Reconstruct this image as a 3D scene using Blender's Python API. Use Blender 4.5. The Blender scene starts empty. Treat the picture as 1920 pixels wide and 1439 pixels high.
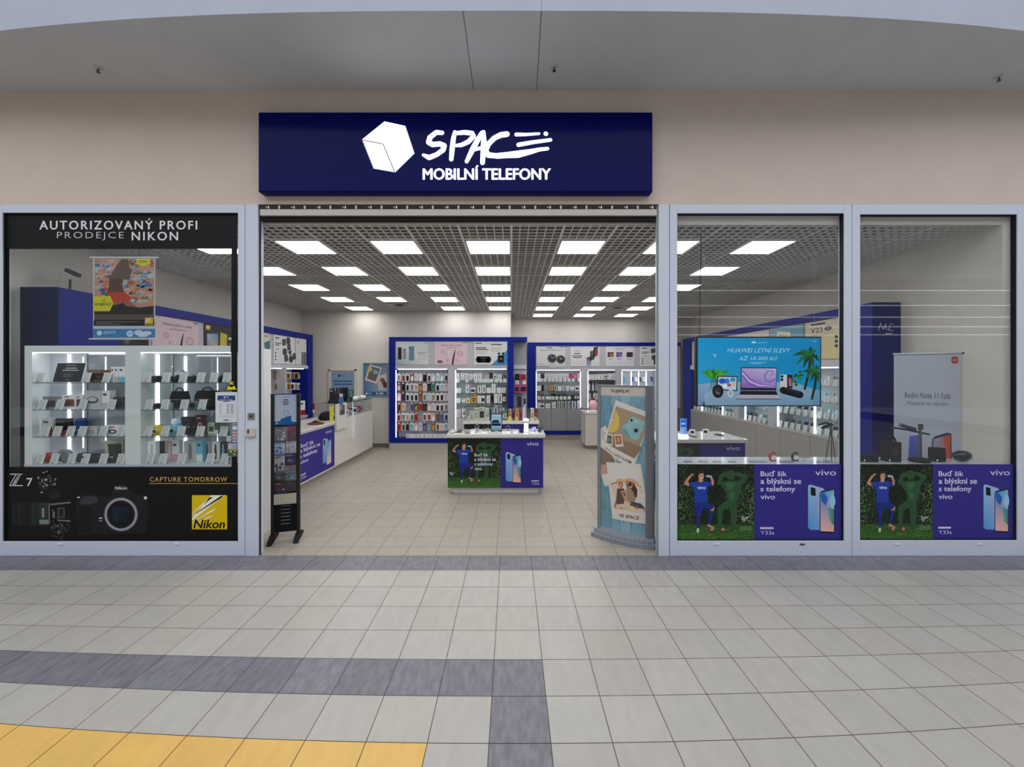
import bpy, math, random
from mathutils import Vector, Matrix
random.seed(11)
C = bpy.context.scene.collection
# ------------------------------------------------ camera, light, exposure
F = 765.0; CX = 959.0; CY = 699.0; H = 2.0          # focal length and horizon in pixels of the 1920 frame, eye height
cam_d = bpy.data.cameras.new('camera'); cam = bpy.data.objects.new('camera', cam_d); C.objects.link(cam)
cam.location = (0, 0, H); cam.rotation_euler = (math.pi/2, 0, 0)
cam_d.sensor_width = 36; cam_d.lens = F/1920*36
cam_d.shift_x = (960-CX)/1920; cam_d.shift_y = -(719.5-CY)/1920
cam_d.clip_start = 0.05; cam_d.clip_end = 200
bpy.context.scene.camera = cam
sc = bpy.context.scene
sc.view_settings.view_transform = 'Standard'; sc.view_settings.look = 'None'
sc.view_settings.exposure = 0.0; sc.view_settings.gamma = 1.0
w = bpy.data.worlds.new('world'); sc.world = w; w.use_nodes = True
bg = w.node_tree.nodes['Background']
bg.inputs[0].default_value = (0.86, 0.90, 1.0, 1); bg.inputs[1].default_value = 0.52
def area(name, loc, rot, sx, sy, power, col):
    l = bpy.data.lights.new(name, 'AREA'); l.shape = 'RECTANGLE'; l.size = sx; l.size_y = sy
    l.energy = power; l.color = col
    o = bpy.data.objects.new(name, l); C.objects.link(o); o.location = loc; o.rotation_euler = rot
    return o
# the daylight of the mall's glazed roof
area('skylight_daylight', (0, -2.5, 9.0), (math.radians(8), 0, 0), 24, 9, 1080, (0.92, 0.96, 1.0))
LAMP = 9.0                                            # radiance of the shop's ceiling panels

# ------------------------------------------------ colours and materials
def lin(v):
    v /= 255.0
    return v/12.92 if v <= 0.04045 else ((v+0.055)/1.055)**2.4
def rgb(r, g, b): return (lin(r), lin(g), lin(b), 1.0)
WHITE = rgb(232, 232, 232); BLACK = rgb(14, 14, 16); GREY = rgb(128, 128, 132); LGREY = rgb(190, 190, 194); DGREY = rgb(60, 60, 64)
NAVY = rgb(24, 38, 110); RED = rgb(158, 36, 42); ORANGE = rgb(184, 84, 48); BROWN = rgb(120, 74, 44); TEAL = rgb(40, 130, 130)
BLUE = rgb(50, 84, 160); SKY = rgb(110, 190, 220); PINK = rgb(225, 170, 180); PURPLE = rgb(52, 44, 132); YELLOW = rgb(214, 200, 30)
GREEN = rgb(86, 116, 80); GOLD = rgb(190, 150, 90); CREAM = rgb(225, 215, 195); MAROON = rgb(90, 30, 50); MAGENTA = rgb(184, 70, 130)
COLS = dict(white=WHITE, black=BLACK, grey=GREY, pale=LGREY, dark=DGREY, navy=NAVY, red=RED, orange=ORANGE, brown=BROWN, teal=TEAL, blue=BLUE,
            sky=SKY, pink=PINK, purple=PURPLE, yellow=YELLOW, green=GREEN, gold=GOLD, cream=CREAM, maroon=MAROON, magenta=MAGENTA)
CWORD = dict(pale='pale grey', dark='dark grey', navy='deep blue', sky='light blue', gold='tan')
MATS = {}
def nodes(name):
    m = bpy.data.materials.new(name); m.use_nodes = True
    nt = m.node_tree; return m, nt, nt.nodes['Principled BSDF']
def plain(name, rough=0.5, metal=0.0, noise=0.0, nscale=8.0, spec=0.5, stretch=(1, 1, 1), coat=0.0):
    m, nt, b = nodes(name)
    at = nt.nodes.new('ShaderNodeAttribute'); at.attribute_name = 'Col'
    b.inputs['Roughness'].default_value = rough; b.inputs['Metallic'].default_value = metal
    b.inputs['Specular IOR Level'].default_value = spec; b.inputs['Coat Weight'].default_value = coat
    src = at.outputs['Color']
    if noise:
        tc = nt.nodes.new('ShaderNodeNewGeometry'); mp = nt.nodes.new('ShaderNodeMapping'); mp.inputs['Scale'].default_value = stretch
        nz = nt.nodes.new('ShaderNodeTexNoise'); nz.inputs['Scale'].default_value = nscale; nz.inputs['Detail'].default_value = 6
        nt.links.new(tc.outputs['Position'], mp.inputs['Vector']); nt.links.new(mp.outputs[0], nz.inputs['Vector'])
        mr = nt.nodes.new('ShaderNodeMapRange'); mr.inputs['From Min'].default_value = .3; mr.inputs['From Max'].default_value = .7
        mr.inputs['To Min'].default_value = 1-noise; mr.inputs['To Max'].default_value = 1+noise
        nt.links.new(nz.outputs['Fac'], mr.inputs['Value'])
        mx = nt.nodes.new('ShaderNodeVectorMath'); mx.operation = 'SCALE'
        nt.links.new(src, mx.inputs[0]); nt.links.new(mr.outputs[0], mx.inputs['Scale']); src = mx.outputs[0]
    nt.links.new(src, b.inputs['Base Color'])
    MATS[name] = m; return m
plain('matte', .75, spec=.2); plain('print', .55, spec=.25); plain('satin', .38); plain('gloss', .12); plain('metal', .35, .9)
plain('wall_paint', .85, noise=.025, nscale=3, spec=.15); plain('tile', .36, noise=.05, nscale=5, stretch=(3, 1, 1), spec=.35)
plain('stone_tile', .38, noise=.22, nscale=9, stretch=(3.2, 1, 1), spec=.35); plain('ghost_mirror', .08, .35)
plain('blue_laminate', .45, spec=.18); plain('sign_face', .14, spec=.06)
def emit(name, strength, attr=False, col=(1, 1, 1, 1)):
    m = bpy.data.materials.new(name); m.use_nodes = True; nt = m.node_tree; nt.nodes.clear()
    o = nt.nodes.new('ShaderNodeOutputMaterial'); e = nt.nodes.new('ShaderNodeEmission')
    e.inputs[0].default_value = col; e.inputs[1].default_value = strength
    if attr:
        at = nt.nodes.new('ShaderNodeAttribute'); at.attribute_name = 'Col'; nt.links.new(at.outputs['Color'], e.inputs[0])
    nt.links.new(e.outputs[0], o.inputs[0]); MATS[name] = m
emit('lamp_panel', LAMP, col=(1, .985, .96, 1)); emit('led_strip', 3.2, col=(.93, .96, 1, 1)); emit('led_case', 9.0, col=(.93, .96, 1, 1)); emit('sign_glow', 2.2, col=(.95, .97, 1, 1))
emit('screen', 0.76, True); emit('backlit', 0.55, True); emit('strip_glow', 3.6)
def glass(name, tint, k=1.0):
    m = bpy.data.materials.new(name); m.use_nodes = True; nt = m.node_tree; nt.nodes.clear()
    o = nt.nodes.new('ShaderNodeOutputMaterial'); t = nt.nodes.new('ShaderNodeBsdfTransparent'); g = nt.nodes.new('ShaderNodeBsdfGlossy')
    f = nt.nodes.new('ShaderNodeFresnel'); mx = nt.nodes.new('ShaderNodeMixShader')
    ge = nt.nodes.new('ShaderNodeNewGeometry'); mr = nt.nodes.new('ShaderNodeMapRange')   # same index seen from either face of the thin pane
    mr.inputs['To Min'].default_value = 1.0+0.45*k; mr.inputs['To Max'].default_value = 1/(1.0+0.45*k)
    nt.links.new(ge.outputs['Backfacing'], mr.inputs['Value']); nt.links.new(mr.outputs[0], f.inputs['IOR'])
    t.inputs[0].default_value = tint; g.inputs['Roughness'].default_value = 0.0
    nt.links.new(f.outputs[0], mx.inputs[0]); nt.links.new(t.outputs[0], mx.inputs[1]); nt.links.new(g.outputs[0], mx.inputs[2])
    nt.links.new(mx.outputs[0], o.inputs[0]); MATS[name] = m
glass('window_glass', (.95, .965, .96, 1)); glass('shelf_glass', (.82, .93, .91, 1)); glass('acrylic', (.93, .95, .96, 1), .8)

# ------------------------------------------------ geometry collector
class G:
    def __init__(s): s.V = []; s.Fc = []; s.M = []; s.K = []
    def face(s, pts, mat='matte', col=WHITE):
        n = len(s.V); s.V += [tuple(p) for p in pts]; s.Fc.append(tuple(range(n, n+len(pts)))); s.M.append(mat)
        s.K.append(col if isinstance(col, list) else [col]*len(pts))
    def box(s, x0, x1, y0, y1, z0, z1, mat='matte', col=WHITE):
        if x0 > x1: x0, x1 = x1, x0
        if y0 > y1: y0, y1 = y1, y0
        if z0 > z1: z0, z1 = z1, z0
        s.hexa([(x0,y0,z0),(x1,y0,z0),(x1,y1,z0),(x0,y1,z0),(x0,y0,z1),(x1,y0,z1),(x1,y1,z1),(x0,y1,z1)], mat, col); return s
    def hexa(s, p, mat='matte', col=WHITE):
        n = len(s.V); s.V += [tuple(q) for q in p]
        for f in ((0,3,2,1),(4,5,6,7),(0,1,5,4),(1,2,6,5),(2,3,7,6),(3,0,4,7)):
            s.Fc.append(tuple(n+i for i in f)); s.M.append(mat); s.K.append([col]*4)
    def ext(s, pts, off, mat='matte', col=WHITE):        # extrude a polygon along a vector
        off = Vector(off); a = [Vector(p) for p in pts]; b = [p+off for p in a]
        n = len(s.V); k = len(a); s.V += [tuple(p) for p in a+b]
        fs = [tuple(range(n, n+k)), tuple(range(n+2*k-1, n+k-1, -1))] + [(n+i, n+k+i, n+k+(i+1) % k, n+(i+1) % k) for i in range(k)]
        for f in fs: s.Fc.append(f); s.M.append(mat); s.K.append([col]*len(f))
    def lathe(s, c, prof, mat='matte', col=WHITE, axis='z', n=16, cols=None):   # prof: (radius, height)
        c = Vector(c); base = len(s.V)
        for (r, h) in prof:
            for i in range(n):
                a = 2*math.pi*i/n; u, v = r*math.cos(a), r*math.sin(a)
                s.V.append(tuple(c+Vector({'z': (u, v, h), 'y': (u, h, v), 'x': (h, u, v)}[axis])))
        for j in range(len(prof)-1):
            cc = cols[j] if cols else col
            for i in range(n):
                s.Fc.append((base+j*n+i, base+j*n+(i+1) % n, base+(j+1)*n+(i+1) % n, base+(j+1)*n+i)); s.M.append(mat); s.K.append([cc]*4)
        for j, rr in ((0, 0), (len(prof)-1, 1)):
            if prof[j][0] > 1e-5:
                s.Fc.append(tuple(base+j*n+i for i in range(n))); s.M.append(mat); s.K.append([(cols[-1] if cols and rr else (cols[0] if cols else col))]*n)
    def tube(s, pts, r, mat='matte', col=WHITE, n=6):
        pts = [Vector(p) for p in pts]; base = len(s.V); k = len(pts)
        for i, p in enumerate(pts):
            t = (pts[min(i+1, k-1)]-pts[max(i-1, 0)]).normalized()
            a = t.cross(Vector((0, 0, 1))); a = a.normalized() if a.length > .05 else Vector((1, 0, 0)); b = t.cross(a)
            for j in range(n):
                q = 2*math.pi*j/n; s.V.append(tuple(p+r*(a*math.cos(q)+b*math.sin(q))))
        for i in range(k-1):
            for j in range(n):
                s.Fc.append((base+i*n+j, base+i*n+(j+1) % n, base+(i+1)*n+(j+1) % n, base+(i+1)*n+j)); s.M.append(mat); s.K.append([col]*4)
        s.Fc.append(tuple(range(base, base+n))); s.M.append(mat); s.K.append([col]*n)
        s.Fc.append(tuple(range(base+(k-1)*n, base+k*n))); s.M.append(mat); s.K.append([col]*n)
    def mesh(s, name, o=(0, 0, 0)):
        me = bpy.data.meshes.new(name); o = Vector(o)
        me.from_pydata([tuple(Vector(v)-o) for v in s.V], [], s.Fc)
        ms = sorted(set(s.M)); [me.materials.append(MATS[m]) for m in ms]; ix = {m: i for i, m in enumerate(ms)}
        me.polygons.foreach_set('material_index', [ix[m] for m in s.M])
        ca = me.color_attributes.new('Col', 'FLOAT_COLOR', 'CORNER')
        ca.data.foreach_set('color', [x for k in s.K for c in k for x in c])
        return me
    def base(s):
        xs = [v[0] for v in s.V]; ys = [v[1] for v in s.V]; zs = [v[2] for v in s.V]
        return ((min(xs)+max(xs))/2, (min(ys)+max(ys))/2, min(zs))
    def build(s, name, parent=None, bevel=0, smooth=False, **tags):
        b = s.base(); me = s.mesh(name, b)
        if smooth:
            me.polygons.foreach_set('use_smooth', [True]*len(me.polygons))
            me.set_sharp_from_angle(angle=math.radians(42))
        o = bpy.data.objects.new(name, me); C.objects.link(o)
        if parent is not None:
            o.parent = parent; pl = wloc(parent); o.location = Vector(b)-pl
        else: o.location = b
        if bevel:
            m = o.modifiers.new('bevel', 'BEVEL'); m.width = bevel; m.segments = 2; m.limit_method = 'ANGLE'
        for k, v in tags.items(): o[k] = v
        return o
def wloc(o):
    p = Vector(o.location)
    while o.parent is not None: o = o.parent; p += Vector(o.location)
    return p
def empty(name, loc, label, cat, group=None):
    o = bpy.data.objects.new(name, None); C.objects.link(o); o.location = loc; o.empty_display_size = .1
    o['label'] = label; o['category'] = cat
    if group: o['group'] = group
    return o
def struct(g, name, parent=None, **k): 
    if parent is None: k['kind'] = 'structure'
    return g.build(name, parent, **k)
def P(px, py, d): return Vector(((px-CX)*d/F, d, H-(py-CY)*d/F))
def XX(px, d): return (px-CX)*d/F
def ZZ(py, d): return H-(py-CY)*d/F
def copy_tree(o, parent=None):
    c = o.copy(); C.objects.link(c); c.parent = parent
    for ch in list(o.children):
        copy_tree(ch, c)
    return c

# ------------------------------------------------ printed matter: flat artwork on a real plane
_tx = {}
def text_mesh(s, bold, shear, space=1.0):
    key = (s, bold, shear, space)
    if key in _tx: return _tx[key]
    cu = bpy.data.curves.new('t', 'FONT'); cu.body = s; cu.size = 1; cu.offset = bold; cu.shear = shear; cu.space_character = space
    cu.resolution_u = 3; cu.fill_mode = 'FRONT'
    ob = bpy.data.objects.new('t', cu); me = ob.to_mesh()
    vs = [(v.co.x, v.co.y) for v in me.vertices]; fs = [tuple(p.vertices) for p in me.polygons]
    ob.to_mesh_clear(); bpy.data.objects.remove(ob); bpy.data.curves.remove(cu)
    x0 = min(v[0] for v in vs); x1 = max(v[0] for v in vs); y0 = min(v[1] for v in vs); y1 = max(v[1] for v in vs)
    vs = [((x-x0)/(x1-x0), (y-y0)/(y1-y0)) for x, y in vs]
    _tx[key] = (vs, fs); return _tx[key]
class Art(G):
    # O: world point of local (ox, oy); U, V: world vectors of one local unit to the right and down; N towards the viewer
    def __init__(s, O, U, V, ox=0, oy=0, mat='print'):
        super().__init__(); s.O = Vector(O); s.U = Vector(U); s.W = Vector(V); s.ox = ox; s.oy = oy; s.mat = mat
        s.N = s.W.cross(s.U).normalized(); s.T = None; s.eps = .0007
        if s.N.dot(Vector((0, 0, H))-s.O) < 0: s.N = -s.N
    def w(s, x, y, lay=0):
        if s.T: x, y = s.T(x, y)
        return s.O+s.U*(x-s.ox)+s.W*(y-s.oy)+s.N*(lay*s.eps)
    def poly(s, pts, col, lay=1, mat=None): s.face([s.w(x, y, lay) for x, y in pts], mat or s.mat, col); return s
    def rect(s, x0, y0, x1, y1, col, lay=1, mat=None): return s.poly([(x0, y0), (x1, y0), (x1, y1), (x0, y1)], col, lay, mat)
    def slab(s, x0, y0, x1, y1, th, col, mat=None, edge=None):    # the board the artwork is printed on
        p = [s.w(x0, y0), s.w(x1, y0), s.w(x1, y1), s.w(x0, y1)]
        s.ext(p, -s.N*th, mat or s.mat, edge or col)
        s.rect(x0, y0, x1, y1, col, .6, mat); return s
    def ell(s, cx, cy, rx, ry, col, lay=1, n=18, rot=0, mat=None):
        c, q = math.cos(rot), math.sin(rot)
        return s.poly([(cx+rx*math.cos(t)*c-ry*math.sin(t)*q, cy+rx*math.cos(t)*q+ry*math.sin(t)*c) for t in [2*math.pi*i/n for i in range(n)]], col, lay, mat)
    def stroke(s, pts, wd, col, lay=1, mat=None, caps=True):
        ws = wd if isinstance(wd, (list, tuple)) else [wd]*len(pts)
        for i in range(len(pts)-1):
            (x0, y0), (x1, y1) = pts[i], pts[i+1]; l = math.hypot(x1-x0, y1-y0) or 1; nx, ny = -(y1-y0)/l, (x1-x0)/l
            a, b = ws[i]/2, ws[i+1]/2
            s.poly([(x0+nx*a, y0+ny*a), (x1+nx*b, y1+ny*b), (x1-nx*b, y1-ny*b), (x0-nx*a, y0-ny*a)], col, lay+.05*i, mat)
        if caps:
            for i, ((x, y), q) in enumerate(zip(pts, ws)): s.ell(x, y, q/2, q/2, col, lay+.05*i+.025, 10, mat=mat)
        return s
    def text(s, t, x0, y0, x1, y1, col, lay=2, bold=0.0, shear=0.0, space=1.0, mat=None, skew=0.0):
        vs, fs = text_mesh(t, min(bold, 0), shear, space)
        b = max(bold, 0)*(y1-y0)*1.1; x0 += b; x1 -= b
        for k, (dx, dy) in enumerate(((0, 0), (-b, 0), (b, 0), (0, -b*.7), (0, b*.7)) if b else ((0, 0),)):   # heavier weights are overprinted
            pp = [(x0+(x1-x0)*u+dx, y1-(y1-y0)*v+skew*u+dy) for u, v in vs]
            for f in fs: s.poly([pp[i] for i in f], col, lay+.03*k, mat)
        return s
    def lines(s, x0, y0, x1, n, dy, h, col, lay=2, ragged=.25):
        for i in range(n): s.rect(x0, y0+i*dy, x1-(x1-x0)*ragged*((i*7) % 4)/4, y0+i*dy+h, col, lay)
        return s
def front(x0, y0, d, mat='print'):            # artwork facing the camera, authored in photo pixels at depth d
    return Art(P(x0, y0, d), (d/F, 0, 0), (0, 0, -d/F), x0, y0, mat)
def span(O, R, D, wl, hl, mat='print'):       # artwork whose local frame is wl x hl over the corners origin / right / down
    O = Vector(O); return Art(O, (Vector(R)-O)/wl, (Vector(D)-O)/hl, 0, 0, mat)
def pbox(g, x0, y0, x1, y1, d, dep, mat='matte', col=WHITE):   # frontal box whose face at depth d covers this rectangle of the photo
    return g.box(XX(x0, d), XX(x1, d), d, d+dep, ZZ(y1, d), ZZ(y0, d), mat, col)
D0 = 4.448
ORD = ['first', 'second', 'third', 'fourth', 'fifth', 'sixth', 'seventh', 'eighth', 'ninth', 'tenth', 'eleventh', 'twelfth', 'thirteenth', 'fourteenth',
       'fifteenth', 'sixteenth', 'seventeenth', 'eighteenth', 'nineteenth', 'twentieth'] + ['%dth' % i for i in range(21, 60)]
# ================================================= the setting
FR = rgb(204, 210, 224); WALL = rgb(216, 210, 202); FASC = rgb(211, 196, 184)
CEIL = 3.648
# floor of the mall: tiles laid in slightly bowed courses
def tilecol(base, k): j = 1+random.uniform(-k, k); return (base[0]*j, base[1]*j*(1+random.uniform(-.01, .01)), base[2]*j*(1+random.uniform(-.02, .02)), 1)
g = G(); GROUT = rgb(74, 66, 58)
TX, TY, G0 = 1/3, .3214, -.1207
def bow(x, y): 
    t = max(0.0, min(1.35, (D0-y)/2.25)); return y+.0148*t**2.2*min(x*x, 30)*max(0, min(1, (y+6)/6))
g.box(-18, 18, -15, D0+.03, -.05, -.0015, 'matte', GROUT)
LT = rgb(176, 171, 163); DK = rgb(118, 116, 124); YL = rgb(222, 178, 96)
for r in range(0, 64):
    for i in range(-46, 46):
        x0 = G0+i*TX+.0022; x1 = G0+(i+1)*TX-.0022
        ya = D0-(r+1)*TY+.0022; yb = D0-r*TY-.0022
        if r == 0: base, m = DK, 'stone_tile'
        elif (r == 5 and i <= 0) or (r >= 5 and i == 0): base, m = DK, 'stone_tile'
        elif 7 <= r <= 9 and i <= -2: base, m = YL, 'tile'
        else: base, m = LT, 'tile'
        c = tilecol(base, .04 if m == 'tile' else .09)
        g.face([(x0, bow(x0, ya), 0), (x1, bow(x1, ya), 0), (x1, bow(x1, yb), 0), (x0, bow(x0, yb), 0)], m, c)
struct(g, 'floor')
g = G(); g.box(-32, 32, -15.2, -15, -.05, 7.5, 'wall_paint', rgb(186, 182, 178)); struct(g, 'wall_rear')
g = G()
for py in (545, 573, 595, 613, 628): g.box(9.5, 30, -14.99, -14.97, ZZ(py, 23.95)-.017, ZZ(py, 23.95)+.017, 'strip_glow')
struct(g, 'rear_glow_strips')  # glowing strips added on the unseen rear wall for bright lines mirrored in the windows
g = G(); g.box(-5.8, 5.6, D0+.03, 12.6, -.05, -.0015, 'matte', rgb(96, 86, 74)); S0 = -.167; ST = .333
SH = rgb(160, 152, 139)
for r in range(-1, 26):
    ya, yb = 4.672+r*.312+.0022, 4.672+(r+1)*.312-.0022
    ya = max(ya, D0+.004)
    for i in range(-17, 18):
        x0, x1 = S0+i*ST+.002, S0+(i+1)*ST-.002
        g.face([(x0, ya, 0), (x1, ya, 0), (x1, yb, 0), (x0, yb, 0)], 'tile', tilecol(SH, .03))
struct(g, 'floor')
# shop shell
XL, XR, YB1, YB2, XS = -5.65, 5.45, 10.96, 12.45, -.02
struct(G().box(XL-.15, XL, D0+.08, YB1+.15, 0, 4.2, 'wall_paint', WALL), 'wall_left')
struct(G().box(XR, XR+.15, D0+.08, YB2+.15, 0, 4.2, 'wall_paint', WALL), 'wall_right')
g = G(); g.box(XL-.15, XS, YB1, YB1+.15, 0, 4.2, 'wall_paint', WALL); g.box(XS-.15, XS, YB1+.15, YB2, 0, 4.2, 'wall_paint', WALL)
g.box(XS-.15, XR+.15, YB2, YB2+.15, 0, 4.2, 'wall_paint', WALL); struct(g, 'wall_back')
g = G(); g.box(XL+.0, XS, YB1-.015, YB1, 0, .1, 'matte', rgb(120, 112, 102)); g.box(XS, XR, YB2-.015, YB2, 0, .1, 'matte', rgb(140, 132, 122))
struct(g, 'baseboard_back')
# open-cell ceiling: slab above, blades at 10 cm, wider module bars
g = G(); g.box(XL-.1, XR+.1, D0+.1, YB2+.1, 4.05, 4.1, 'matte', rgb(84, 82, 80))
BL = rgb(214, 212, 208); MOD = 1.197/2; MODY = 1.27/2; X0C = -.60; Y0C = 5.04
i = -9*6
while True:
    x = X0C+i*MOD/6; i += 1
    if x > XR: break
    if x < XL: continue
    wd = .014 if (i-1) % 6 == 0 else .0058
    y1 = YB1 if x < XS else YB2
    g.box(x-wd, x+wd, D0+.10, y1, CEIL, CEIL+.016, 'satin', BL)
j = -6
while True:
    y = Y0C+j*MODY/6; j += 1
    if y > YB2: break
    if y < D0+.1: continue
    wd = .012 if (j-1) % 6 == 0 else .0055
    g.box(XL if y < YB1 else XS, XR, y-wd, y+wd, CEIL+.001, CEIL+.016, 'satin', BL)
struct(g, 'ceiling')
g = G(); e = rgb(170, 166, 160)
g.box(XL, XR, D0+.085, D0+.10, CEIL-.005, 4.05, 'wall_paint', rgb(214, 204, 196))
struct(g, 'trim_1')
# fascia wall over the shopfront, soffit and the bulkhead above it
Zf = ZZ(383, D0); Zs = ZZ(170, D0)
struct(G().box(-9, 9, D0, D0+.08, Zf, Zs+.02, 'wall_paint', FASC), 'wall_front')
g = G()
for x0, x1 in ((-9, -5.72), (5.72, 9)): g.box(x0, x1, D0, D0+.08, 0, Zf, 'wall_paint', FASC)
struct(g, 'wall_front')
SOF = rgb(196, 200, 205); n = 60; top = []
def edge(x): return 3.466+.15*min(1.9, (abs(x)/4.13)**2.8)
xs = [-9+18*i/n for i in range(n+1)]
seams = [XX(878, 4.0), XX(1010, 4.0)]
g = G()
for a, b in zip(xs, xs[1:]):
    ea, eb = edge(a), edge(b)
    g.face([(a, ea, Zs), (b, eb, Zs), (b, D0+.08, Zs), (a, D0+.08, Zs)], 'wall_paint', SOF)
struct(g, 'ceiling')
g = G()
for a, b in zip(xs, xs[1:]):
    ea, eb = edge(a), edge(b)
    g.face([(a, ea, Zs), (b, eb, Zs), (b, eb, Zs+1.6), (a, ea, Zs+1.6)], 'wall_paint', rgb(176, 182, 196))
g.box(-9, 9, 3.9, 4.6, Zs+1.6, Zs+1.65, 'wall_paint', WALL)
struct(g, 'wall_upper')
g = G()
for (xa, ya, xb, yb) in ((868, 22, 888, 169), (1015, 22, 1006, 169)):
    pa = Vector((XX(xa, 3.47), 3.467, Zs-.0015)); pb = Vector((XX(xb, D0), D0, Zs-.0015)); q = Vector((.003, 0, 0))
    g.face([pa-q, pa+q, pb+q, pb-q], 'matte', rgb(96, 96, 98))
p = XX(1015, 3.47); g.face([(p-.002, 3.4645, Zs), (p+.002, 3.4645, Zs), (p+.002, 3.4645, Zs+.4), (p-.002, 3.4645, Zs+.4)], 'matte', rgb(150, 155, 165))
struct(g, 'trim_2')
for k, (px, py) in enumerate(((184, 127), (1039, 124), (1873, 143))):
    d = F*(Zs-H)/(CY-py); x = XX(px, d)
    t = empty('sprinkler_head', (x, d, Zs-.06), 'small metal fire sprinkler on the grey soffit, ' + ('above the left window', 'above the right end of the blue sign', 'in the upper right corner')[k], 'sprinkler', 'sprinklers in the soffit')
    a = G(); a.lathe((x, d, Zs-.012), [(.035, .0118), (.035, .004), (.02, 0)], 'satin', LGREY); a.build('escutcheon', t, smooth=True)
    a = G(); a.lathe((x, d, Zs-.05), [(.008, .038), (.008, .01), (.018, .004), (.018, 0)], 'metal', rgb(110, 104, 96)); a.build('nozzle', t)

# ------------------------------------------------ shopfront
def rail(g, x0, y0, x1, y1, d=D0, dep=.07, col=FR, mat='satin'): pbox(g, x0, y0, x1, y1, d, dep, mat, col)
zb = 0.0
def frame_window(name, L, R, gl, gr, gt=400, gb=1015, first=False):
    g = G(); d = D0
    g.box(XX(L, d), XX(gl, d), d, d+.08, 0, Zf, 'satin', FR); g.box(XX(gr, d), XX(R, d), d, d+.08, 0, Zf, 'satin', FR)
    g.box(XX(gl, d), XX(gr, d), d, d+.08, ZZ(gt, d), Zf, 'satin', FR); g.box(XX(gl, d), XX(gr, d), d, d+.08, 0, ZZ(gb, d), 'satin', FR)
    w = g.build(name, bevel=.003, kind='structure')
    # dark gasket round the pane
    g = G(); a, b, t, u = XX(gl, d), XX(gr, d), ZZ(gt, d), ZZ(gb, d); y0, y1, k = d+.012, d+.06, .006
    c = rgb(30, 30, 34)
    g.box(a, a+k, y0, y1, u, t, 'matte', c); g.box(b-k, b, y0, y1, u, t, 'matte', c); g.box(a, b, y0, y1, t-k, t, 'matte', c); g.box(a, b, y0, y1, u, u+k, 'matte', c)
    g.build('gasket', w)
    G().box(a+.002, b-.002, d+.034, d+.042, u+.002, t-.002, 'window_glass').build('pane', w)
    return w
W1 = frame_window('window_1', -20, 459, 4, 446, 399, 1016)
W2 = frame_window('window_2', 1256, 1597.5, 1270, 1583, 400, 1015)
W3 = frame_window('window_3', 1598.5, 1936, 1613, 1908, 402, 1014)
g = G(); g.box(XX(460.5, D0), XX(484, D0), D0-.005, D0+.1, 0, Zf, 'satin', FR); g.box(XX(484, D0), XX(486.5, D0), D0+.02, D0+.03, 0, Zf, 'matte', rgb(28, 28, 30))
struct(g, 'trim_3', bevel=.002)
g = G(); g.box(XX(1235, D0), XX(1254.5, D0), D0-.005, D0+.1, 0, Zf, 'satin', FR); g.box(XX(1232, D0), XX(1235, D0), D0+.02, D0+.03, 0, Zf, 'satin', rgb(150, 150, 150))
struct(g, 'trim_4', bevel=.002)
for k, (px, w_) in enumerate(((113, 'left'), (331, 'left'), (1344, 'middle'), (1504, 'middle'), (1683, 'right'), (1837, 'right'))):
    x = XX(px, D0); z = ZZ(1021, D0); a = G()
    a.hexa([(x-.026, D0-.008, z-.006), (x+.026, D0-.008, z-.006), (x+.026, D0-.0005, z-.008), (x-.026, D0-.0005, z-.008), (x-.026, D0-.008, z+.004), (x+.026, D0-.008, z+.004), (x+.026, D0-.0005, z+.008), (x-.026, D0-.0005, z+.008)], 'satin', rgb(210, 214, 222) if px != 1504 else rgb(60, 60, 64))
    a.build('drain_cap', label='small %s drain cover on the bottom rail, %s one of the %s window' % ('dark' if px == 1504 else 'pale grey', 'left' if k % 2 == 0 else 'right', w_), category='drain cover', group='drain covers under the windows')
# head track of the sliding doors, beam and shutter slot over the entrance
xa, xb = XX(487, D0), XX(1232, D0)
t = empty('door_track', ((xa+xb)/2, D0+.03, ZZ(404, D0)), 'pale head beam with a dark toothed sliding track across the entrance', 'door track')
G().box(xa, xb, D0+.012, D0+.09, ZZ(392, D0), ZZ(384.5, D0), 'matte', rgb(62, 58, 54)).build('channel', t)
G().box(xa, xb, D0+.002, D0+.08, ZZ(404, D0), ZZ(392.3, D0), 'satin', rgb(196, 190, 184)).build('beam', t, bevel=.003)
G().box(xa, xb, D0+.03, D0+.08, ZZ(414.5, D0+.03), ZZ(404, D0), 'matte', rgb(26, 24, 24)).build('shutter_slot', t)
g = G(); x = xa+.06; br0 = None
for i in range(31):
    a = G(); xx = xa+.07+i*(xb-xa-.14)/30
    if i % 2: a.box(xx-.01, xx+.01, D0+.003, D0+.011, ZZ(391.5, D0), ZZ(385.5, D0), 'metal', rgb(170, 168, 164))
    else: a.lathe((xx, D0+.004, ZZ(388.5, D0)), [(.012, 0), (.012, .007)], 'metal', rgb(120, 116, 110), axis='y', n=10); a.box(xx+.016, xx+.03, D0+.004, D0+.011, ZZ(391, D0), ZZ(386, D0), 'metal', rgb(190, 188, 184))
    a.build('track_bracket' if i % 2 else 'track_roller', t)
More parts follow.
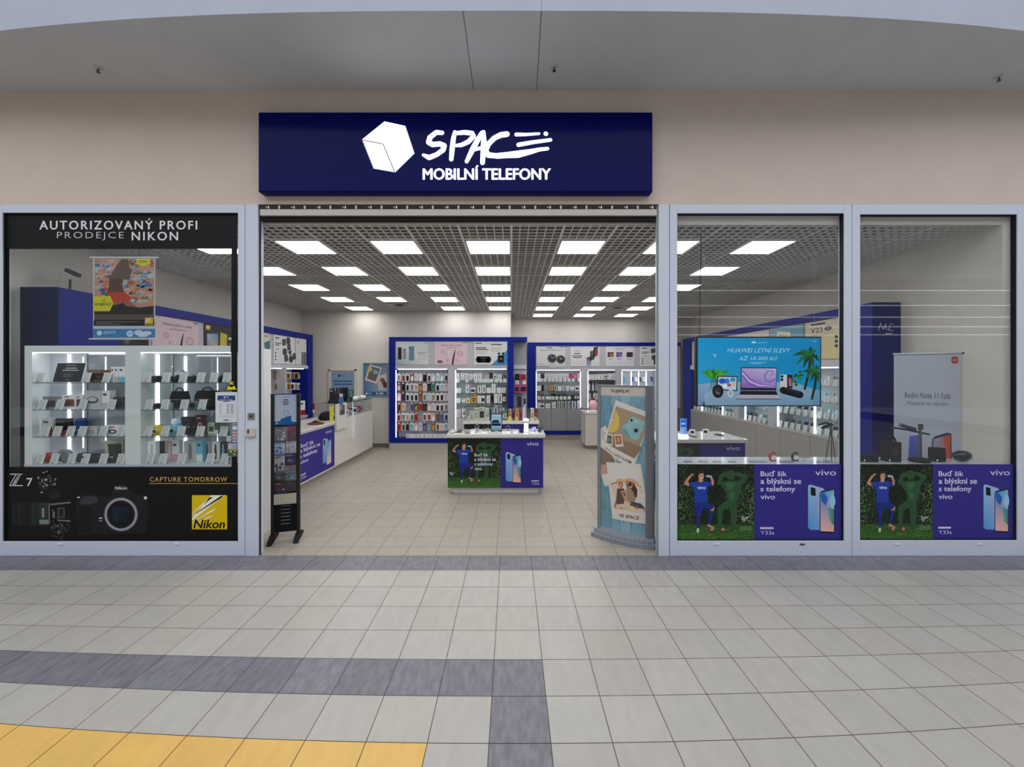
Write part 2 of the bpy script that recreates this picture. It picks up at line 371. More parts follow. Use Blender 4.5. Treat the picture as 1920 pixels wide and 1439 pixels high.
# lock hardware on the left post
t = empty('key_switch', P(470, 788, D0), 'small square key switch plate on the white door post', 'key switch')
pbox(G(), 464.5, 775, 477, 787.5, D0-.012, .007, 'metal', rgb(165, 165, 168)).build('switch_plate', t)
a = G(); a.lathe(P(470.5, 781, D0-.018), [(.012, 0), (.012, .006)], 'metal', rgb(60, 60, 60), 'y'); a.build('key_cylinder', t)
t = empty('door_lock', P(468, 820, D0), 'pale lock case with a thumb turn fixed beside the black window film', 'lock')
pbox(G(), 458, 803, 476.5, 819.5, D0-.035, .03, 'satin', rgb(196, 192, 186)).build('lock_case', t, bevel=.004)
pbox(G(), 463.5, 806, 466, 813, D0-.042, .007, 'metal', rgb(90, 86, 80)).build('thumb_turn', t)

# ------------------------------------------------ illuminated sign
ds = 4.335
SB = rgb(5, 10, 84)
t = empty('shop_sign', P(854, 362, ds), 'wide dark blue illuminated sign board with white cube and lettering over the entrance', 'sign')
pbox(G(), 484, 210, 1224, 360.5, ds, D0-ds-.001, 'sign_face', SB).build('sign_board', t, bevel=.012)
a = front(484, 209, ds-.006, 'sign_glow'); a.eps = .002
LN = rgb(50, 60, 130)
a.poly([(679, 262), (721, 228), (760, 236.5), (719, 270)], WHITE, 1); a.poly([(679, 262), (719, 270), (760, 236.5), (777, 288), (740.5, 324)], WHITE, 1) 
a.poly([(679, 262), (719, 270), (740.5, 324), (700, 316.5)], WHITE, 1)
a.stroke([(679, 263), (718.5, 270.5), (740.5, 324)], 1.7, LN, 2, mat='satin', caps=False); a.stroke([(679, 263), (700.5, 317), (740, 324)], 1.7, LN, 2, mat='satin', caps=False)
a.build('cube_emblem', t)
a = front(484, 209, ds-.006, 'sign_glow'); a.eps = .002
def sg(pts, w): a.stroke([(470+x/2.4935, 190+y/2.4935) for x, y in pts], [q/2.4935 for q in w] if isinstance(w, list) else w/2.4935, WHITE, 1)
sg([(895, 148), (868, 146), (838, 170), (832, 192), (850, 203), (885, 200), (905, 208), (900, 228), (870, 250), (835, 264), (808, 252)], [20, 22, 24, 24, 24, 24, 24, 24, 22, 24, 14])
sg([(955, 145), (948, 175), (942, 225), (938, 272)], [18, 22, 24, 20])
sg([(958, 150), (1000, 146), (1035, 150), (1042, 165), (1018, 190), (985, 205), (958, 208)], [18, 22, 22, 22, 22, 20, 14])
sg([(1080, 148), (1062, 180), (1038, 225), (1010, 282)], [18, 24, 26, 18])
sg([(1088, 145), (1090, 190), (1087, 240), (1084, 288)], [20, 26, 24, 22]); sg([(1040, 228), (1088, 216)], 16)
sg([(1198, 154), (1170, 158), (1140, 172), (1112, 200), (1098, 230), (1110, 252), (1150, 256)], [26, 26, 24, 24, 24, 26, 24])
sg([(1150, 256), (1200, 252), (1250, 248), (1310, 236), (1350, 226), (1388, 222)], [26, 28, 34, 24, 18, 16])
sg([(1242, 156), (1290, 156), (1348, 152)], [18, 14, 12]); sg([(1252, 204), (1320, 192), (1402, 181)], [20, 18, 16]); sg([(1379, 152), (1381, 153)], 20)
a.build('brush_lettering', t)
a = front(484, 209, ds-.006, 'sign_glow'); a.eps = .002; a.text('MOBILNÍ TELEFONY', 792.5, 311, 1033, 337, WHITE, 1, bold=.03)
a.build('caption_lettering', t)
# ================================================= window films and stickers
def nikon_logo(a, x0, y0, x1, y1, lay=2):
    W_ = x1-x0; H_ = y1-y0; a.rect(x0, y0, x1, y1, rgb(222, 190, 10), lay)
    for k, (p, q) in enumerate((((.0, .62), (.95, .0)), ((.0, .72), (.72, .22)), ((.02, .80), (.7, .40)), ((.0, .55), (.6, .05)), ((.05, .86), (.62, .60)))):
        (u0, v0), (u1, v1) = p, q; th = .055
        a.poly([(x0+u0*W_, y0+v0*H_), (x0+(u1)*W_, y0+v1*H_), (x0+(u1-.12)*W_, y0+(v1+.02)*H_), (x0+u0*W_, y0+(v0-.015)*H_)] if k != 1 else [(x0, y0+.75*H_), (x0, y0+.68*H_), (x0+.55*W_, y0), (x0+.92*W_, y0)], rgb(245, 240, 215), lay+1)
    a.text('Nikon', x0+.04*W_, y0+.72*H_, x1-.06*W_, y0+.97*H_, BLACK, lay+2, bold=.03, shear=.2)
BK = rgb(10, 10, 11); dF = D0+.031
t = empty('window_film', P(226, 1016, dF), 'black camera advertising film framing the left shop window, with white lettering on top', 'window film')
a = front(5, 399, dF); a.eps = .0004
a.slab(5, 399, 445, 467, .0006, BK); a.text('AUTORIZOVANÝ PROFI', 74, 410, 370, 430.5, rgb(225, 225, 225), 2, bold=.02, space=1.25)
a.text('PRODEJCE', 107, 435, 232, 451, rgb(205, 205, 205), 2, bold=-.008, space=1.25); a.text('NIKON', 247, 435, 334, 451, rgb(225, 225, 225), 2, bold=.02, space=1.25)
a.build('header_film', t)
a = front(5, 399, dF); a.slab(5, 467, 14, 876, .0006, BK); a.build('margin_film', t)
a = front(5, 399, dF); a.slab(434, 467, 445, 876, .0006, BK); a.build('margin_film', t)
a = front(5, 399, dF); a.eps = .0004
a.slab(5, 876, 446, 1016, .0006, BK)
cc = rgb(215, 215, 215)
a.stroke([(19, 889.5), (42, 889.5)], 1.6, cc, 2, caps=False); a.stroke([(19, 911), (43, 911)], 1.6, cc, 2, caps=False)
for dx in (0, 5): a.stroke([(31+dx, 889), (18+dx, 911)], 1.3, cc, 2, caps=False); a.stroke([(36+dx*.6, 889), (25+dx*.6, 911)], 1.2, cc, 2, caps=False)
a.text('7', 50, 897, 61, 912, cc, 2, bold=.015)
a.text('CAPTURE TOMORROW', 281, 895, 426, 903.5, rgb(220, 180, 90), 2, space=1.2); a.rect(280, 906.5, 446, 907.6, rgb(200, 165, 80), 2)
nikon_logo(a, 360, 929, 426, 993)
# camera body
B1, B2, B3 = rgb(26, 27, 29), rgb(38, 40, 43), rgb(56, 58, 62)
a.poly([(146, 935), (160, 927), (182, 929), (208, 932), (213, 915), (222, 908), (236, 909), (244, 918), (250, 926), (272, 929), (278, 938), (276, 1000), (146, 1003), (143, 950)], B1, 2)
a.poly([(150, 941), (158, 931), (180, 931), (186, 940), (172, 946), (152, 946)], B3, 3); a.poly([(213, 921), (218, 910), (237, 910), (243, 921)], B2, 3)
a.text('Nikon', 216, 913, 238, 918, rgb(225, 225, 225), 4, bold=.02); a.poly([(148, 950), (170, 950), (172, 1000), (148, 1000)], rgb(18, 18, 19), 3)
for r, c in ((32, rgb(96, 98, 102)), (30, rgb(168, 172, 176)), (27.5, rgb(120, 122, 128)), (26, rgb(30, 30, 32)), (23.5, rgb(12, 14, 16))): a.ell(227, 965, r, r, c, 3+(32-r)*.35, 40)
a.poly([(212, 951), (243, 951), (243, 978), (212, 978)], [rgb(16, 40, 60), rgb(20, 26, 58), rgb(8, 14, 20), rgb(16, 44, 48)], 8)
a.rect(186, 971, 192, 973, cc, 4); a.rect(186, 976, 192, 978, rgb(140, 140, 140), 4); a.ell(273, 934, 3, 3, cc, 4); a.rect(145, 932, 150, 934, cc, 4)
# lens barrel and exploded pieces
for x0, x1, c in ((25, 58, rgb(22, 24, 24)), (58, 74, rgb(34, 38, 37)), (74, 92, rgb(46, 50, 49))): a.rect(x0, 943, x1, 986, c, 2)
a.rect(74, 975, 91, 983, rgb(120, 132, 130), 3)
for x in (24, 36, 62): a.rect(x, 944, x+.8, 985, rgb(64, 66, 66), 3)
for y in range(954, 972, 3): a.rect(79, y, 83, y+1.2, cc, 3)
a.text('Nikon', 99, 955, 103, 972, rgb(170, 170, 170), 4); a.rect(92, 944, 93, 982, rgb(160, 160, 160), 3); a.poly([(95, 945), (132, 941), (133, 944), (95, 948)], rgb(110, 110, 112), 3)
a.rect(108, 952, 122, 972, rgb(70, 72, 74), 3); a.rect(111, 955, 119, 969, rgb(24, 24, 26), 4); a.poly([(108, 975), (132, 976), (132, 979), (108, 977)], rgb(120, 120, 122), 3)
random.seed(3)
for k in range(60):
    x, y = random.gauss(111, 9), random.gauss(992, 9); a.ell(x, min(1010, y), .5+random.random()*.7, .6, rgb(150, 150, 152), 3, 6)
for k in range(46):
    x, y = random.gauss(88, 8), random.gauss(905, 8); q = random.choice((rgb(40, 42, 44), rgb(80, 84, 86), rgb(150, 154, 156))); a.ell(x, max(884, y), 1+random.random()*2.6, .8+random.random()*1.8, q, 2.5, 8)
a.ell(82, 908, 12, 13, rgb(30, 31, 33), 2.2); a.ell(103, 928, 12, 9, rgb(28, 29, 31), 2.2)
a.build('footer_film', t)
# small stickers on the left pane
a = front(423, 713, dF-.001); a.poly([(434, 712), (445.5, 732), (422.5, 732)], rgb(20, 20, 20), 1); a.poly([(434, 714.5), (443.5, 731), (424.5, 731)], rgb(222, 210, 20), 2)
a.ell(434, 723, 5, 1.8, BLACK, 3); a.rect(431, 724, 437, 726, BLACK, 3); a.slab(430, 716, 438, 730, .0005, rgb(222, 210, 20))
a.build('warning_sticker', label='yellow and black triangular camera warning sticker on the left window', category='sticker')
a = front(404, 735, dF-.0035); a.slab(404, 735.5, 445.5, 792.5, .0004, rgb(214, 216, 222)); a.poly([(408, 742), (441, 742), (441, 751), (424.5, 754), (408, 751)], rgb(36, 70, 130), 1)
a.ell(421, 745.5, 1.6, 1.6, WHITE, 2); a.text('space', 424, 744, 430, 747, WHITE, 2); a.text('Otevírací doba', 413, 748.5, 436, 751.8, WHITE, 2)
for k in range(8):
    y = 758+2.45*k; a.rect(412, y, 415, y+1, rgb(120, 126, 140), 1); a.rect(425, y, 430, y+1, rgb(110, 114, 124), 1); a.rect(432, y, 438, y+1, rgb(110, 114, 124), 1)
a.lines(411, 780, 440, 2, 2.4, .8, rgb(170, 174, 182), 1); a.poly([(416, 788.5), (424, 787), (432, 788.5), (424, 789.4)], rgb(60, 66, 80), 1)
a.build('opening_hours_sheet', label='white opening hours sheet with dark blue header stuck on the left window', category='notice')
a = front(435, 793, dF-.001); a.slab(435.5, 794, 445, 830, .0005, rgb(190, 192, 208))
for k, c in enumerate((rgb(70, 80, 130), rgb(225, 226, 232), rgb(60, 70, 120), rgb(160, 50, 60), rgb(150, 50, 60), rgb(120, 40, 60))): a.rect(436.5, 795.5+k*5.7, 444, 799+k*5.7, c, 1); a.rect(438, 797+k*5.7, 442, 798+k*5.7, WHITE, 2)
a.build('payment_stickers', label='narrow vertical strip of payment stickers on the left window below the opening hours', category='sticker')
a = front(425, 818, dF-.001); a.slab(425, 818, 433.5, 829, .0005, rgb(196, 200, 196)); a.ell(429, 822, 2.6, 2.6, rgb(90, 100, 104), 1); a.ell(429, 822, 1.6, 1.6, rgb(200, 204, 200), 2); a.rect(426, 827, 433, 828.2, rgb(80, 90, 96), 1)
a.build('round_mark_sticker', label='tiny pale sticker with a grey ring, left of the payment sticker strip', category='sticker')
a = front(427, 831, dF-.001); a.slab(427, 831.5, 446, 856, .0005, rgb(150, 160, 200)); a.poly([(427.6, 832), (445.4, 832), (445.4, 844), (427.6, 844)], [rgb(170, 175, 215), rgb(150, 160, 205), rgb(140, 150, 120), rgb(180, 170, 130)], 1)
a.rect(427.6, 844, 445.4, 855.4, rgb(70, 96, 56), 2)
for x, y, c in ((433, 847, WHITE), (443, 848, RED), (441, 846, YELLOW), (436, 850, GREEN), (440, 852, LGREY), (432, 838, CREAM)): a.ell(x, y, 1.7, 1.5, c, 3)
a.build('photo_sticker', label='small colourful landscape photo sticker at the lower right of the left window', category='sticker')

# ---------- the footballer artwork, authored in the units of a 1595 x 730 panel
def vivo_panel(a, X, Y, sx, sy, split=735, words='right', seed=5, leaves=1500, lay=1, phone=None, only=None):
    def T(x, y): return (X+(x-100)*sx, Y+(y-578)*sy)
    old = a.T; a.T = T; L = lay
    if only != 'phone':
        a.poly([(100, 578), (100+split, 578), (100+split, 1308), (100, 1308)], [rgb(22, 30, 24), rgb(20, 26, 22), rgb(24, 40, 22), rgb(28, 46, 24)], L)
        rnd = random.Random(seed); pr = split/735
        for k in range(leaves):
            x = 100+rnd.random()*split; y = 585+rnd.random()*560; edge_ = abs(x-100-split*.48)/(split*.5)
            b = .35+.65*min(1, edge_*edge_*1.3)*(1 if y > 760 else .35); r_ = 7+rnd.random()*9; an = rnd.random()*3.1
            j = rnd.uniform(.5, 1.35)*b; c = (lin(92*j), lin(118*j), lin(70*j), 1); ca, sa = math.cos(an), math.sin(an)
            a.poly([(max(100, min(100+split, x+dx*ca*r_-dy*sa*r_)), max(578, y+dx*sa*r_+dy*ca*r_)) for dx, dy in ((-1, 0), (0, -.45), (1, 0), (0, .45))], c, L+.3+.2*(k % 3))
        a.poly([(100, 1150), (100+split, 1150), (100+split, 1308), (100, 1308)], [rgb(44, 76, 34), rgb(40, 70, 32), rgb(60, 104, 42), rgb(66, 110, 44)], L+1.2)
        for k in range(leaves//3):
            x = 100+rnd.random()*(split-30); y = 1160+rnd.random()*145; j = rnd.uniform(.6, 1.3)
            a.poly([(x, y), (min(100+split, x+26), y-3), (x+10, y+5)], (lin(70*j), lin(118*j), lin(44*j), 1), L+1.5)
        def m(pts): return [(100+(x-100)*pr, y) for x, y in pts]
        def bod(pts, c, l): a.poly(m(pts), c, l)
        HG = rgb(44, 80, 50); HG2 = rgb(58, 100, 62)
        def st(pts, w_, c, l): a.stroke(m(pts), w_, c, l)
        # hedge figure
        a.ell(100+(610-100)*pr, 680, 44*pr, 48, HG, L+1.8)
        st([(500, 755), (520, 690), (572, 668)], 44, HG, L+1.8); st([(700, 760), (752, 700), (668, 668)], [50, 48, 36], HG, L+1.8); bod([(505, 745), (600, 735), (720, 740), (700, 860), (672, 940), (580, 940), (568, 850), (520, 790)], HG, L+1.9)
        bod([(560, 760), (600, 752), (650, 752), (640, 800), (610, 830), (575, 815)], HG2, L+2.1); bod([(590, 850), (650, 850), (640, 920), (600, 920)], HG2, L+2.1)
        st([(620, 930), (640, 1050), (632, 1190)], [84, 64, 40], HG, L+2.05); st([(600, 950), (510, 1000), (505, 1090), (505, 1170)], [76, 60, 48, 38], HG, L+2.3)
        # footballer
        SK = rgb(196, 140, 112); KB = rgb(34, 62, 160); KD = rgb(26, 44, 124)
        st([(205, 772), (176, 758), (212, 700), (240, 684)], [30, 26, 22, 16], SK, L+2.4); st([(432, 770), (436, 740), (420, 700), (404, 690)], [26, 24, 20, 16], SK, L+2.4)
        bod([(366, 690), (388, 680), (428, 686), (424, 704), (384, 702)], rgb(150, 180, 206), L+2.6); a.ell(100+(240-100)*pr, 682, 15*pr, 15, SK, L+2.6); 
        st([(236, 690), (256, 694)], 12, BLACK, L+2.8)
        bod([(302, 720), (342, 720), (344, 752), (300, 752)], SK, L+2.4)
        a.ell(100+(325-100)*pr, 690, 27*pr, 40, SK, L+2.5); bod([(297, 690), (298, 655), (320, 642), (348, 644), (354, 668), (330, 664), (308, 672)], rgb(70, 46, 36), L+2.7)
        st([(318, 712), (340, 710)], 4, rgb(240, 236, 232), L+2.8); st([(312, 686), (320, 686)], 4, rgb(70, 46, 36), L+2.8); st([(336, 685), (344, 685)], 4, rgb(70, 46, 36), L+2.8)
        bod([(215, 752), (296, 738), (322, 756), (350, 738), (425, 750), (430, 776), (392, 790), (382, 860), (392, 948), (258, 948), (262, 860), (246, 796), (206, 780)], KB, L+2.6)
        a.text('vivo', 100+(288-100)*pr, 786, 100+(368-100)*pr, 816, rgb(220, 224, 236), L+3, bold=.03)
        bod([(258, 940), (392, 940), (452, 985), (420, 1012), (350, 996), (334, 1052), (272, 1056), (260, 1000)], KD, L+2.8)
        st([(432, 992), (424, 1034)], [42, 34], SK, L+2.6); st([(300, 1050), (298, 1066)], 32, SK, L+2.6)
        st([(296, 1062), (296, 1200)], [34, 22], KD, L+2.9); st([(424, 1034), (402, 1160)], [36, 22], KD, L+2.7)
        st([(296, 1196), (294, 1222)], 22, rgb(200, 200, 190), L+3); st([(396, 1160), (446, 1186)], [20, 14], rgb(206, 150, 110), L+3)
        for bx in (425, 530): a.ell(100+(bx-100)*pr, 1208, 30*pr, 27, rgb(84, 54, 44), L+3); a.ell(100+(bx+4-100)*pr, 1200, 18*pr, 16, rgb(170, 128, 112), L+3.3)
        if words == 'right':
            st([(704, 1084), (728, 1076), (718, 1112), (742, 1084), (735, 1126), (766, 1078), (760, 1100), (792, 1072)], 4, rgb(220, 222, 220), L+3.2)
            a.lines(690, 1172, 815, 3, 14, 4, rgb(130, 160, 120), L+3, 0)
        else: st([(122, 1084), (146, 1076), (136, 1112), (160, 1084), (153, 1126), (196, 1078)], 5, rgb(220, 222, 220), L+3.2)
    if only != 'grass':
        x0 = 100+split if only != 'phone' else 100
        a.rect(x0, 578, 1695, 1308, PURPLE, L)
        WT = rgb(208, 206, 232)
        if words == 'right':
            for s_, u0, v0, u1, v1 in (('Buď šik', 894, 640, 1146, 692), ('a blýskni se', 894, 712, 1284, 782), ('s telefony', 894, 788, 1228, 852), ('vivo', 894, 868, 1034, 912)): a.text(s_, u0, v0, u1, v1, WT, L+1.5, bold=.025)
            a.text('vivo', 1418, 632, 1618, 684, WT, L+1.5, bold=.01)
            a.rect(890, 1178, 1018, 1196, WT, L+1.5); a.text('Y33s', 894, 1214, 1026, 1248, WT, L+1.5)
            phx, phy, ps = 0, 0, 1
        else:
            vx0, vx1 = words['vivo']; a.text('vivo', vx0, 632, vx1, 684, WT, L+1.5, bold=.01)
            yx0, yx1 = words['y']; a.rect(yx0, 1196, yx1-8, 1212, WT, L+1.5); a.text('Y33s', yx0, 1228, yx1, 1260, WT, L+1.5)
            if 'slogan' in words:
                sx0, sy0, q = words['slogan']
                for s_, u1, v0, v1 in (('Buď šik', 252, 0, 52), ('a blýskni se', 390, 72, 142), ('s telefony', 334, 148, 212), ('vivo', 140, 228, 272)): a.text(s_, sx0, sy0+v0*q, sx0+u1*q, sy0+v1*q, WT, L+3.5, bold=.025)
            phx, phy, ps = words['phone']
        def ph(pts): return [(phx+(x-1350)*ps+1350 if ps != 1 or phx else x, (y-1000)*ps*1.0+1000+phy) for x, y in pts]
        a.poly(ph([(1350, 800), (1352, 780), (1372, 772), (1490, 806), (1510, 824), (1512, 1206), (1370, 1204), (1350, 1184)]), [rgb(130, 190, 225), rgb(140, 195, 230), rgb(150, 200, 230), rgb(170, 180, 215), rgb(180, 170, 210), rgb(120, 170, 220), rgb(80, 150, 210), rgb(80, 150, 210)], L+1.5)
        a.poly(ph([(1374, 795), (1420, 806), (1424, 882), (1376, 874)]), rgb(22, 22, 30), L+2)
        a.poly(ph([(1462, 850), (1480, 832), (1604, 810), (1612, 822), (1606, 1220), (1598, 1236), (1480, 1232), (1462, 1222)]), rgb(30, 30, 46), L+2.2)
        a.poly(ph([(1468, 850), (1600, 822), (1598, 1222), (1470, 1216)]), [rgb(60, 130, 200), rgb(110, 190, 225), rgb(232, 180, 160), rgb(240, 185, 165)], L+2.6)
        a.poly(ph([(1530, 980), (1598, 1010), (1598, 1160), (1560, 1130)]), [rgb(110, 170, 170), rgb(50, 120, 160), rgb(70, 130, 110), rgb(150, 170, 130)], L+2.9)
        a.poly(ph([(1468, 870), (1500, 846), (1540, 900), (1522, 976), (1480, 930)]), rgb(36, 96, 176), L+2.9); a.ell(*ph([(1585, 930)])[0], 26*ps, 60*ps, rgb(150, 200, 235), L+3)
    a.T = old
k = 310/1595
a = front(1270, 871, dF); a.eps = .00035; a.slab(1270.5, 871, 1582.5, 1014.5, .0005, PURPLE); vivo_panel(a, 1270.5, 871, 312/1595, 143.5/730)
a.build('window_film', label='purple and green advertising film with a footballer, on the middle window beside the entrance', category='window film')
a = front(1613, 871, dF); a.eps = .00035; a.slab(1613.5, 871, 1907.5, 1013.5, .0005, PURPLE); vivo_panel(a, 1613.5, 871, 294/1595, 142.5/730, seed=9)
a.build('window_film', label='purple and green advertising film with a footballer, on the window farthest right', category='window film')
# ================================================= shop ceiling lamps, air outlets
cols = [-4.18, -2.965, -1.775, -.575, .622, 1.80, 3.0]
rows = [5.085, 6.335, 7.605, 8.89, 10.17, 11.42]
n = 0
proto = None
for r, y in enumerate(rows):
    for c, x in enumerate(cols):
        if (r == 5 and c < 4) or (r == 4 and c == 1): continue
        if proto is None:
            proto = empty('ceiling_lamp', (x, y, CEIL-.006), '', 'ceiling light', 'square light panels in the shop ceiling')
            G().box(x+.012, x+.548, y+.012, y+.548, CEIL-.006, CEIL-.0045, 'lamp_panel').build('diffuser', proto)
            g = G()
            for q in ((x, x+.012, y, y+.56), (x+.548, x+.56, y, y+.56), (x, x+.56, y, y+.012), (x, x+.56, y+.548, y+.56)): g.box(*q, CEIL-.008, CEIL+.045, 'satin', rgb(225, 225, 222))
            g.box(x+.01, x+.55, y+.01, y+.55, CEIL-.004, CEIL+.05, 'matte', LGREY)
            g.build('lamp_frame', proto); o = proto; base_loc = Vector((x, y))
        else: o = copy_tree(proto)
        o.location = (proto.location.x if o is proto else x, y if o is not proto else proto.location.y, CEIL-.006)
        o['label'] = 'square white ceiling light, %s from the left in the %s row from the front' % (ORD[c], ORD[r])
for k, (x, y) in enumerate(((-2.72, 9.9), (2.68, 10.3))):
    t = empty('air_outlet', (x, y, CEIL-.02), 'round grey air outlet in the grid ceiling, %s half of the shop' % ('left', 'right')[k], 'air vent', 'round ceiling air outlets')
    a = G(); a.lathe((x, y, CEIL-.018), [(.30, .016), (.30, .004), (.26, 0), (.25, .01)], 'satin', rgb(176, 170, 160), n=28); a.build('outlet_ring', t)
    a = G(); a.lathe((x, y, CEIL-.016), [(.2, .008), (.12, 0), (.11, .008)], 'satin', rgb(150, 144, 134), n=24); a.build('outlet_cone', t)

# ================================================= wall units
UB = rgb(8, 30, 128); UG = rgb(196, 196, 204); BULK = rgb(178, 178, 186); UPB = rgb(206, 208, 218)
# ---- left wall unit: runs in depth along the left wall
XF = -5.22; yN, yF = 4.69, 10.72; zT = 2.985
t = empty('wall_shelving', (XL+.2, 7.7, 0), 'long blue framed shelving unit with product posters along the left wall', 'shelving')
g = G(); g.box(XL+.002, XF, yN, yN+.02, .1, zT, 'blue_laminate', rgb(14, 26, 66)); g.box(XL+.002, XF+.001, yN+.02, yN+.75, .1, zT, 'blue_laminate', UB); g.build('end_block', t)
G().box(XL+.002, XF, yN+.75, yF, zT-.13, zT, 'blue_laminate', UB).build('top_band', t)
G().box(XL+.002, XF, yF-.26, yF, .1, zT-.13, 'blue_laminate', UB).build('end_post', t)
G().box(XL+.002, XF-.04, yN+.75, yF-.26, 2.12, zT-.13, 'matte', BULK).build('poster_wall', t)
G().box(XL+.002, XF+.01, yN+.75, yF-.26, 2.10, 2.18, 'satin', UG).build('pelmet', t)
G().box(XL+.002, XL+.02, yN+.75, yF-.26, .9, 2.12, 'matte', UPB).build('back_panel', t)
G().box(XL+.002, XF, yN+.75, yF-.26, .86, .92, 'satin', UG).build('counter_shelf', t)
for k in range(5):
    y0 = yN+.75+k*1.003; G().box(XL+.02, XF-.01, y0, y0+.99, .1, .86, 'satin', rgb(150, 150, 156)).build('cabinet_door', t)
    if k: G().box(XL+.02, XF-.01, y0-.03, y0+.03, .92, 2.1, 'satin', BULK).build('divider', t)
    G().box(XF-.10, XF-.07, y0+.06, y0+.94, 2.085, 2.1, 'led_strip').build('led_strip', t)
G().box(XL+.002, XF, yN, yF, .0, .1, 'satin', rgb(120, 120, 126)).build('plinth', t)
# ---- back left unit, facing the entrance
dB = 10.6
t = empty('wall_shelving', (XX(850, dB), dB+.15, 0), 'blue framed display unit with a wall of phone cases, left of centre', 'shelving')
z = lambda py: ZZ(py, dB); X_ = lambda px: XX(px, dB); yb = YB1-.003
bx = lambda x0, x1, y0, y1, a, b, m='blue_laminate', c=UB, nm='', rec=0.0: G().box(X_(x0), X_(x1), dB+rec, yb, z(b), z(a), m, c).build(nm, t)
bx(729.2, 988.5, 0, 0, 632.3, 640, nm='top_band'); bx(729.2, 740.6, 0, 0, 640, 822.8, nm='side_post'); bx(951.6, 963, 0, 0, 640, 822.8, nm='side_post'); bx(729.2, 963, 0, 0, 822.8, 830.7, nm='bottom_band')
bx(740.6, 951.6, 0, 0, 640, 691.8, 'matte', BULK, 'poster_wall', .03)
bx(840, 852.6, 0, 0, 691.8, 822.8, 'satin', BULK, 'divider', .02)
for a0, a1 in ((740.6, 840), (852.6, 951.6)):
    G().box(X_(a0), X_(a1), yb-.02, yb, z(822.8), z(691.8), 'matte', UPB).build('back_panel', t)
    G().box(X_(a0+4), X_(a1-2), dB+.04, dB+.055, z(693.2), z(691.9), 'led_strip').build('led_strip', t)
    G().box(X_(a0+.9), X_(a0+2.2), dB+.02, dB+.04, z(821), z(694), 'led_strip').build('led_strip', t)
for py in (718, 737.5, 756.5, 783): G().box(X_(853), X_(951), dB+.04, yb-.02, z(py+.8), z(py), 'shelf_glass').build('glass_shelf', t)
bx(852.6, 951.6, 0, 0, 784.5, 822.8, 'satin', rgb(176, 178, 182), 'cabinet', .02)
G().box(X_(729.2), X_(963), dB+.02, yb, 0, z(830.7), 'matte', rgb(176, 170, 162)).build('plinth', t)
# narrow corner bay between the two back units
G().box(X_(963.2), X_(988), dB+.3, dB+.32, z(684), z(640), 'matte', rgb(150, 156, 160)).build('corner_panel', t)
G().box(X_(963.2), X_(988), dB+.28, dB+.34, z(692), z(684), 'satin', UG).build('corner_pelmet', t)
for py in (737.5, 764): G().box(X_(963.2), X_(988), dB+.1, dB+.34, z(py+1), z(py), 'shelf_glass').build('glass_shelf', t)
G().box(X_(963.2), X_(988), dB+.34, dB+.355, z(822.8), z(640), 'matte', rgb(196, 200, 214)).build('back_panel', t)
G().box(X_(963.2), X_(988.3), dB+.05, dB+.33, 0.1, z(790), 'satin', rgb(176, 178, 182)).build('cabinet', t)
# ---- back right unit
dC = 12.1
t = empty('wall_shelving', (XX(1120, dC), dC+.15, 0), 'blue framed display unit with grey cabinet doors against the recessed back wall', 'shelving')
z = lambda py: ZZ(py, dC); X_ = lambda px: XX(px, dC); yb = YB2-.003; xe = 5.02
def cb(x0, x1, a, b, m, c, nm, rec=0.0, rear=None, bevel=0):
    return G().box(X_(x0), X_(x1) if x1 < 2000 else xe, dC+rec, rear or yb, z(b), z(a), m, c).build(nm, t, bevel=bevel)
cb(989.3, 3000, 642.4, 648.8, 'blue_laminate', UB, 'top_band'); cb(989.3, 1004.8, 648.8, 815.3, 'blue_laminate', UB, 'side_post'); cb(1004.8, 3000, 808.9, 815.3, 'blue_laminate', UB, 'bottom_band')
cb(1004.8, 3000, 648.8, 693.8, 'matte', BULK, 'poster_wall', .03); cb(1004.8, 3000, 766.4, 808.9, 'satin', rgb(120, 120, 126), 'cabinet_body', .05)
for k, (a0, a1) in enumerate(((1008.4, 1033.6), (1034.4, 1062.4), (1063.2, 1091), (1092, 1118), (1119, 1145), (1146, 1172), (1173, 1199), (1200, 1226))):
    cb(a0, a1, 767, 808.2, 'satin', rgb(142, 142, 148), 'cabinet_door', .03, dC+.05, .002)
bays = ((1004.8, 1090), (1102, 1155), (1166, 1232))
for a0, a1 in ((1090, 1102), (1155, 1166), (1232, 3000)): cb(a0, a1, 693.8, 766.4, 'satin', BULK, 'divider', .02)
for j, (a0, a1) in enumerate(bays):
    G().box(X_(a0), X_(a1), yb-.02, yb, z(766.4), z(693.8), 'matte', UPB if j != 1 else rgb(150, 152, 164)).build('back_panel', t)
    G().box(X_(a0+1.5), X_(a1-1.5), dC+.04, dC+.055, z(695), z(693.9), 'led_strip').build('led_strip', t)
    G().box(X_(a0+.3), X_(a0+1.3), dC+.02, dC+.035, z(766), z(696), 'led_strip').build('led_strip', t)
    if j != 1: G().box(X_(a1-2.2), X_(a1-.8), dC+.02, dC+.035, z(764), z(697), 'led_strip').build('led_strip', t)
    for py in (716.4, 733.6, 750): G().box(X_(a0), X_(a1), dC+.05, yb-.02, z(py+.7), z(py), 'satin' if j == 1 else 'shelf_glass', rgb(80, 80, 88)).build('shelf', t)
for px in (1183.5, 1197.5, 1211.5): G().box(XX(px, dC), XX(px+1.6, dC), dC+.03, dC+.05, z(750), z(697), 'led_strip').build('led_strip', t)
G().box(X_(989.3), xe, dC+.02, yb, 0, z(815.3), 'matte', rgb(150, 142, 134)).build('plinth', t)
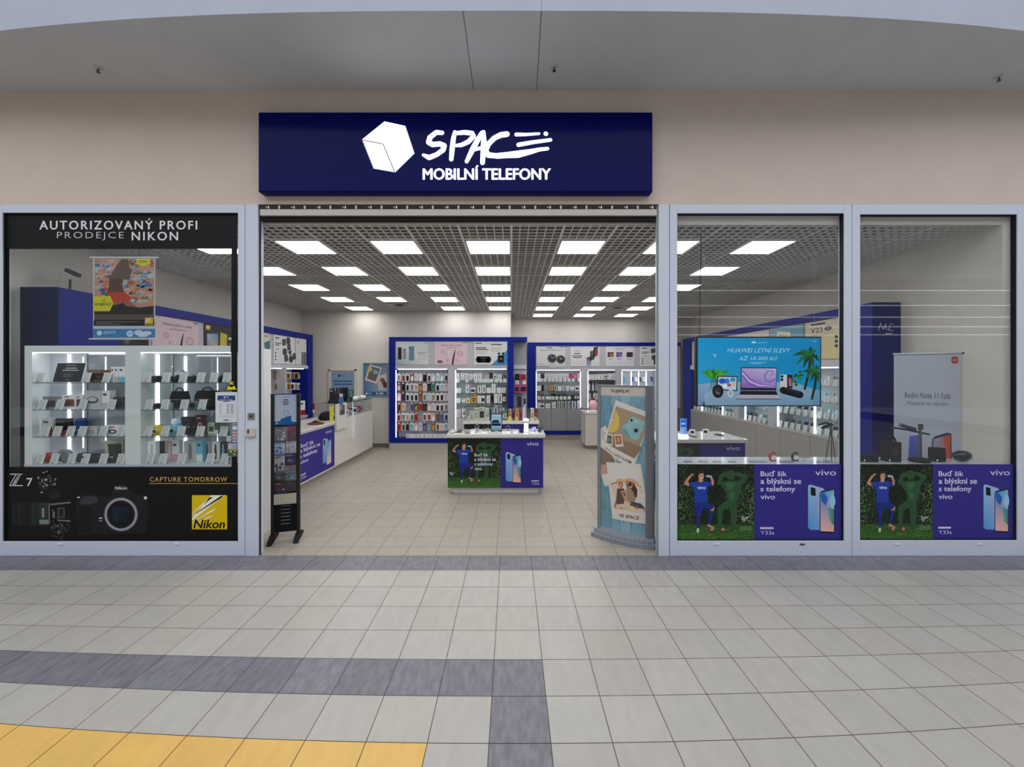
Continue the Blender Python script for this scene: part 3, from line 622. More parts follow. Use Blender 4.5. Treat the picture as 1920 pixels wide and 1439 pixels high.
# ---- right wall unit
XG = 5.05; yn, yf = 5.71, 12.05; zS = 2.985
t = empty('wall_shelving', (XG+.2, 8.7, 0), 'long blue framed shelving unit with lit phone shelves along the right wall', 'shelving')
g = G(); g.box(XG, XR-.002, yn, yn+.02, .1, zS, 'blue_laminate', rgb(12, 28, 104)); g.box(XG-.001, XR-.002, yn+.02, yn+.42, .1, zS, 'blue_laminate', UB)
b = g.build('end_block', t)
a = front(1645, 600, yn-.001); a.stroke([(1647, 620), (1651, 606), (1656, 618), (1661, 607), (1661, 619)], 1.1, rgb(190, 196, 215), 1); a.stroke([(1664, 616), (1666, 620), (1668, 616)], .9, rgb(190, 196, 215), 1)
a.stroke([(1675, 609), (1672, 606.5), (1668.5, 609), (1667.5, 615), (1669, 620), (1675, 620.5)], 1.0, rgb(190, 196, 215), 1); a.rect(1660, 624.8, 1673, 627.2, rgb(170, 176, 200), 1)
a.build('hand_lettering', b)
G().box(XG, XR-.002, yn+.42, yf, zS-.12, zS, 'blue_laminate', UB).build('top_band', t)
G().box(XG, XR-.002, yf-.55, yf-.04, .1, zS-.12, 'blue_laminate', UB).build('end_post', t)
G().box(XG+.04, XR-.002, yn+.42, yf-.55, 2.12, zS-.12, 'matte', rgb(200, 194, 186)).build('poster_wall', t)
G().box(XG-.01, XR-.002, yn+.42, yf-.55, 2.09, 2.20, 'satin', UG).build('pelmet', t)
G().box(XR-.02, XR-.002, yn+.42, yf-.55, .9, 2.12, 'matte', UPB).build('back_panel', t)
G().box(XG, XR-.02, yn+.42, yf-.55, .925, .97, 'satin', rgb(170, 168, 168)).build('base_shelf', t)
for zz in (1.24, 1.51, 1.78): G().box(XG+.03, XR-.02, yn+.42, yf-.55, zz-.008, zz, 'shelf_glass').build('glass_shelf', t)
ys = yn+.42
for k in range(7):
    y0 = ys+k*(yf-.55-ys)/7; y1 = ys+(k+1)*(yf-.55-ys)/7
    G().box(XG, XG+.02, y0+.004, y1-.004, .1, .92, 'satin', rgb(150, 146, 144)).build('cabinet_door', t, bevel=.002)
G().box(XG+.02, XR-.02, ys, yf-.55, .1, .925, 'satin', rgb(110, 108, 108)).build('cabinet_body', t)
for px in (1316, 1355, 1397.5, 1459, 1528):
    d = F*XG/(px-CX); G().box(XG+.0, XG+.02, d, d+.03, .98, 2.08, 'led_strip').build('led_strip', t)
for px in (1380, 1445): 
    d = F*XG/(px-CX); G().box(XG+.005, XR-.02, d-.09, d+.09, .97, 2.1, 'satin', BULK).build('divider', t)
G().box(XG+.03, XG+.06, ys+.1, yf-.7, 2.07, 2.089, 'led_strip').build('led_strip', t)
G().box(XG+.02, XR-.002, yn, yf, 0, .1, 'satin', rgb(110, 108, 108)).build('plinth', t)

# ================================================= posters over the shelves
def board(a, w_, h_, c, name='poster', label=''):
    return a.build(name, label=label, category='poster')
def side_art(Xp, d0, d1, zt, zb_, wl, hl):
    return span((Xp, d0, zt), (Xp, d1, zt), (Xp, d0, zb_), wl, hl)
PG = rgb(206, 210, 212)
# art contents in a 60 x 44 frame
def art_phones(a):
    a.slab(0, 0, 60, 44, .012, rgb(190, 200, 202)); a.poly([(0, 0), (60, 0), (60, 44), (0, 44)], [rgb(200, 206, 208), rgb(186, 196, 200), rgb(200, 204, 204), rgb(150, 164, 170)], 1)
    for x, w_, y0, y1, c in ((3, 7, 11, 34, rgb(40, 40, 48)), (12.5, 6, 13, 33, rgb(140, 138, 156)), (23.5, 10, 9, 36, rgb(96, 130, 152))): a.rect(x, y0, x+w_, y1, c, 2); a.ell(x+1.8, y0+3, 1, 1.2, BLACK, 3)
    a.lines(40, 20, 57, 2, 3, .8, DGREY); a.lines(40, 27, 58, 2, 5, .7, GREY); a.ell(56.5, 3.5, 1.6, 1.2, GREY, 2)
def art_brush(a, txt='Stylová péče o zuby'):
    a.slab(0, 0, 60, 44, .012, rgb(206, 184, 192)); a.text(txt, 12, 5, 50, 9.5, DGREY, 2); a.rect(20, 11.5, 42, 12.3, rgb(150, 110, 120), 2); a.rect(52, 1.5, 59, 2.6, DGREY, 2)
    for x, y, r in ((16, 19, 4), (47, 23, 6), (21, 26, 2), (41, 35, 3), (24, 35, 3)): a.ell(x, y, r, r*.85, rgb(186, 150, 164), 1.5); a.ell(x, y, r*.7, r*.55, rgb(200, 170, 180), 2)
    a.stroke([(25, 17), (31, 42)], [.6, 1.6], rgb(220, 210, 214), 2); a.stroke([(38, 16), (36, 24), (33, 42)], [1, 2.6, 3.4], rgb(48, 42, 60), 3); a.ell(10, 38, 5, 2.6, BLACK, 2); a.rect(7, 37.4, 13, 38.6, LGREY, 3)
def art_speaker(a):
    a.slab(0, 0, 60, 44, .012, rgb(206, 208, 208)); a.poly([(60, 16), (60, 44), (31, 44)], rgb(60, 130, 190), 1); a.rect(2.5, 2.5, 14, 4, DGREY, 2)
    a.rect(3, 11, 22, 12.5, BLACK, 2); a.rect(3, 14, 25, 15.5, BLACK, 2); a.rect(31, 4.6, 50, 6.4, BLACK, 2); a.lines(3, 19, 24, 2, 3, .6, GREY); a.lines(31, 12, 52, 3, 3, .6, GREY)
    a.ell(8, 34, 5, 6, BLACK, 2); a.ell(26, 34, 5, 6, BLACK, 2); a.rect(6, 28, 28, 40, BLACK, 2); a.rect(9, 31, 25, 32, DGREY, 3)
    a.rect(43, 26, 54, 40, BLACK, 2.5); a.ell(45, 22.5, 2.4, 2, BLACK, 2.5); a.ell(52.5, 22.5, 2.4, 2, BLACK, 2.5); a.stroke([(45, 23), (46.5, 27)], 1.4, BLACK, 2.5); a.stroke([(52, 23), (51, 27)], 1.4, BLACK, 2.5); a.rect(47, 32, 50.5, 33.5, LGREY, 3)
def watch(a, x, y, r, c, face=BLACK):
    a.poly([(x-r*.7, y), (x-r*.5, y+r*2), (x+r*.6, y+r*2), (x+r*.7, y)], LGREY, 2); a.ell(x, y, r, r, c, 2.5, 24); a.ell(x, y, r*.78, r*.78, face, 3, 24); a.stroke([(x, y), (x+r*.5, y-r*.3)], .6, WHITE, 3.5); a.stroke([(x, y), (x-r*.2, y-r*.5)], .6, WHITE, 3.5)
def art_watches(a):
    a.slab(0, 0, 60, 44, .012, rgb(200, 202, 204)); a.text('HUAWEI WATCH GT 3', 8, 7, 55, 10.5, DGREY, 2); a.rect(22, 2.5, 33, 4.5, rgb(150, 60, 60), 2); a.rect(49, 1.5, 58, 2.6, BLACK, 2); a.lines(3, 39, 16, 1, 2, .7, GREY)
    watch(a, 33, 27, 10.5, rgb(130, 136, 140), rgb(40, 50, 66)); watch(a, 51, 29, 9, rgb(60, 48, 36), rgb(60, 54, 40))
def art_handsets(a):
    a.slab(0, 0, 60, 44, .012, rgb(206, 207, 209)); a.rect(7, 10, 20, 11, GREY, 2); a.rect(7, 15.1, 20, 16.9, BLACK, 2); a.rect(3, 20.5, 24, 22, BLACK, 2); a.rect(5, 24, 22, 25.5, BLACK, 2); a.lines(3, 34, 22, 2, 3, .5, LGREY)
    for x, y, c1, c2 in ((33, 22, rgb(120, 40, 46), rgb(130, 170, 190)), (40, 8, rgb(80, 120, 120), rgb(60, 60, 70)), (47, 0, rgb(60, 60, 60), rgb(150, 70, 60))): a.poly([(x, y+3), (x+9, y), (x+9, min(44, y+20)), (x, min(44, y+25))], [c1, c1, c2, c2], 2); a.ell(x+2, y+6, 1, 1.5, BLACK, 3)
def art_trio(a):
    a.slab(0, 0, 60, 44, .012, rgb(208, 206, 212)); a.lines(19, 5, 41, 2, 3, .9, GREY)
    for x, c, d in ((4, rgb(60, 40, 34), rgb(190, 150, 110)), (22, rgb(70, 80, 120), rgb(170, 130, 190)), (44, rgb(44, 40, 58), rgb(90, 60, 60))): a.poly([(x, 13), (x+13, 13), (x+13, 24), (x, 24)], [c, c, d, c], 2); a.rect(x+2, 28, x+10, 29.4, GREY, 2)
    a.ell(30, 37, 2.4, 2, GREY, 2); a.ell(30, 37, 1.7, 1.4, WHITE, 3)
def art_brand(a):
    a.slab(0, 0, 60, 44, .012, rgb(214, 214, 216)); a.rect(4, 3.6, 14, 5.4, DGREY, 2); a.lines(3, 12, 20, 2, 3, 1.2, BLACK, 2, .4); a.rect(5, 21, 15, 22, GREY, 2)
    for y in (28, 33, 38): a.ell(5, y, 1.5, 1.7, DGREY, 2); a.rect(9, y-.4, 17, y+.4, LGREY, 2)
    for x, y, r in ((26, 9, 0), (38, 4, 1), (40, 16, 0), (28, 22, 1), (44, 24, 2), (32, 34, 0), (46, 33, 1), (56, 30, 0)):
        if r == 1: a.ell(x+2, y+3, 6.4, 6, rgb(70, 72, 80), 2)
        elif r == 0: a.poly([(x-4, y-3), (x+6, y-5), (x+8, y+5), (x-3, y+7)], rgb(80, 82, 90), 2)
        else: a.poly([(x-5, y), (x+6, y-3), (x+3, y+8)], rgb(60, 62, 70), 2)
def art_columns(a):
    a.slab(0, 0, 60, 44, .012, rgb(210, 212, 214)); a.lines(5, 4, 20, 2, 3.6, 1, DGREY); a.rect(55, 4, 58, 9, GREY, 2); a.lines(6, 13, 30, 5, 3, .4, LGREY)
    for k, c in enumerate((rgb(60, 66, 80), rgb(120, 130, 140), rgb(70, 80, 96), rgb(110, 126, 140))): a.rect(32+k*7, 22+k % 2, 38+k*7, 44, c, 2)
def art_nikonposter(a, txt='NIKON'):
    a.slab(0, 0, 60, 44, .012, rgb(44, 44, 50)); nikon_logo(a, 2, 2, 9, 7.5)
    a.poly([(4, 12), (22, 10), (22, 34), (4, 36)], [rgb(150, 170, 200), rgb(90, 130, 180), rgb(190, 160, 60), rgb(80, 90, 120)], 2); a.poly([(26, 8), (38, 10), (36, 44), (24, 44)], rgb(190, 170, 50), 2); a.rect(40, 13, 57, 16, LGREY, 2); a.lines(40, 21, 58, 6, 3.5, 1, GREY)
def art_auth(a):
    a.slab(0, 0, 60, 44, .012, rgb(26, 26, 28)); nikon_logo(a, 26, 34, 34, 42); a.text('AUTORIZOVANÝ', 36, 36, 59, 41, LGREY, 2, bold=.02)
    for y in (6, 10, 14): a.poly([(0, y), (18, y-.6), (18, y+1.2), (0, y+.8)], rgb(210, 214, 222), 2)
    a.ell(14, 27, 9, 7, rgb(50, 50, 54), 2); a.ell(14, 27, 5, 4, rgb(90, 92, 96), 3)
def art_green(a): a.slab(0, 0, 60, 44, .012, rgb(200, 206, 206)); a.rect(46, 3, 56, 6, rgb(190, 160, 60), 2); a.rect(34, 12, 44, 20, DGREY, 2); a.poly([(46, 14), (60, 10), (60, 44), (50, 44)], rgb(70, 120, 120), 2)
def art_v23(a):
    a.slab(0, 0, 60, 44, .012, rgb(214, 204, 192)); a.poly([(0, 0), (60, 0), (60, 44), (0, 44)], [rgb(206, 196, 186), rgb(220, 208, 192), rgb(226, 206, 120), rgb(210, 200, 190)], 1)
    a.rect(9, 2, 30, 4, DGREY, 2); a.text('V23', 9, 7, 26, 13, DGREY, 2); a.ell(34, 9.5, 5, 2.6, DGREY, 2); a.text('5G', 31.5, 8, 36.5, 11, rgb(214, 204, 192), 3); a.rect(9, 15.5, 33, 16.2, GREY, 2); a.lines(9, 23, 30, 4, 4, .4, rgb(190, 176, 164))
    for y in (20, 25, 30): a.ell(45, y, 2.2, 1.9, rgb(80, 70, 70), 2)
def art_beach(a):
    a.slab(0, 0, 60, 44, .012, rgb(120, 160, 180)); a.poly([(0, 0), (60, 0), (60, 44), (0, 44)], [rgb(130, 176, 196), rgb(120, 160, 186), rgb(90, 130, 160), rgb(100, 140, 168)], 1)
    a.poly([(14, 4), (38, 8), (32, 40), (8, 36)], rgb(226, 220, 208), 2); a.poly([(16, 8), (34, 11), (30, 32), (12, 29)], rgb(200, 170, 110), 3); a.poly([(20, 12), (30, 14), (27, 28), (16, 26)], rgb(90, 150, 170), 4)
def art_gadgets(a): a.slab(0, 0, 60, 44, .012, rgb(206, 204, 200)); a.ell(40, 14, 7, 6, DGREY, 2); a.rect(30, 16, 50, 22, BLACK, 2.2); a.lines(4, 8, 22, 3, 4, 1.2, DGREY)
def art_bars(a):
    a.slab(0, 0, 60, 44, .012, rgb(200, 202, 206)); a.lines(4, 14, 22, 2, 4, 1.2, DGREY)
    for x in (30, 38, 46): a.rect(x, 10, x+6, 34, rgb(50, 54, 64), 2)
for (fn, x0, x1, lab) in ((art_phones, 743, 803.3, 'white poster with three standing phones, leftmost above the phone case wall'), (art_brush, 814.8, 876, 'pink electric toothbrush poster above the back left display'), (art_speaker, 889, 951, 'grey and blue poster with black speaker and earbuds, above the back left display')):
    dd = dB+.016; a = span(P(x0, 640.8, dd), P(x1, 640.8, dd), P(x0, 684.5, dd), 60, 44); a.eps = .0012; fn(a); board(a, 0, 0, 0, label=lab)
for (fn, x0, x1, lab) in ((art_watches, 1005.3, 1059.5, 'pale poster with two round watches above the back right display'), (art_handsets, 1070, 1124.5, 'pale poster with three tilted phones above the back right display'),
                          (art_trio, 1135.7, 1189.2, 'pale poster with three small square pictures above the back right display'), (art_brand, 1200, 1254, 'white poster with dark gadget shapes, rightmost on the back right display')):
    dd = dC+.016; a = span(P(x0, 649.6, dd), P(x1, 649.6, dd), P(x0, 687, dd), 60, 44); a.eps = .0012; fn(a); board(a, 0, 0, 0, label=lab)
for (fn, d0, lab) in ((art_auth, 5.46, 'black camera dealer poster nearest the window on the left wall unit'), (art_brush, 5.96, 'pink toothbrush poster on the left wall unit, seen through the left window'), (art_nikonposter, 6.97, 'dark poster with yellow camera logo on the left wall unit'),
                      (art_green, 7.98, 'pale poster with green picture, third from the far end of the left wall unit'), (art_brand, 9.0, 'white poster with dark gadget shapes, second from the far end of the left wall unit'), (art_columns, 9.93, 'white poster with grey phone columns at the far end of the left wall unit')):
    a = side_art(XF-.026, d0, min(d0+(.88 if d0 > 5.6 else .44), yF-.28), 2.845, 2.2, 60, 44); a.eps = .0012; fn(a); board(a, 0, 0, 0, label=lab)
for (fn, d0, lab) in ((art_v23, 6.14, 'beige phone poster at the window end of the right wall unit'), (art_beach, 7.08, 'light blue beach photo poster on the right wall unit, partly behind the hanging screen'), (art_gadgets, 8.03, 'white poster just above the top edge of the hanging screen, on the right wall unit'),
                      (art_trio, 8.97, 'poster hidden mostly behind the hanging screen, nearer the far end'), (art_bars, 9.95, 'pale poster with dark vertical bars just left of the hanging screen')):
    a = side_art(XG+.02, min(d0+.9, yf-.58), d0, 2.845, 2.22, 60, 44); a.eps = .0012; fn(a); board(a, 0, 0, 0, label=lab)
# ================================================= generic goods (mesh shared between copies)
_pm = {}
def place(name, key, make, loc, label, cat, group=None, rotz=0, scale=None):
    """one countable thing; the first of its kind carries the mesh, the others are copies of it"""
    if key in _pm:
        o = _pm[key].copy(); C.objects.link(o)
        for ch in _pm[key].children: c = ch.copy(); C.objects.link(c); c.parent = o
    else:
        res = make()
        if isinstance(res, G):
            o = bpy.data.objects.new(name, res.mesh(name)); C.objects.link(o)
        else:
            main, parts = res
            if main is None: o = bpy.data.objects.new(name, None); o.empty_display_size = .05
            else: o = bpy.data.objects.new(name, main.mesh(name))
            C.objects.link(o)
            for pn, pg, *lb in parts:
                c = bpy.data.objects.new(pn, pg.mesh(pn)); C.objects.link(c); c.parent = o
                if lb: c['label'] = lb[0]
        _pm[key] = o
    o.location = loc; o.rotation_euler = (0, 0, rotz); o['label'] = label; o['category'] = cat
    if group: o['group'] = group
    elif 'group' in o: del o['group']
    if len(label.split()) > 16: o['label'] = label.replace('pale grey', 'pale').replace('dark grey', 'dark').replace('light blue', 'sky').replace('deep blue', 'navy')
    return o
# every maker builds round the origin: x width centred, front towards -y, z from 0
def m_pack(w_, h_, card, item, dep=.018, style=0):
    def f():
        g = G(); c = COLS.get(card, card); k = COLS.get(item, item)
        g.box(-w_/2, w_/2, 0, dep, 0, h_, 'print', c)
        a = Art((-w_/2, -.0012, h_), (w_/10, 0, 0), (0, 0, -h_/16)); a.N = Vector((0, -1, 0)); a.eps = .0008
        if style == 0: a.poly([(2.2, 3.4), (7.8, 3.4), (8.2, 4), (8.2, 14), (7.8, 14.8), (2.2, 14.8), (1.8, 14.2), (1.8, 4)], k, 1); a.ell(3.4, 5.4, 1, 1.3, BLACK if item != 'black' else DGREY, 2, 8)
        elif style == 1: a.rect(1.5, 5, 8.5, 8.5, k, 1); a.ell(5, 12, 2.6, 2, k, 1, 10); a.rect(2, 1.6, 8, 2.6, GREY, 1)
        elif style == 2: a.stroke([(3, 5), (5, 8), (4, 11), (7, 13)], 1.3, k, 1); a.rect(2, 2, 8, 3, GREY, 1)
        elif style == 3: a.rect(1.2, 4, 4.6, 13, k, 1); a.rect(5.4, 4, 8.8, 13, k, 1)
        a.ell(5, 1.1, .8, .6, DGREY, 2, 8)
        g.V += a.V and [] or []
        merge(g, a); return g
    return f
def merge(g, a):
    n = len(g.V); g.V += a.V; g.Fc += [tuple(i+n for i in f) for f in a.Fc]; g.M += a.M; g.K += a.K
def m_box(w_, h_, dep, body, pic=None, style='label', mat='print'):
    def f():
        g = G(); c = COLS.get(body, body); g.box(-w_/2, w_/2, 0, dep, 0, h_, mat, c)
        a = Art((-w_/2, -.0012, h_), (w_/10, 0, 0), (0, 0, -h_/10)); a.N = Vector((0, -1, 0)); a.eps = .0008
        k = COLS.get(pic, pic) if pic else GREY
        if style == 'label': a.rect(1.5, 1.2, 6, 2, k, 1); a.ell(5, 6, 2.4, 2.2, k, 1, 12); a.ell(5, 6, 1.2, 1.1, c, 2, 10)
        elif style == 'photo': a.rect(1, 3, 9, 8, k, 1); a.rect(1.2, 1, 5, 1.8, GREY, 1); a.ell(5, 5.6, 1.6, 1.4, DGREY, 2, 10)
        elif style == 'tall': a.poly([(4, 1.2), (6, 1.2), (6.6, 5), (6.2, 9), (3.8, 9), (3.4, 5)], k, 1)
        elif style == 'stripe': a.rect(0, 6.5, 10, 10, k, 1); a.rect(1.5, 1.5, 6, 2.6, DGREY, 1)
        elif style == 'ring': a.ell(5, 5, 3.4, 1.8, k, 1, 20); a.ell(5, 4.7, 2.6, 1.2, c, 2, 20)
        merge(g, a); return g
    return f
def m_card(w_, h_, lean=.3, col=None):
    def f():
        g = G(); c = col or rgb(206, 208, 208); o = h_*lean
        p = [(-w_/2, 0, 0), (w_/2, 0, 0), (w_/2, .002, 0), (-w_/2, .002, 0), (-w_/2, o, h_), (w_/2, o, h_), (w_/2, o+.002, h_), (-w_/2, o+.002, h_)]
        g.hexa(p, 'print', c); a = Art((-w_/2, o-.0008, h_), (w_/10, 0, 0), (0, -o/14, -h_/14)); a.N = Vector((0, -1, .2)).normalized(); a.eps = .0006
        a.lines(1.5, 2, 8, 5, 2.0, .5, rgb(140, 142, 146), 1); a.rect(1.5, 12, 6, 13, rgb(110, 112, 120), 1); merge(g, a)
        g.box(-w_*.3, w_*.3, .002, h_*.45+.002, 0, .002, 'print', c); return g
    return f
def m_handset(w_, h_, body, lean=.45):
    def f():
        k = COLS.get(body, body); g = G(); o = h_*lean; th = .008
        p = [(-w_/2, 0, .012), (w_/2, 0, .012), (w_/2, th, .012), (-w_/2, th, .012), (-w_/2, o, h_), (w_/2, o, h_), (w_/2, o+th, h_), (-w_/2, o+th, h_)]
        g.hexa(p, 'gloss', k); a = Art((-w_/2, o-.0008, h_), (w_/10, 0, 0), (0, -o/20, -(h_-.012)/20)); a.N = Vector((0, -1, .3)).normalized(); a.eps = .0006
        a.ell(2.6, 2.6, 1.3, 1.6, BLACK, 1, 10); a.ell(2.6, 5.8, 1.0, 1.3, BLACK, 1, 10); merge(g, a)
        s = G(); s.box(-w_*.3, w_*.3, -.004, o*.6, 0, .012, 'satin', LGREY); s.hexa([(-.012, o*.35, .012), (.012, o*.35, .012), (.012, o*.6, .012), (-.012, o*.6, .012), (-.012, o*.5+th, h_*.5), (.012, o*.5+th, h_*.5), (.012, o*.6+th, h_*.5), (-.012, o*.6+th, h_*.5)], 'satin', LGREY)
        return g, [('display_stand', s)]
    return f
def m_camera(w_, h_, body, lens=BLACK, instant=False):
    def f():
        g = G(); k = COLS.get(body, body); c = w_*.1
        prof = [(-w_/2+c, 0), (w_/2-c, 0), (w_/2, c), (w_/2, h_*.78), (w_/2-c, h_*.86), (w_*.18, h_*.86), (w_*.12, h_), (-w_*.12, h_), (-w_*.18, h_*.86), (-w_/2+c, h_*.86), (-w_/2, h_*.78), (-w_/2, c)] if not instant else \
               [(-w_*.36, 0), (w_*.36, 0), (w_*.5, h_*.18), (w_*.46, h_*.5), (w_*.5, h_*.82), (w_*.36, h_), (-w_*.36, h_), (-w_*.5, h_*.82), (-w_*.46, h_*.5), (-w_*.5, h_*.18)]
        g.ext([(x, 0, z) for x, z in prof], (0, w_*.36, 0), 'satin', k)
        l = G(); r = w_*.24; l.lathe((0, 0, h_*.42), [(r, 0), (r, -w_*.10), (r*.9, -w_*.22), (r*.62, -w_*.22), (r*.55, -w_*.17)], 'gloss', k if instant else lens, 'y', 20, cols=[k if instant else lens, lens if not instant else LGREY, LGREY if instant else DGREY, BLACK])
        l.lathe((0, 0, h_*.42), [(r*.55, -w_*.175), (.0001, -w_*.18)], 'gloss', BLACK, 'y', 20)
        fl = G(); fl.box(-w_*.1, w_*.1, -.003, .001, h_*.84, h_*.95, 'gloss', LGREY if not instant else WHITE)
        b = G(); b.lathe((w_*.33, w_*.14, h_*.86 if not instant else h_), [(w_*.07, -.004), (w_*.07, .008)], 'metal', LGREY, 'z', 12)
        return g, [('lens', l), ('flash', fl), ('shutter_button', b)]
    return f
def m_bag(w_, h_, k=None):
    def f():
        g = G(); c = k or rgb(22, 22, 26); d = min(w_*.5, .12)
        g.ext([(-w_/2, 0, 0), (w_/2, 0, 0), (w_*.5, 0, h_*.55), (w_*.36, 0, h_*.84), (-w_*.36, 0, h_*.84), (-w_*.5, 0, h_*.55)], (0, d, 0), 'matte', c)
        h = G(); h.tube([(w_*.26*math.cos(t), d*.4, h_*.8+h_*.2*math.sin(t)) for t in [math.pi*i/10 for i in range(11)]], .007, 'matte', c)
        p = G(); p.box(-w_*.34, w_*.34, -.012, 0, h_*.1, h_*.5, 'matte', rgb(34, 34, 40)); p.box(-w_*.34, w_*.34, -.013, -.011, h_*.42, h_*.44, 'metal', LGREY)
        return g, [('handle', h), ('front_pocket', p)]
    return f
def m_disc(r, dep, col, tilt=.25):       # round speaker leaning back on a stand
    def f():
        g = G(); k = COLS.get(col, col); g.lathe((0, dep, r), [(r*.82, -dep), (r, -dep*.6), (r, -dep*.2), (r*.8, 0)], 'satin', k, 'y', 24)
        m = G(); m.lathe((0, dep, r), [(r*.8, -dep-.001), (r*.3, -dep-.006), (.0001, -dep-.007)], 'matte', (k[0]*.75, k[1]*.75, k[2]*.75, 1), 'y', 24)
        return g, [('speaker_grille', m)]
    return f
def m_tower(w_, h_, dep, col):
    def f():
        g = G(); k = COLS.get(col, col); r = w_/2; dep = w_
        g.lathe((0, dep/2, 0), [(r*.9, 0), (r, .008), (r, h_-.012), (r*.86, h_)], 'matte', k, 'z', 20)
        b = G(); b.lathe((0, dep/2, h_), [(r*.7, 0), (r*.6, .003)], 'gloss', DGREY, 'z', 16); s = G(); s.box(-r*.3, r*.3, dep/2-r-.002, dep/2-r+.004, h_*.3, h_*.36, 'satin', LGREY)
        for q_ in (g, b, s): q_.V = [(x, y*.68, z) for x, y, z in q_.V]
        return g, [('control_ring', b), ('badge', s)]
    return f
def m_loaf(w_, h_, dep, col):
    def f():
        g = G(); k = COLS.get(col, col); n = 10
        prof = [(.25*h_, -w_/2), (.46*h_, -w_*.44), (.5*h_, -w_*.2), (.5*h_, w_*.2), (.46*h_, w_*.44), (.25*h_, w_/2)]
        g.lathe((0, dep/2, h_/2), prof, 'matte', k, 'x', 18); e = G(); e.lathe((w_/2, dep/2, h_/2), [(.24*h_, 0), (.2*h_, .006)], 'gloss', DGREY, 'x', 14)
        return g, [('end_cap', e)]
    return f

# ================================================= glass display case behind the left window
dc = 4.50; dep = .18; deps = (.18, .42); CW = rgb(224, 226, 226)
zc = lambda py: ZZ(py, dc); Xc = lambda px: XX(px, dc)
xl, xr = Xc(46), Xc(436)
t = empty('display_cabinet', ((xl+xr)/2, dc+.1, 0), 'tall white two-bay glass cabinet of cameras and gadgets behind the left window', 'display cabinet')
def cz(x0, x1, y0, y1, za, zb2, nm, m='satin', c=CW): return G().box(x0, x1, y0, y1, za, zb2, m, c).build(nm, t)
cz(xl, Xc(250), dc, dc+dep, zc(661), zc(648.5), 'top_panel'); cz(Xc(250), xr, dc, dc+.42, zc(661), zc(648.5), 'top_panel'); cz(xl, Xc(60), dc, dc+dep, zc(872), zc(661), 'side_panel'); cz(Xc(234.5), Xc(263.5), dc, dc+.42, zc(872), zc(661), 'centre_post')
cz(xr-.02, xr, dc, 5.22, 0, zc(648.5), 'side_panel'); cz(xl, Xc(250), dc-.005, dc+dep, zc(877), zc(871.5), 'bottom_shelf', c=rgb(196, 204, 208)); cz(Xc(250), xr, dc-.005, dc+.42, zc(877), zc(871.5), 'bottom_shelf', c=rgb(196, 204, 208)); cz(xl, xr-.02, dc+.0, dc+dep, 0, zc(877), 'base', c=rgb(90, 92, 96))
cz(xl, xr-.02, 5.19, 5.22, zc(661), zc(655), 'rear_rail')
for a0, a1, dep in ((60, 234.5, .18), (263.5, 433, .42)):
    x0, x1 = Xc(a0), Xc(a1); w_ = x1-x0
    fr0 = .42 if dep < .3 else .02
    if dep < .3: cz(x0, x0+w_*.42, dc+dep-.004, dc+dep, zc(871), zc(661), 'back_panel', 'satin', rgb(206, 208, 220))
    cz(x0+w_*fr0, x1, dc+dep-.004, dc+dep, zc(871), zc(661), 'mirror_panel', 'ghost_mirror', rgb(184, 188, 198))
    cz(x0+w_*fr0-.003, x0+w_*fr0+.003, dc+dep-.012, dc+dep-.004, zc(871), zc(661), 'panel_joint', 'metal', rgb(150, 160, 170))
    for py in (718, 769, 819.5): cz(x0, x1, dc+.004, dc+dep-.004, zc(py+1), zc(py-.3), 'glass_shelf', 'shelf_glass'); cz(x0, x1, dc+.002, dc+.004, zc(py+.9), zc(py-.2), 'shelf_edge', 'gloss', rgb(50, 70, 72))
    cz(x0, x1, dc+.01, dc+.02, zc(662.3), zc(661.2), 'led_strip', 'led_case')
    xx = x0+w_*.205
    if dep < .3: cz(xx, xx+.022, dc+dep-.012, dc+dep-.004, zc(868), zc(664), 'led_strip', 'led_case')
    else: cz(x0+.001, x0+.006, 4.695, 4.735, zc(868), zc(664), 'led_strip', 'led_case')
    for fr in ((.42-.05, .62, .985) if dep < .3 else (.55, .8)):  # glowing lines on the case back, standing in for reflections of LED strips
        xx = x0+w_*fr
        cz(xx, xx+.006, dc+dep-.010, dc+dep-.0045, zc(846), zc(668), 'led_strip', 'led_strip')
SH_ = {1: 718, 2: 769, 3: 819.5, 4: 871.5}; SHN = {1: 'top', 2: 'second', 3: 'third', 4: 'bottom'}
def on(shelf, x0, x1, ytop, name, make, label, cat, y=.045, group=None, key=None, dz=0, rotz=0):
    """stand a thing on a shelf of the case so that it spans x0..x1 and reaches ytop"""
    right = x0 > 250
    if y > .02: y = max(.055, min(y*2.6, .29)) if right else max(.056, min(y, .145))
    lim = (4.07 if right else 5.27)*F/(CX-x0)-dc-.055
    if y > .02: y = max(.045, min(y, lim))
    d = dc+y; b = zc(SH_[shelf]-.3)+.0005; s = d/F
    w_ = (x1-x0)*s; h_ = (H-(ytop-CY)*s)-b
    return place(name, key or (name, round(w_, 3), round(h_, 3), x0), make(w_, h_), (XX((x0+x1)/2, d), d, b+dz), label, cat, group, rotz)
cnt = {}
sides = {0: 'left', 1: 'right'}
for bay, sh, xs_ in ((0, 1, (64, 152, 190)), (0, 2, (69, 102, 145, 199)), (0, 3, (75, 97, 122, 144, 184, 216)), (0, 4, (65, 92, 124, 150, 184, 217)),
                     (1, 1, (266, 302, 334, 367, 392, 416)), (1, 2, (270, 300, 336, 370)), (1, 3, (268, 300, 330, 366, 410)), (1, 4, (272, 296, 331, 385, 412))):
    for i, x in enumerate(xs_):
        on(sh, x, x+15, SH_[sh]-(19 if sh < 3 else 17), 'price_card', lambda w_, h_: m_card(w_, h_), 'pale price card, %s from the left on the %s shelf of the %s case bay' % (ORD[i], SHN[sh], sides[bay]), 'price card', .012 , 'price cards in the window case', key='casecard')
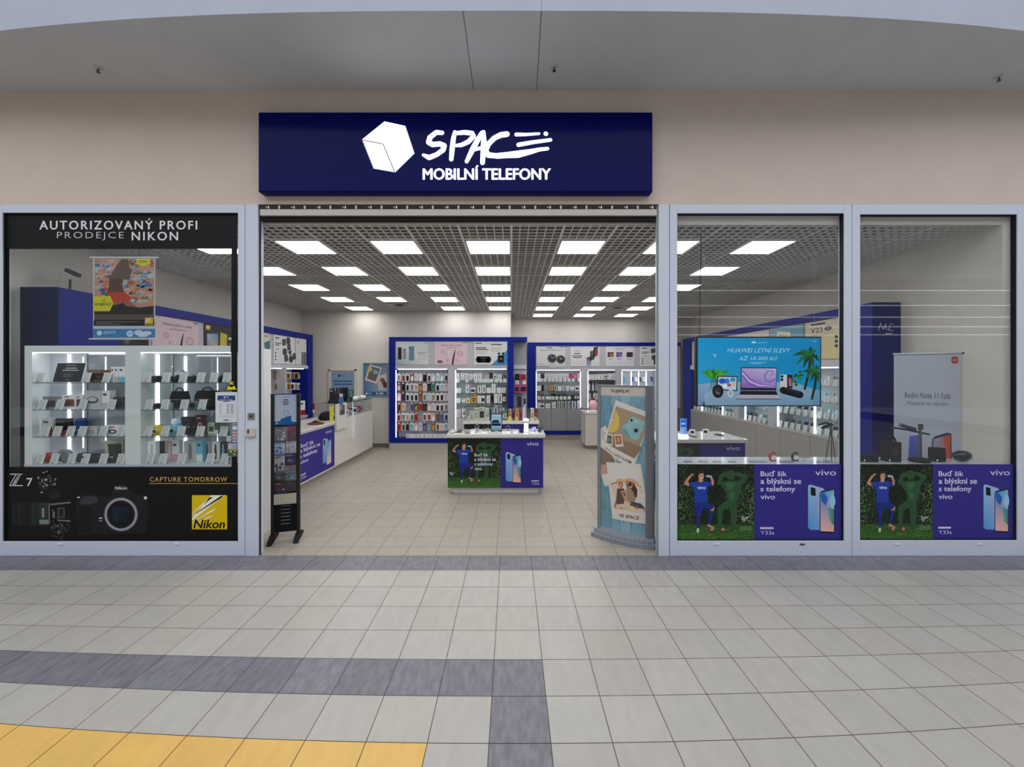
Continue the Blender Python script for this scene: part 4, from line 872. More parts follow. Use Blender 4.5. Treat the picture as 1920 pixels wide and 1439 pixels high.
def B(body, pic=None, style='label', dp=.05): return lambda w_, h_: m_box(w_, h_, dp, body, pic, style)
# left bay
def m_sign(w_, h_):
    def f():
        g = G(); o = h_*.25; g.hexa([(-w_/2, 0, 0), (w_/2, 0, 0), (w_/2, .006, 0), (-w_/2, .006, 0), (-w_/2, o, h_), (w_/2, o, h_), (w_/2, o+.006, h_), (-w_/2, o+.006, h_)], 'gloss', rgb(226, 228, 230))
        a = Art((-w_/2, o-.001, h_), (w_/40, 0, 0), (0, -o/28, -h_/28)); a.N = Vector((0, -1, .2)).normalized(); a.eps = .0006
        a.rect(1, .8, 39, 27.4, rgb(30, 36, 38), 1); a.rect(13, 3.4, 27, 4.6, GREY, 2); a.rect(14, 7.4, 29, 8.6, LGREY, 2); a.rect(10, 10.4, 32, 11.6, LGREY, 2); a.lines(13, 16, 26, 3, 2, .5, GREY); a.rect(17, 24, 24, 25, GREY, 2)
        merge(g, a); return g
    return f
on(1, 97, 153, 680, 'notice_board', m_sign, 'black framed notice with small white text in the left bay of the window case', 'notice', .03)
on(1, 166, 208, 694, 'lens_kit_box', B('brown', 'black', 'photo', .06), 'brown and black gadget box on the top shelf of the left case bay', 'box', .05)
for i, (x0, x1, c) in enumerate(((208, 215, 'white'), (216, 222, 'pale'), (223, 234, 'sky'))): on(1, x0, x1, 688, 'carton', B('white', c, 'stripe', .07), '%s upright white carton at the right end of the top shelf, left case bay' % ('first', 'second', 'third')[i], 'box', .05)
on(2, 80, 106, 744, 'carton', B('grey', 'dark', 'photo'), 'grey carton with dark picture, leftmost on the second shelf of the left case bay', 'box', .06)
on(2, 117, 142, 741, 'carton', B('white', 'brown', 'photo'), 'white carton with a brown picture on the second shelf of the left case bay', 'box', .06)
on(2, 143, 156, 741, 'carton', B('white', 'maroon', 'photo'), 'narrow white carton with a dark red picture, left case bay, second shelf', 'box', .07)
on(2, 157.5, 190, 733, 'carton', B('pale', 'dark', 'ring', .08), 'large white carton with a ring picture on the second shelf of the left case bay', 'box', .05)
on(2, 191, 206, 733, 'carton', B('white', 'pale', 'stripe', .07), 'plain white carton right of the ring picture carton, left case bay', 'box', .06)
on(2, 212, 233, 745, 'carton', B('dark', 'black', 'label'), 'dark grey carton at the right end of the second shelf, left case bay', 'box', .06)
on(3, 78, 99, 785, 'carton', B('pale', 'red', 'stripe'), 'pale carton with a red band, leftmost on the third shelf, left case bay', 'box', .112)
on(3, 104, 131, 785, 'carton', B('black', 'red', 'stripe', .04), 'black and red carton on the third shelf of the left case bay', 'box', .07)
on(3, 82, 98, 801, 'gadget', B('black', 'teal', 'label', .04), 'small black gadget in front of the pale carton, third shelf, left case bay', 'gadget', .03)
on(3, 134.5, 155, 785, 'cup_speaker', lambda w_, h_: m_tower(w_, h_, w_, rgb(20, 66, 120)), 'blue cup shaped speaker on the third shelf of the left case bay', 'speaker', .045)
on(3, 160, 182, 800, 'carton', B('pale', 'grey'), 'pale grey carton just right of the blue cup speaker', 'box', .06)
on(3, 195, 228, 798, 'carton', B('white', 'maroon', 'label'), 'wide white carton at the right end of the third shelf, left case bay', 'box', .06)
on(4, 76, 96, 849, 'round_speaker', lambda w_, h_: m_disc(w_/2, .05, 'red'), 'red round speaker on the bottom shelf of the window case', 'speaker', .04)
on(4, 103, 129, 846, 'round_speaker', lambda w_, h_: m_disc(w_/2, .06, 'grey'), 'grey round speaker beside the red one on the bottom shelf', 'speaker', .04)
on(4, 143, 167, 850, 'barrel_speaker', lambda w_, h_: m_loaf(w_, h_, .06, rgb(40, 56, 66)), 'dark blue barrel speaker on the bottom shelf, left case bay', 'speaker', .05)
on(4, 168.5, 192, 851, 'barrel_speaker', lambda w_, h_: m_loaf(w_, h_, .06, rgb(34, 40, 40)), 'black barrel speaker next to the tall green speaker', 'speaker', .035)
on(4, 198, 219, 834, 'tower_speaker', lambda w_, h_: m_tower(w_, h_, w_, rgb(48, 58, 44)), 'tall dark green cylinder speaker on the bottom shelf, left case bay', 'speaker', .04)
on(4, 197, 227, 827, 'carton', B('cream', 'pale', 'stripe', .03), 'cream carton standing behind the tall green speaker', 'box', .145)
# right bay
for i, (x0, x1, yt) in enumerate(((284, 301, 704), (320, 336, 704), (351, 368, 704), (404, 419, 702))): on(1, x0, x1, yt, 'camera', lambda w_, h_: m_camera(w_, h_, 'black'), 'black compact camera, %s from the left on the top shelf of the right case bay' % ORD[i], 'camera', .06, 'black cameras on the top shelf', key='cam1')
on(1, 327, 347, 694, 'camera', lambda w_, h_: m_camera(w_, h_, 'pale', LGREY), 'silver camera behind the black ones on the top shelf', 'camera', .10)
on(1, 433, 436, 700, 'carton', B('orange', 'black'), 'sliver of an orange carton at the right end of the top shelf', 'box', .08) if False else None
on(2, 286, 300, 756, 'camera', lambda w_, h_: m_camera(w_, h_, 'black'), 'small black camera, leftmost on the second shelf of the right case bay', 'camera', .05)
on(2, 318, 346, 728, 'camera_bag', lambda w_, h_: m_bag(w_, h_), 'boxy black camera bag with a handle, second shelf of the right case bay', 'bag', .065)
on(2, 364, 403, 727, 'camera_bag', lambda w_, h_: m_bag(w_, h_, rgb(30, 26, 26)), 'large black camera bag on the right of the second shelf', 'bag', .07)
on(2, 307, 321, 741, 'camera', lambda w_, h_: m_camera(w_, h_*.5, 'pale', BLACK), 'silver camera left of the boxy black bag', 'camera', .04)
on(2, 352, 371, 751, 'camera', lambda w_, h_: m_camera(w_, h_, rgb(110, 116, 124), BLACK), 'blue grey camera with a round lens, in front of the large bag', 'camera', .04)
on(3, 283, 303, 797, 'instant_camera', lambda w_, h_: m_camera(w_, h_, 'yellow', instant=True), 'yellow instant camera on the third shelf of the right case bay', 'camera', .05)
on(3, 315, 337, 796, 'instant_camera', lambda w_, h_: m_camera(w_, h_, 'sky', instant=True), 'light blue instant camera on the third shelf', 'camera', .04)
on(3, 321, 340, 785, 'instant_camera', lambda w_, h_: m_camera(w_, h_, rgb(176, 176, 206), instant=True), 'lilac instant camera behind the light blue one', 'camera', .115)
on(3, 344, 364, 799, 'camera', lambda w_, h_: m_camera(w_, h_, 'black'), 'black camera with a big round lens on the third shelf', 'camera', .05)
on(3, 342, 386, 778, 'camera_bag', lambda w_, h_: m_bag(w_, h_*.98, rgb(28, 28, 32)), 'dark shoulder bag at the back of the third shelf', 'bag', .075) if False else None
on(3, 366, 384, 779, 'carton', B('maroon', 'pink', 'label', .03), 'dark carton with a pink round picture at the back of the third shelf', 'box', .10)
on(3, 341, 365, 782, 'carton', B('black', 'dark', 'label', .03), 'tall black carton behind the round lens camera', 'box', .11)
on(3, 390, 402, 793, 'film_pack', B('cream', 'green', 'photo', .03), 'cream instant film pack on the third shelf', 'box', .08); on(3, 402, 409, 793, 'film_pack', B('green', 'white', 'stripe', .03), 'narrow green film pack beside the cream one', 'box', .08)
on(4, 277, 292, 828, 'tall_carton', B('white', 'pale', 'tall', .05), 'tall white carton, leftmost on the bottom shelf of the right case bay', 'box', .06)
on(4, 292.5, 302, 828, 'tall_carton', B('dark', 'dark', 'stripe', .05), 'tall dark grey carton beside the leftmost white one, right case bay', 'box', .065)
on(4, 303, 313, 826, 'tall_carton', B('white', 'white', 'stripe', .03), 'blank white carton between the dark grey and pink ones', 'box', .10)
on(4, 313, 322, 827, 'tall_carton', B('pink', 'white', 'tall', .05), 'pink toothbrush carton, left one of a pair', 'box', .065); on(4, 322.5, 335.5, 827, 'tall_carton', B('white', 'pink', 'stripe', .05), 'white and pink carton, right one of a pair', 'box', .065)
on(4, 345, 368, 828, 'tall_carton', B('pale', 'grey', 'tall', .06), 'wide pale carton with a toothbrush picture on the bottom shelf', 'box', .055); on(4, 368.5, 380, 827, 'tall_carton', B('sky', 'white', 'stripe', .06), 'light blue carton beside the wide toothbrush carton', 'box', .055)
on(4, 383, 394, 829, 'tall_carton', B('pale', 'dark', 'tall', .05), 'pale carton right of the light blue one', 'box', .08)
on(4, 397, 411.5, 829, 'tall_carton', B('white', 'dark', 'tall', .05), 'white carton with a black toothbrush picture on the bottom shelf', 'box', .06); on(4, 412, 425, 829, 'tall_carton', B('dark', 'sky', 'tall', .05), 'grey carton at the right end of the bottom shelf', 'box', .065)
# hanging poster in the left window
t = empty('hanging_poster', P(232, 638, 4.52), 'colourful hanging poster of a dark figure in profile, with yellow price flag', 'poster')
a = front(174, 484, 4.515); a.eps = .0006; a.slab(174.5, 484, 291, 634, .0008, rgb(196, 198, 204))
a.rect(177, 485, 289, 600, rgb(190, 140, 120), 1)
random.seed(8); PAL = [rgb(190, 80, 50), rgb(120, 150, 180), rgb(170, 180, 170), rgb(200, 160, 150), rgb(80, 120, 160), rgb(190, 120, 70), rgb(150, 130, 170), rgb(176, 190, 196), rgb(60, 90, 130), rgb(150, 110, 60)]
for k in range(150):
    x, y = random.uniform(180, 286), random.uniform(488, 566); r_ = random.uniform(3, 8); an = random.uniform(0, 3.1)
    a.ell(x, y, min(r_, x-177, 289-x), min(r_*.5, y-485), random.choice(PAL), 1.5+.1*(k % 10), 9, 0)
for k in range(70):
    x, y = random.uniform(182, 280), random.uniform(492, 560); a.stroke([(x, y), (x+random.uniform(3, 8), y-random.uniform(2, 6))], .9, rgb(206, 206, 210), 2.8, caps=False)
SKD = rgb(92, 66, 54)
a.poly([(228, 486), (240, 486), (243, 500), (247, 511), (244, 516), (245, 521), (241, 525), (232, 524), (229, 536), (234, 550), (246, 560), (196, 560), (204, 540), (206, 520), (218, 500)], SKD, 3.2); a.poly([(196, 560), (204, 548), (234, 548), (248, 560), (240, 566), (198, 566)], rgb(190, 62, 40), 3.4)
a.poly([(198, 566), (240, 562), (262, 580), (200, 582)], rgb(150, 96, 80), 3.3)
a.poly([(177, 578), (218, 572), (232, 568), (236, 574), (260, 577), (288, 574), (288, 592), (177, 592)], rgb(36, 30, 28), 3.5); a.poly([(177, 590), (289, 590), (289, 601), (177, 601)], rgb(86, 76, 66), 3.6)
a.poly([(174.8, 556), (207, 555), (213, 569), (206, 584), (174.8, 584)], rgb(212, 204, 30), 4); a.text('AŽ', 191, 561, 198, 566, rgb(50, 50, 20), 5); a.text('10 000 Kč', 178, 568, 209, 573.5, rgb(30, 30, 20), 5, bold=.02)
a.poly([(256, 485.5), (282, 485.5), (282, 495), (270, 500), (256, 495)], rgb(216, 206, 40), 4); a.rect(261, 489, 277, 490.5, rgb(120, 110, 20), 5); a.rect(259, 492, 278, 493, rgb(120, 110, 20), 5)
a.rect(176, 600, 289.5, 611.5, rgb(20, 18, 18), 4); a.lines(181, 596.5+7, 258, 3, 2.4, .7, rgb(150, 150, 146), 5, .8); nikon_logo(a, 272, 596, 287.5, 610.5, 5)
a.rect(174.5, 611.5, 291, 617, rgb(190, 198, 212), 4); a.rect(175, 617.5, 291, 633, rgb(56, 130, 184), 4); a.ell(187, 625, 5, 4.6, rgb(200, 224, 240), 5); a.text('space', 194, 621, 217, 628.5, rgb(190, 216, 236), 5, shear=.3)
a.ell(244, 626, 6.5, 6, rgb(200, 224, 240), 5); a.text('25', 240, 623, 248, 628, rgb(56, 130, 184), 6)
for x, y, r, q in ((260, 624, 8, 5), (270, 627, 9, 5), (277, 625, 8, 4), (265, 629, 6, 3.5)): a.ell(x, y, r, q, rgb(200, 214, 230), 5+r*.02)
a.build('printed_sheet', t)
for (x0, x1, y0) in ((168, 297, 481.5), (166, 292, 634.5)): pbox(G(), x0, y0, x1, y0+2.6, 4.51, .008, 'satin', rgb(206, 210, 210)).build('hanger_bar', t, bevel=.001)
g = G()
for x in (190, 276): g.tube([P(x, 482, 4.514), P(x, 400, 4.514)], .0008, 'acrylic', LGREY, 4)
g.build('hanging_thread', t)
# little device on top of the left unit
t = empty('webcam', (XX(131, 4.95), 4.95, 2.985), 'small black spotlight camera on a short stand on top of the left blue unit', 'camera')
x = XX(131, 4.95)
a = G(); a.box(x-.02, x+.02, 4.93, 4.97, 2.985, 3.0, 'satin', DGREY); a.tube([(x, 4.95, 3.0), (x+.005, 4.95, 3.13)], .012, 'satin', DGREY, 8); a.build('stand_post', t)
a = G(); c = P(136, 512, 4.95); a.hexa([c+Vector(v) for v in ((-.075, -.03, .012), (.07, -.03, -.055), (.07, .03, -.055), (-.075, .03, .012), (-.06, -.03, .055), (.085, -.03, -.012), (.085, .03, -.012), (-.06, .03, .055))], 'satin', BLACK); a.build('camera_body', t, bevel=.006)
a = G(); a.tube([(x-.075, 4.95, 3.19), (x-.12, 4.95, 3.17), (x-.15, 4.95, 3.08), (x-.14, 4.95, 2.99)], .003, 'matte', LGREY, 5); a.build('cable', t)
# ================================================= free-standing kiosks with the footballer artwork
def kiosk(x0, x1, y0, y1, top, label, art=None, base=True):
    t = empty('display_counter', ((x0+x1)/2, (y0+y1)/2, 0), label, 'counter')
    WB = rgb(214, 212, 208)
    G().box(x0-.02, x1+.035, y0-.03, y1, top-.055, top, 'gloss', WB).build('countertop', t, bevel=.004)
    G().box(x0, x1, y0+.006, y1-.02, .12, top-.055, 'satin', WB).build('counter_body', t)
    G().box(x0+.09, x1-.07, y0+.08, y1-.1, 0, .12, 'satin', rgb(196, 196, 194)).build('plinth', t)
    return t
dk = 6.65
x0, x1 = XX(839.5, dk), XX(1018.5, dk); tk = ZZ(814.8, dk-.03)
K1 = kiosk(x0, x1, dk, 7.22, tk, 'white display counter with a footballer panel in the middle of the shop floor')
a = front(839.5, 822.5, dk+.0035); a.eps = .0005; a.slab(839.5, 822.5, 1018.5, 915.5, .002, PURPLE)
vivo_panel(a, 839.5, 822.5, 179/1595, 93/730, split=885, words=dict(vivo=(1420, 1618), y=(1500, 1630), slogan=(545, 795, .92), phone=(-280, 5, 1.0)), leaves=1200)
a.build('printed_panel', K1)
G().box(XX(848, 6.75), XX(1010, 6.75), dk+.075, dk+.079, .03, .115, 'satin', rgb(226, 228, 226)).build('plinth_trim', K1)
dk2 = 8.75; xa, xb = XX(870, dk2), XX(1008, dk2); tk2 = ZZ(790.8, dk2-.03)
K2 = kiosk(xa, xb, dk2, 9.45, tk2, 'white display counter with glass top boxes, behind the central footballer counter')
a = front(870, 795.5, dk2+.0035); a.eps = .0005; a.slab(870, 796, 1008, 868, .002, PURPLE)
vivo_panel(a, 870, 796, 138/1595, 72/730, split=735, words=dict(vivo=(1420, 1618), y=(1500, 1630), phone=(-280, 5, 1.0)), leaves=400); a.build('printed_panel', K2)
dk3 = 6.08; xc, xd = XX(1190, dk3), XX(1397, dk3); tk3 = ZZ(824.5, dk3-.03)
K3 = kiosk(xc, xd, dk3, 6.9, tk3, 'white display counter with a purple panel, seen through the middle window')
a = front(1190, 829, dk3+.0035); a.eps = .0005; a.slab(1190, 829, 1397, 938, .002, PURPLE)
vivo_panel(a, 1190, 829, 207/1595, 109/730, split=940, words=dict(vivo=(1420, 1618), y=(1500, 1630), phone=(-240, 5, 1.0)), leaves=500); a.build('printed_panel', K3)

# ================================================= long service counter on the left
XC = -3.56; cy0, cy1 = 6.15, 10.45; ct = 1.035
t = empty('service_counter', (XC-.35, (cy0+cy1)/2, 0), 'long glossy white service counter with a purple panel on the left of the shop', 'counter')
WB = rgb(216, 212, 206)
ym = F*3.56/(CX-627.5)
G().box(XC-.7, XC, cy0, ym, .1, .985, 'gloss', WB).build('counter_body', t); G().box(XC-.7, XC, ym+.006, cy1, .1, ct, 'gloss', WB).build('counter_body', t)
G().box(XC-.72, XC+.02, cy0-.02, ym, .985, 1.02, 'gloss', WB).build('countertop', t, bevel=.003)
G().box(XC-.68, XC-.05, cy0+.04, cy1-.04, 0, .1, 'satin', rgb(150, 146, 140)).build('plinth', t)
ya = cy0+.01; yb_ = ym-.015
a = span((XC+.002, ya, .95), (XC+.002, yb_, .95), (XC+.002, ya, .13), 1595, 730); a.eps = .0006; a.slab(0, 0, 1595, 730, .0015, PURPLE)
WT = rgb(214, 210, 236)
def u_(px): return (F*3.56/(CX-px)-ya)/(yb_-ya)*1595
for s_, px0, px1, v0, v1 in (('Buď šik', 562.5, 588, 140, 200), ('a blýskni se', 562.5, 600, 215, 290), ('s telefony', 562.5, 595, 300, 375), ('vivo', 562.5, 577.5, 395, 445)): a.text(s_, u_(px0), v0, u_(px1), v1, WT, 2, bold=.025)
a.text('vivo', u_(610), 60, u_(621.5), 115, WT, 2); a.rect(u_(562.5), 605, u_(573), 622, WT, 2); a.text('Y33s', u_(562.5), 640, u_(574), 680, WT, 2)
p0, p1, p2, p3 = u_(605), u_(613.5), u_(612.5), u_(620.5)
a.poly([(p0, 200), (p0+20, 180), (p1, 200), (p1+20, 240), (p1+20, 600), (p0, 600)], [rgb(130, 170, 215), rgb(140, 180, 220), rgb(150, 170, 210), rgb(150, 160, 210), rgb(110, 150, 210), rgb(90, 140, 205)], 2); a.rect(p0+22, 205, p0+70, 290, BLACK, 3)
a.poly([(p2, 280), (p2+30, 250), (p3, 236), (p3, 640), (p2, 650)], [rgb(80, 130, 200), rgb(80, 140, 205), rgb(120, 180, 215), rgb(220, 200, 170), rgb(236, 190, 170)], 3)
a.build('printed_panel', t)
# glass showcase on the far half of the counter
yg0, yg1 = F*3.56/(CX-647), cy1-.03
s = empty('glass_showcase', (XC-.3, (yg0+yg1)/2, ct), 'glass showcase with accessories on the far half of the service counter', 'showcase')
G().box(XC-.6, XC-.004, yg0, yg1, ct+.30, ct+.31, 'shelf_glass').build('glass_top', s)
G().box(XC-.012, XC-.004, yg0, yg1, ct+.001, ct+.30, 'acrylic').build('glass_front', s); G().box(XC-.6, XC-.012, yg1-.008, yg1, ct+.001, ct+.30, 'acrylic').build('glass_end', s); G().box(XC-.6, XC-.012, yg0, yg0+.008, ct+.001, ct+.30, 'acrylic').build('glass_end', s)
G().box(XC-.008, XC-.003, yg0, yg1, ct+.305, ct+.315, 'satin', rgb(50, 54, 58)).build('edge_rail', s)
def cside(px, off=.3): return F*(3.56+off)/(CX-px)
# goods inside the showcase
for i, (yy, b, p, st) in enumerate(((8.95, 'white', 'dark', 'label'), (9.2, 'white', 'grey', 'photo'), (9.45, 'dark', 'pale', 'photo'), (9.7, 'white', 'dark', 'photo'), (9.95, 'red', 'white', 'label'), (10.2, 'pale', 'red', 'label'))):
    place('carton', ('sc', i), m_box(.16, .14, .1, b, p, st), (XC-.18, yy, ct+.001), '%s carton in the glass showcase, %s from the near end' % ({'white': 'white', 'dark': 'dark', 'red': 'red', 'pale': 'pale'}[b], ORD[i]), 'box', 'cartons in the showcase', rotz=math.radians(62))
# things standing on the showcase and the counter
a = span((XC-.32, 8.72, ct+.62), (XC-.32, 9.7, ct+.62), (XC-.32, 8.72, ct+.315), 60, 40); a.eps = .001
a.slab(0, 0, 60, 40, .01, rgb(34, 30, 36)); 
random.seed(21)
for k in range(40): x, y = random.uniform(3, 57), random.uniform(4, 36); a.ell(x, y, random.uniform(.8, 2.6), random.uniform(.8, 3), random.choice((LGREY, DGREY, rgb(130, 90, 140), rgb(90, 90, 100), WHITE)), 1+.1*(k % 9), 9)
a.rect(26, 0, 27, 40, LGREY, 3); a.build('picture_board', label='dark board with small pale pictures standing on the glass showcase', category='board')
def watchstand(x, y, z0, k, label, tilt=0):
    t = empty('smart_watch', (x, y, z0), label, 'watch')
    g = G(); pts = [(x+.035*math.sin(q)*1.0, y, z0+.055+.045*-math.cos(q)) for q in [2*math.pi*i/14 for i in range(15)]]
    for i in range(14):
        p, q = Vector(pts[i]), Vector(pts[i+1]); g.hexa([p+Vector((0, -.011, 0)), q+Vector((0, -.011, 0)), q+Vector((0, .011, 0)), p+Vector((0, .011, 0))]+[p*1+Vector(((p.x-x)*.1, -.011, (p.z-z0-.055)*.1)), q+Vector(((q.x-x)*.1, -.011, (q.z-z0-.055)*.1)), q+Vector(((q.x-x)*.1, .011, (q.z-z0-.055)*.1)), p+Vector(((p.x-x)*.1, .011, (p.z-z0-.055)*.1))], 'satin', k)
    g.build('strap', t); f = G(); f.lathe((x, y-.012, z0+.075), [(.024, 0), (.024, -.008), (.019, -.01)], 'gloss', BLACK, 'y', 18); f.build('watch_face', t)
    s = G(); s.box(x-.02, x+.02, y+.012, y+.04, z0, z0+.07, 'satin', WHITE); s.build('display_stand', t); return t
zt2 = ct+.315
for i, (yy, xx, c) in enumerate(((9.08, .12, 'pale'), (9.32, .12, 'dark'), (9.6, .1, 'white'), (9.85, .14, 'pale'), (10.1, .1, 'white'))):
    place('smart_speaker', ('ss', i), m_loaf(.16, .09, .09, c), (XC-xx, yy, zt2), '%s handheld gadget lying on the glass showcase, %s from the near end' % ({'pale': 'pale', 'dark': 'dark', 'white': 'white'}[c], ORD[i]), 'gadget', 'gadgets on the showcase', rotz=math.radians(60))
# monitor, till slab, price stand, flower vase like blue card, cap, bag
def at_counter(px, off): d = F*(3.56+off)/(CX-px); return d
d = 8.61; x = XX(630, d)
t = empty('monitor', (x, d, 1.036), 'black computer monitor seen from behind on the service counter', 'monitor')
g = G(); zt_, zb_ = ZZ(739.5, d), ZZ(757, d)
g.hexa([(XX(615, d), d-.02, zb_), (XX(641, d), d-.02, zb_), (XX(641, d), d+.03, zb_), (XX(615, d), d+.03, zb_), (XX(618, d), d+.05, zt_), (XX(643, d), d+.05, zt_), (XX(643, d), d+.09, zt_), (XX(618, d), d+.09, zt_)], 'satin', rgb(20, 20, 22)); g.build('screen_housing', t, bevel=.004)
G().box(x-.03, x+.03, d+.0, d+.04, 1.036, zb_, 'satin', BLACK).build('stand_neck', t); G().box(x-.09, x+.09, d-.04, d+.1, 1.036, 1.05, 'satin', BLACK).build('stand_foot', t)
d = 8.98
t = empty('screen_stand', (XX(647, d), d, 1.351), 'dark upright customer screen rising behind the monitor on the counter', 'screen')
pbox(G(), 642.5, 728, 652, 752, d, .03, 'satin', rgb(26, 30, 44)).build('screen_housing', t, bevel=.003); G().box(XX(645, d), XX(650, d), d, d+.03, 1.351, ZZ(752, d), 'satin', DGREY).build('stand_post', t)
d = 9.3
t = empty('phone_poster_stand', (XX(658, d), d, 1.351), 'small green and blue upright phone card behind the counter board', 'card')
pbox(G(), 653.5, 731.5, 662, 746, d, .01, 'print', rgb(44, 60, 60)).build('card_frame', t); a = front(653, 731, d-.001); a.rect(654, 733, 656, 745, rgb(70, 110, 170), 1); a.rect(656.5, 733, 661, 745, rgb(120, 160, 110), 1); a.build('card_face', t)
G().box(XX(656, d), XX(660, d), d, d+.01, 1.351, ZZ(746, d), 'satin', DGREY).build('stand_post', t)
yq0, yq1 = 8.22, F*3.52/(CX-650)
t = empty('notice_holder', (XC+.03, (yq0+yq1)/2, .83), 'white upright panel with a small dark picture on the front of the service counter', 'sign')
G().box(XC+.003, XC+.04, yq0, yq1, .83, 1.36, 'satin', rgb(212, 208, 202)).build('panel_body', t, bevel=.002)
a = span((XC+.042, yq0, 1.36), (XC+.042, yq1, 1.36), (XC+.042, yq0, .83), 10, 20); a.rect(2.8, 1.2, 7.8, 9, rgb(86, 84, 90), 1); a.lines(3.2, 2, 5.4, 3, 1.1, .4, WHITE, 2); a.rect(5, 5, 7.6, 8.6, rgb(60, 58, 64), 2); a.build('picture', t)
t = empty('blue_card', (XC+.02, 8.65, 1.36), 'round blue tag with a white upper card standing on the white panel', 'sign')
a = front(636, 737, 8.3); a.slab(636.5, 739, 642.5, 752, .006, rgb(206, 220, 220)); a.ell(639.8, 752, 4.6, 8, rgb(70, 110, 170), 1); a.stroke([(637, 744), (640, 744)], .8, DGREY, 2); a.build('tag', t)
for (px0, px1, py0, py1, c, nm, lab) in ((600, 620, 765, 783, rgb(24, 22, 24), 'bag', 'black crumpled shopping bag on the near end of the service counter'),):
    d = F*3.8/(CX-610); g = G(); random.seed(4)
    g.lathe((XX(612, d), d, 1.037), [(.13, 0), (.16, .03), (.14, .09), (.10, .14), (.04, .17)], 'matte', c, 'z', 11); o = g.build('shopping_bag', label=lab, category='bag')
d = F*3.74/(CX-590); g = G(); g.lathe((XX(592, d), d, 1.021), [(.15, 0), (.15, .012), (.11, .03), (.05, .035)], 'matte', rgb(96, 40, 44), 'z', 18); b = G(); b.lathe((XX(592, d), d, 1.05), [(.06, 0), (.05, .03), (.02, .04)], 'matte', rgb(60, 34, 36), 'z', 14)
t = empty('folded_cap', (XX(592, d), d, 1.02), 'dark red flat cap lying on the service counter beside the black bag', 'cap'); g.build('brim', t); b.build('crown', t)
d = 8.09; a = front(0, 0, d); g = G(); w_ = .05; g.hexa([(XX(618, d), d, 1.021), (XX(625, d), d, 1.021), (XX(625, d), d+.01, 1.021), (XX(618, d), d+.01, 1.021), (XX(616.5, d), d+.04, ZZ(762, d)), (XX(623.5, d), d+.04, ZZ(762, d)), (XX(623.5, d), d+.05, ZZ(762, d)), (XX(616.5, d), d+.05, ZZ(762, d))], 'print', rgb(206, 196, 70))
g.build('yellow_sign', label='narrow yellow notice leaning on the service counter below the monitor', category='sign')

# ================================================= back wall frames on the left
dw = YB1
t = empty('framed_poster', P(704, 744.5, dw-.03), 'silver framed blue poster with two tilted photos on the back wall', 'poster frame')
g = G()
for q in ((680.5, 680.8, 727, 682.6), (680.5, 742.6, 727, 744.4), (680.5, 680.8, 682.4, 744.4), (725.2, 680.8, 727, 744.4)): pbox(g, *q, dw-.035, .033, 'satin', rgb(130, 150, 160))
g.build('frame', t)
a = front(681, 681, dw-.012); a.slab(681.5, 681.5, 726.5, 743.8, .008, rgb(90, 130, 160)); a.poly([(682, 682), (726, 682), (726, 743), (682, 743)], [rgb(70, 120, 145), rgb(110, 140, 165), rgb(170, 180, 196), rgb(70, 110, 150)], 1)
a.poly([(693, 683), (716, 690), (706, 721), (684, 713)], rgb(206, 200, 196), 2); a.poly([(695, 687), (713, 692), (704, 716), (688, 710)], rgb(110, 98, 84), 3); a.ell(704, 698, 5, 4, rgb(120, 170, 200), 4, rot=.4); a.ell(694, 692, 4, 5, rgb(200, 180, 100), 4); a.stroke([(687, 715), (704, 720.5)], .8, DGREY, 3)
a.poly([(708, 706), (726, 700), (726, 731), (710, 732)], rgb(200, 196, 200), 4.4); a.ell(717, 715, 5, 6, rgb(120, 80, 66), 5); a.ell(722, 722, 4, 6, rgb(90, 56, 50), 5.2); a.ell(714, 720, 2.4, 5, rgb(210, 180, 160), 5.4)
a.rect(682.4, 735, 725, 742, rgb(46, 96, 150), 5); a.ell(687.5, 738.4, 2, 2, WHITE, 6); a.text('space', 691, 737, 697, 740, WHITE, 6); a.ell(707, 738.4, 2, 2, LGREY, 6); a.ell(715, 738.4, 4.4, 2.2, LGREY, 6)
a.build('poster_sheet', t)
t = empty('wall_niche_frame', P(641, 790, dw-.03), 'white framed door recess with a light blue notice on the back wall', 'frame')
g = G()
for q in ((615.5, 692.5, 667.5, 695.5), (615.5, 692.5, 619, 800), (664.2, 692.5, 667.5, 800)): pbox(g, *q, dw-.05, .048, 'satin', rgb(214, 206, 196))
g.build('frame', t); pbox(G(), 619, 695.5, 664.2, 800, dw-.02, .018, 'satin', rgb(186, 178, 172)).build('recess_panel', t)
a = front(620, 698, dw-.022); a.slab(622, 699, 664, 745, .002, rgb(128, 156, 190)); a.ell(636, 705, 2.4, 2.6, rgb(40, 60, 90), 1); a.text('space', 640, 703.5, 648, 706.5, rgb(40, 60, 90), 1); a.rect(624.5, 714.2, 660, 716.3, rgb(60, 76, 100), 1); a.rect(626.5, 719.7, 660, 721.8, rgb(60, 76, 100), 1); a.ell(632, 741, 5, 4, rgb(60, 90, 140), 1)
a.build('notice_sheet', t)
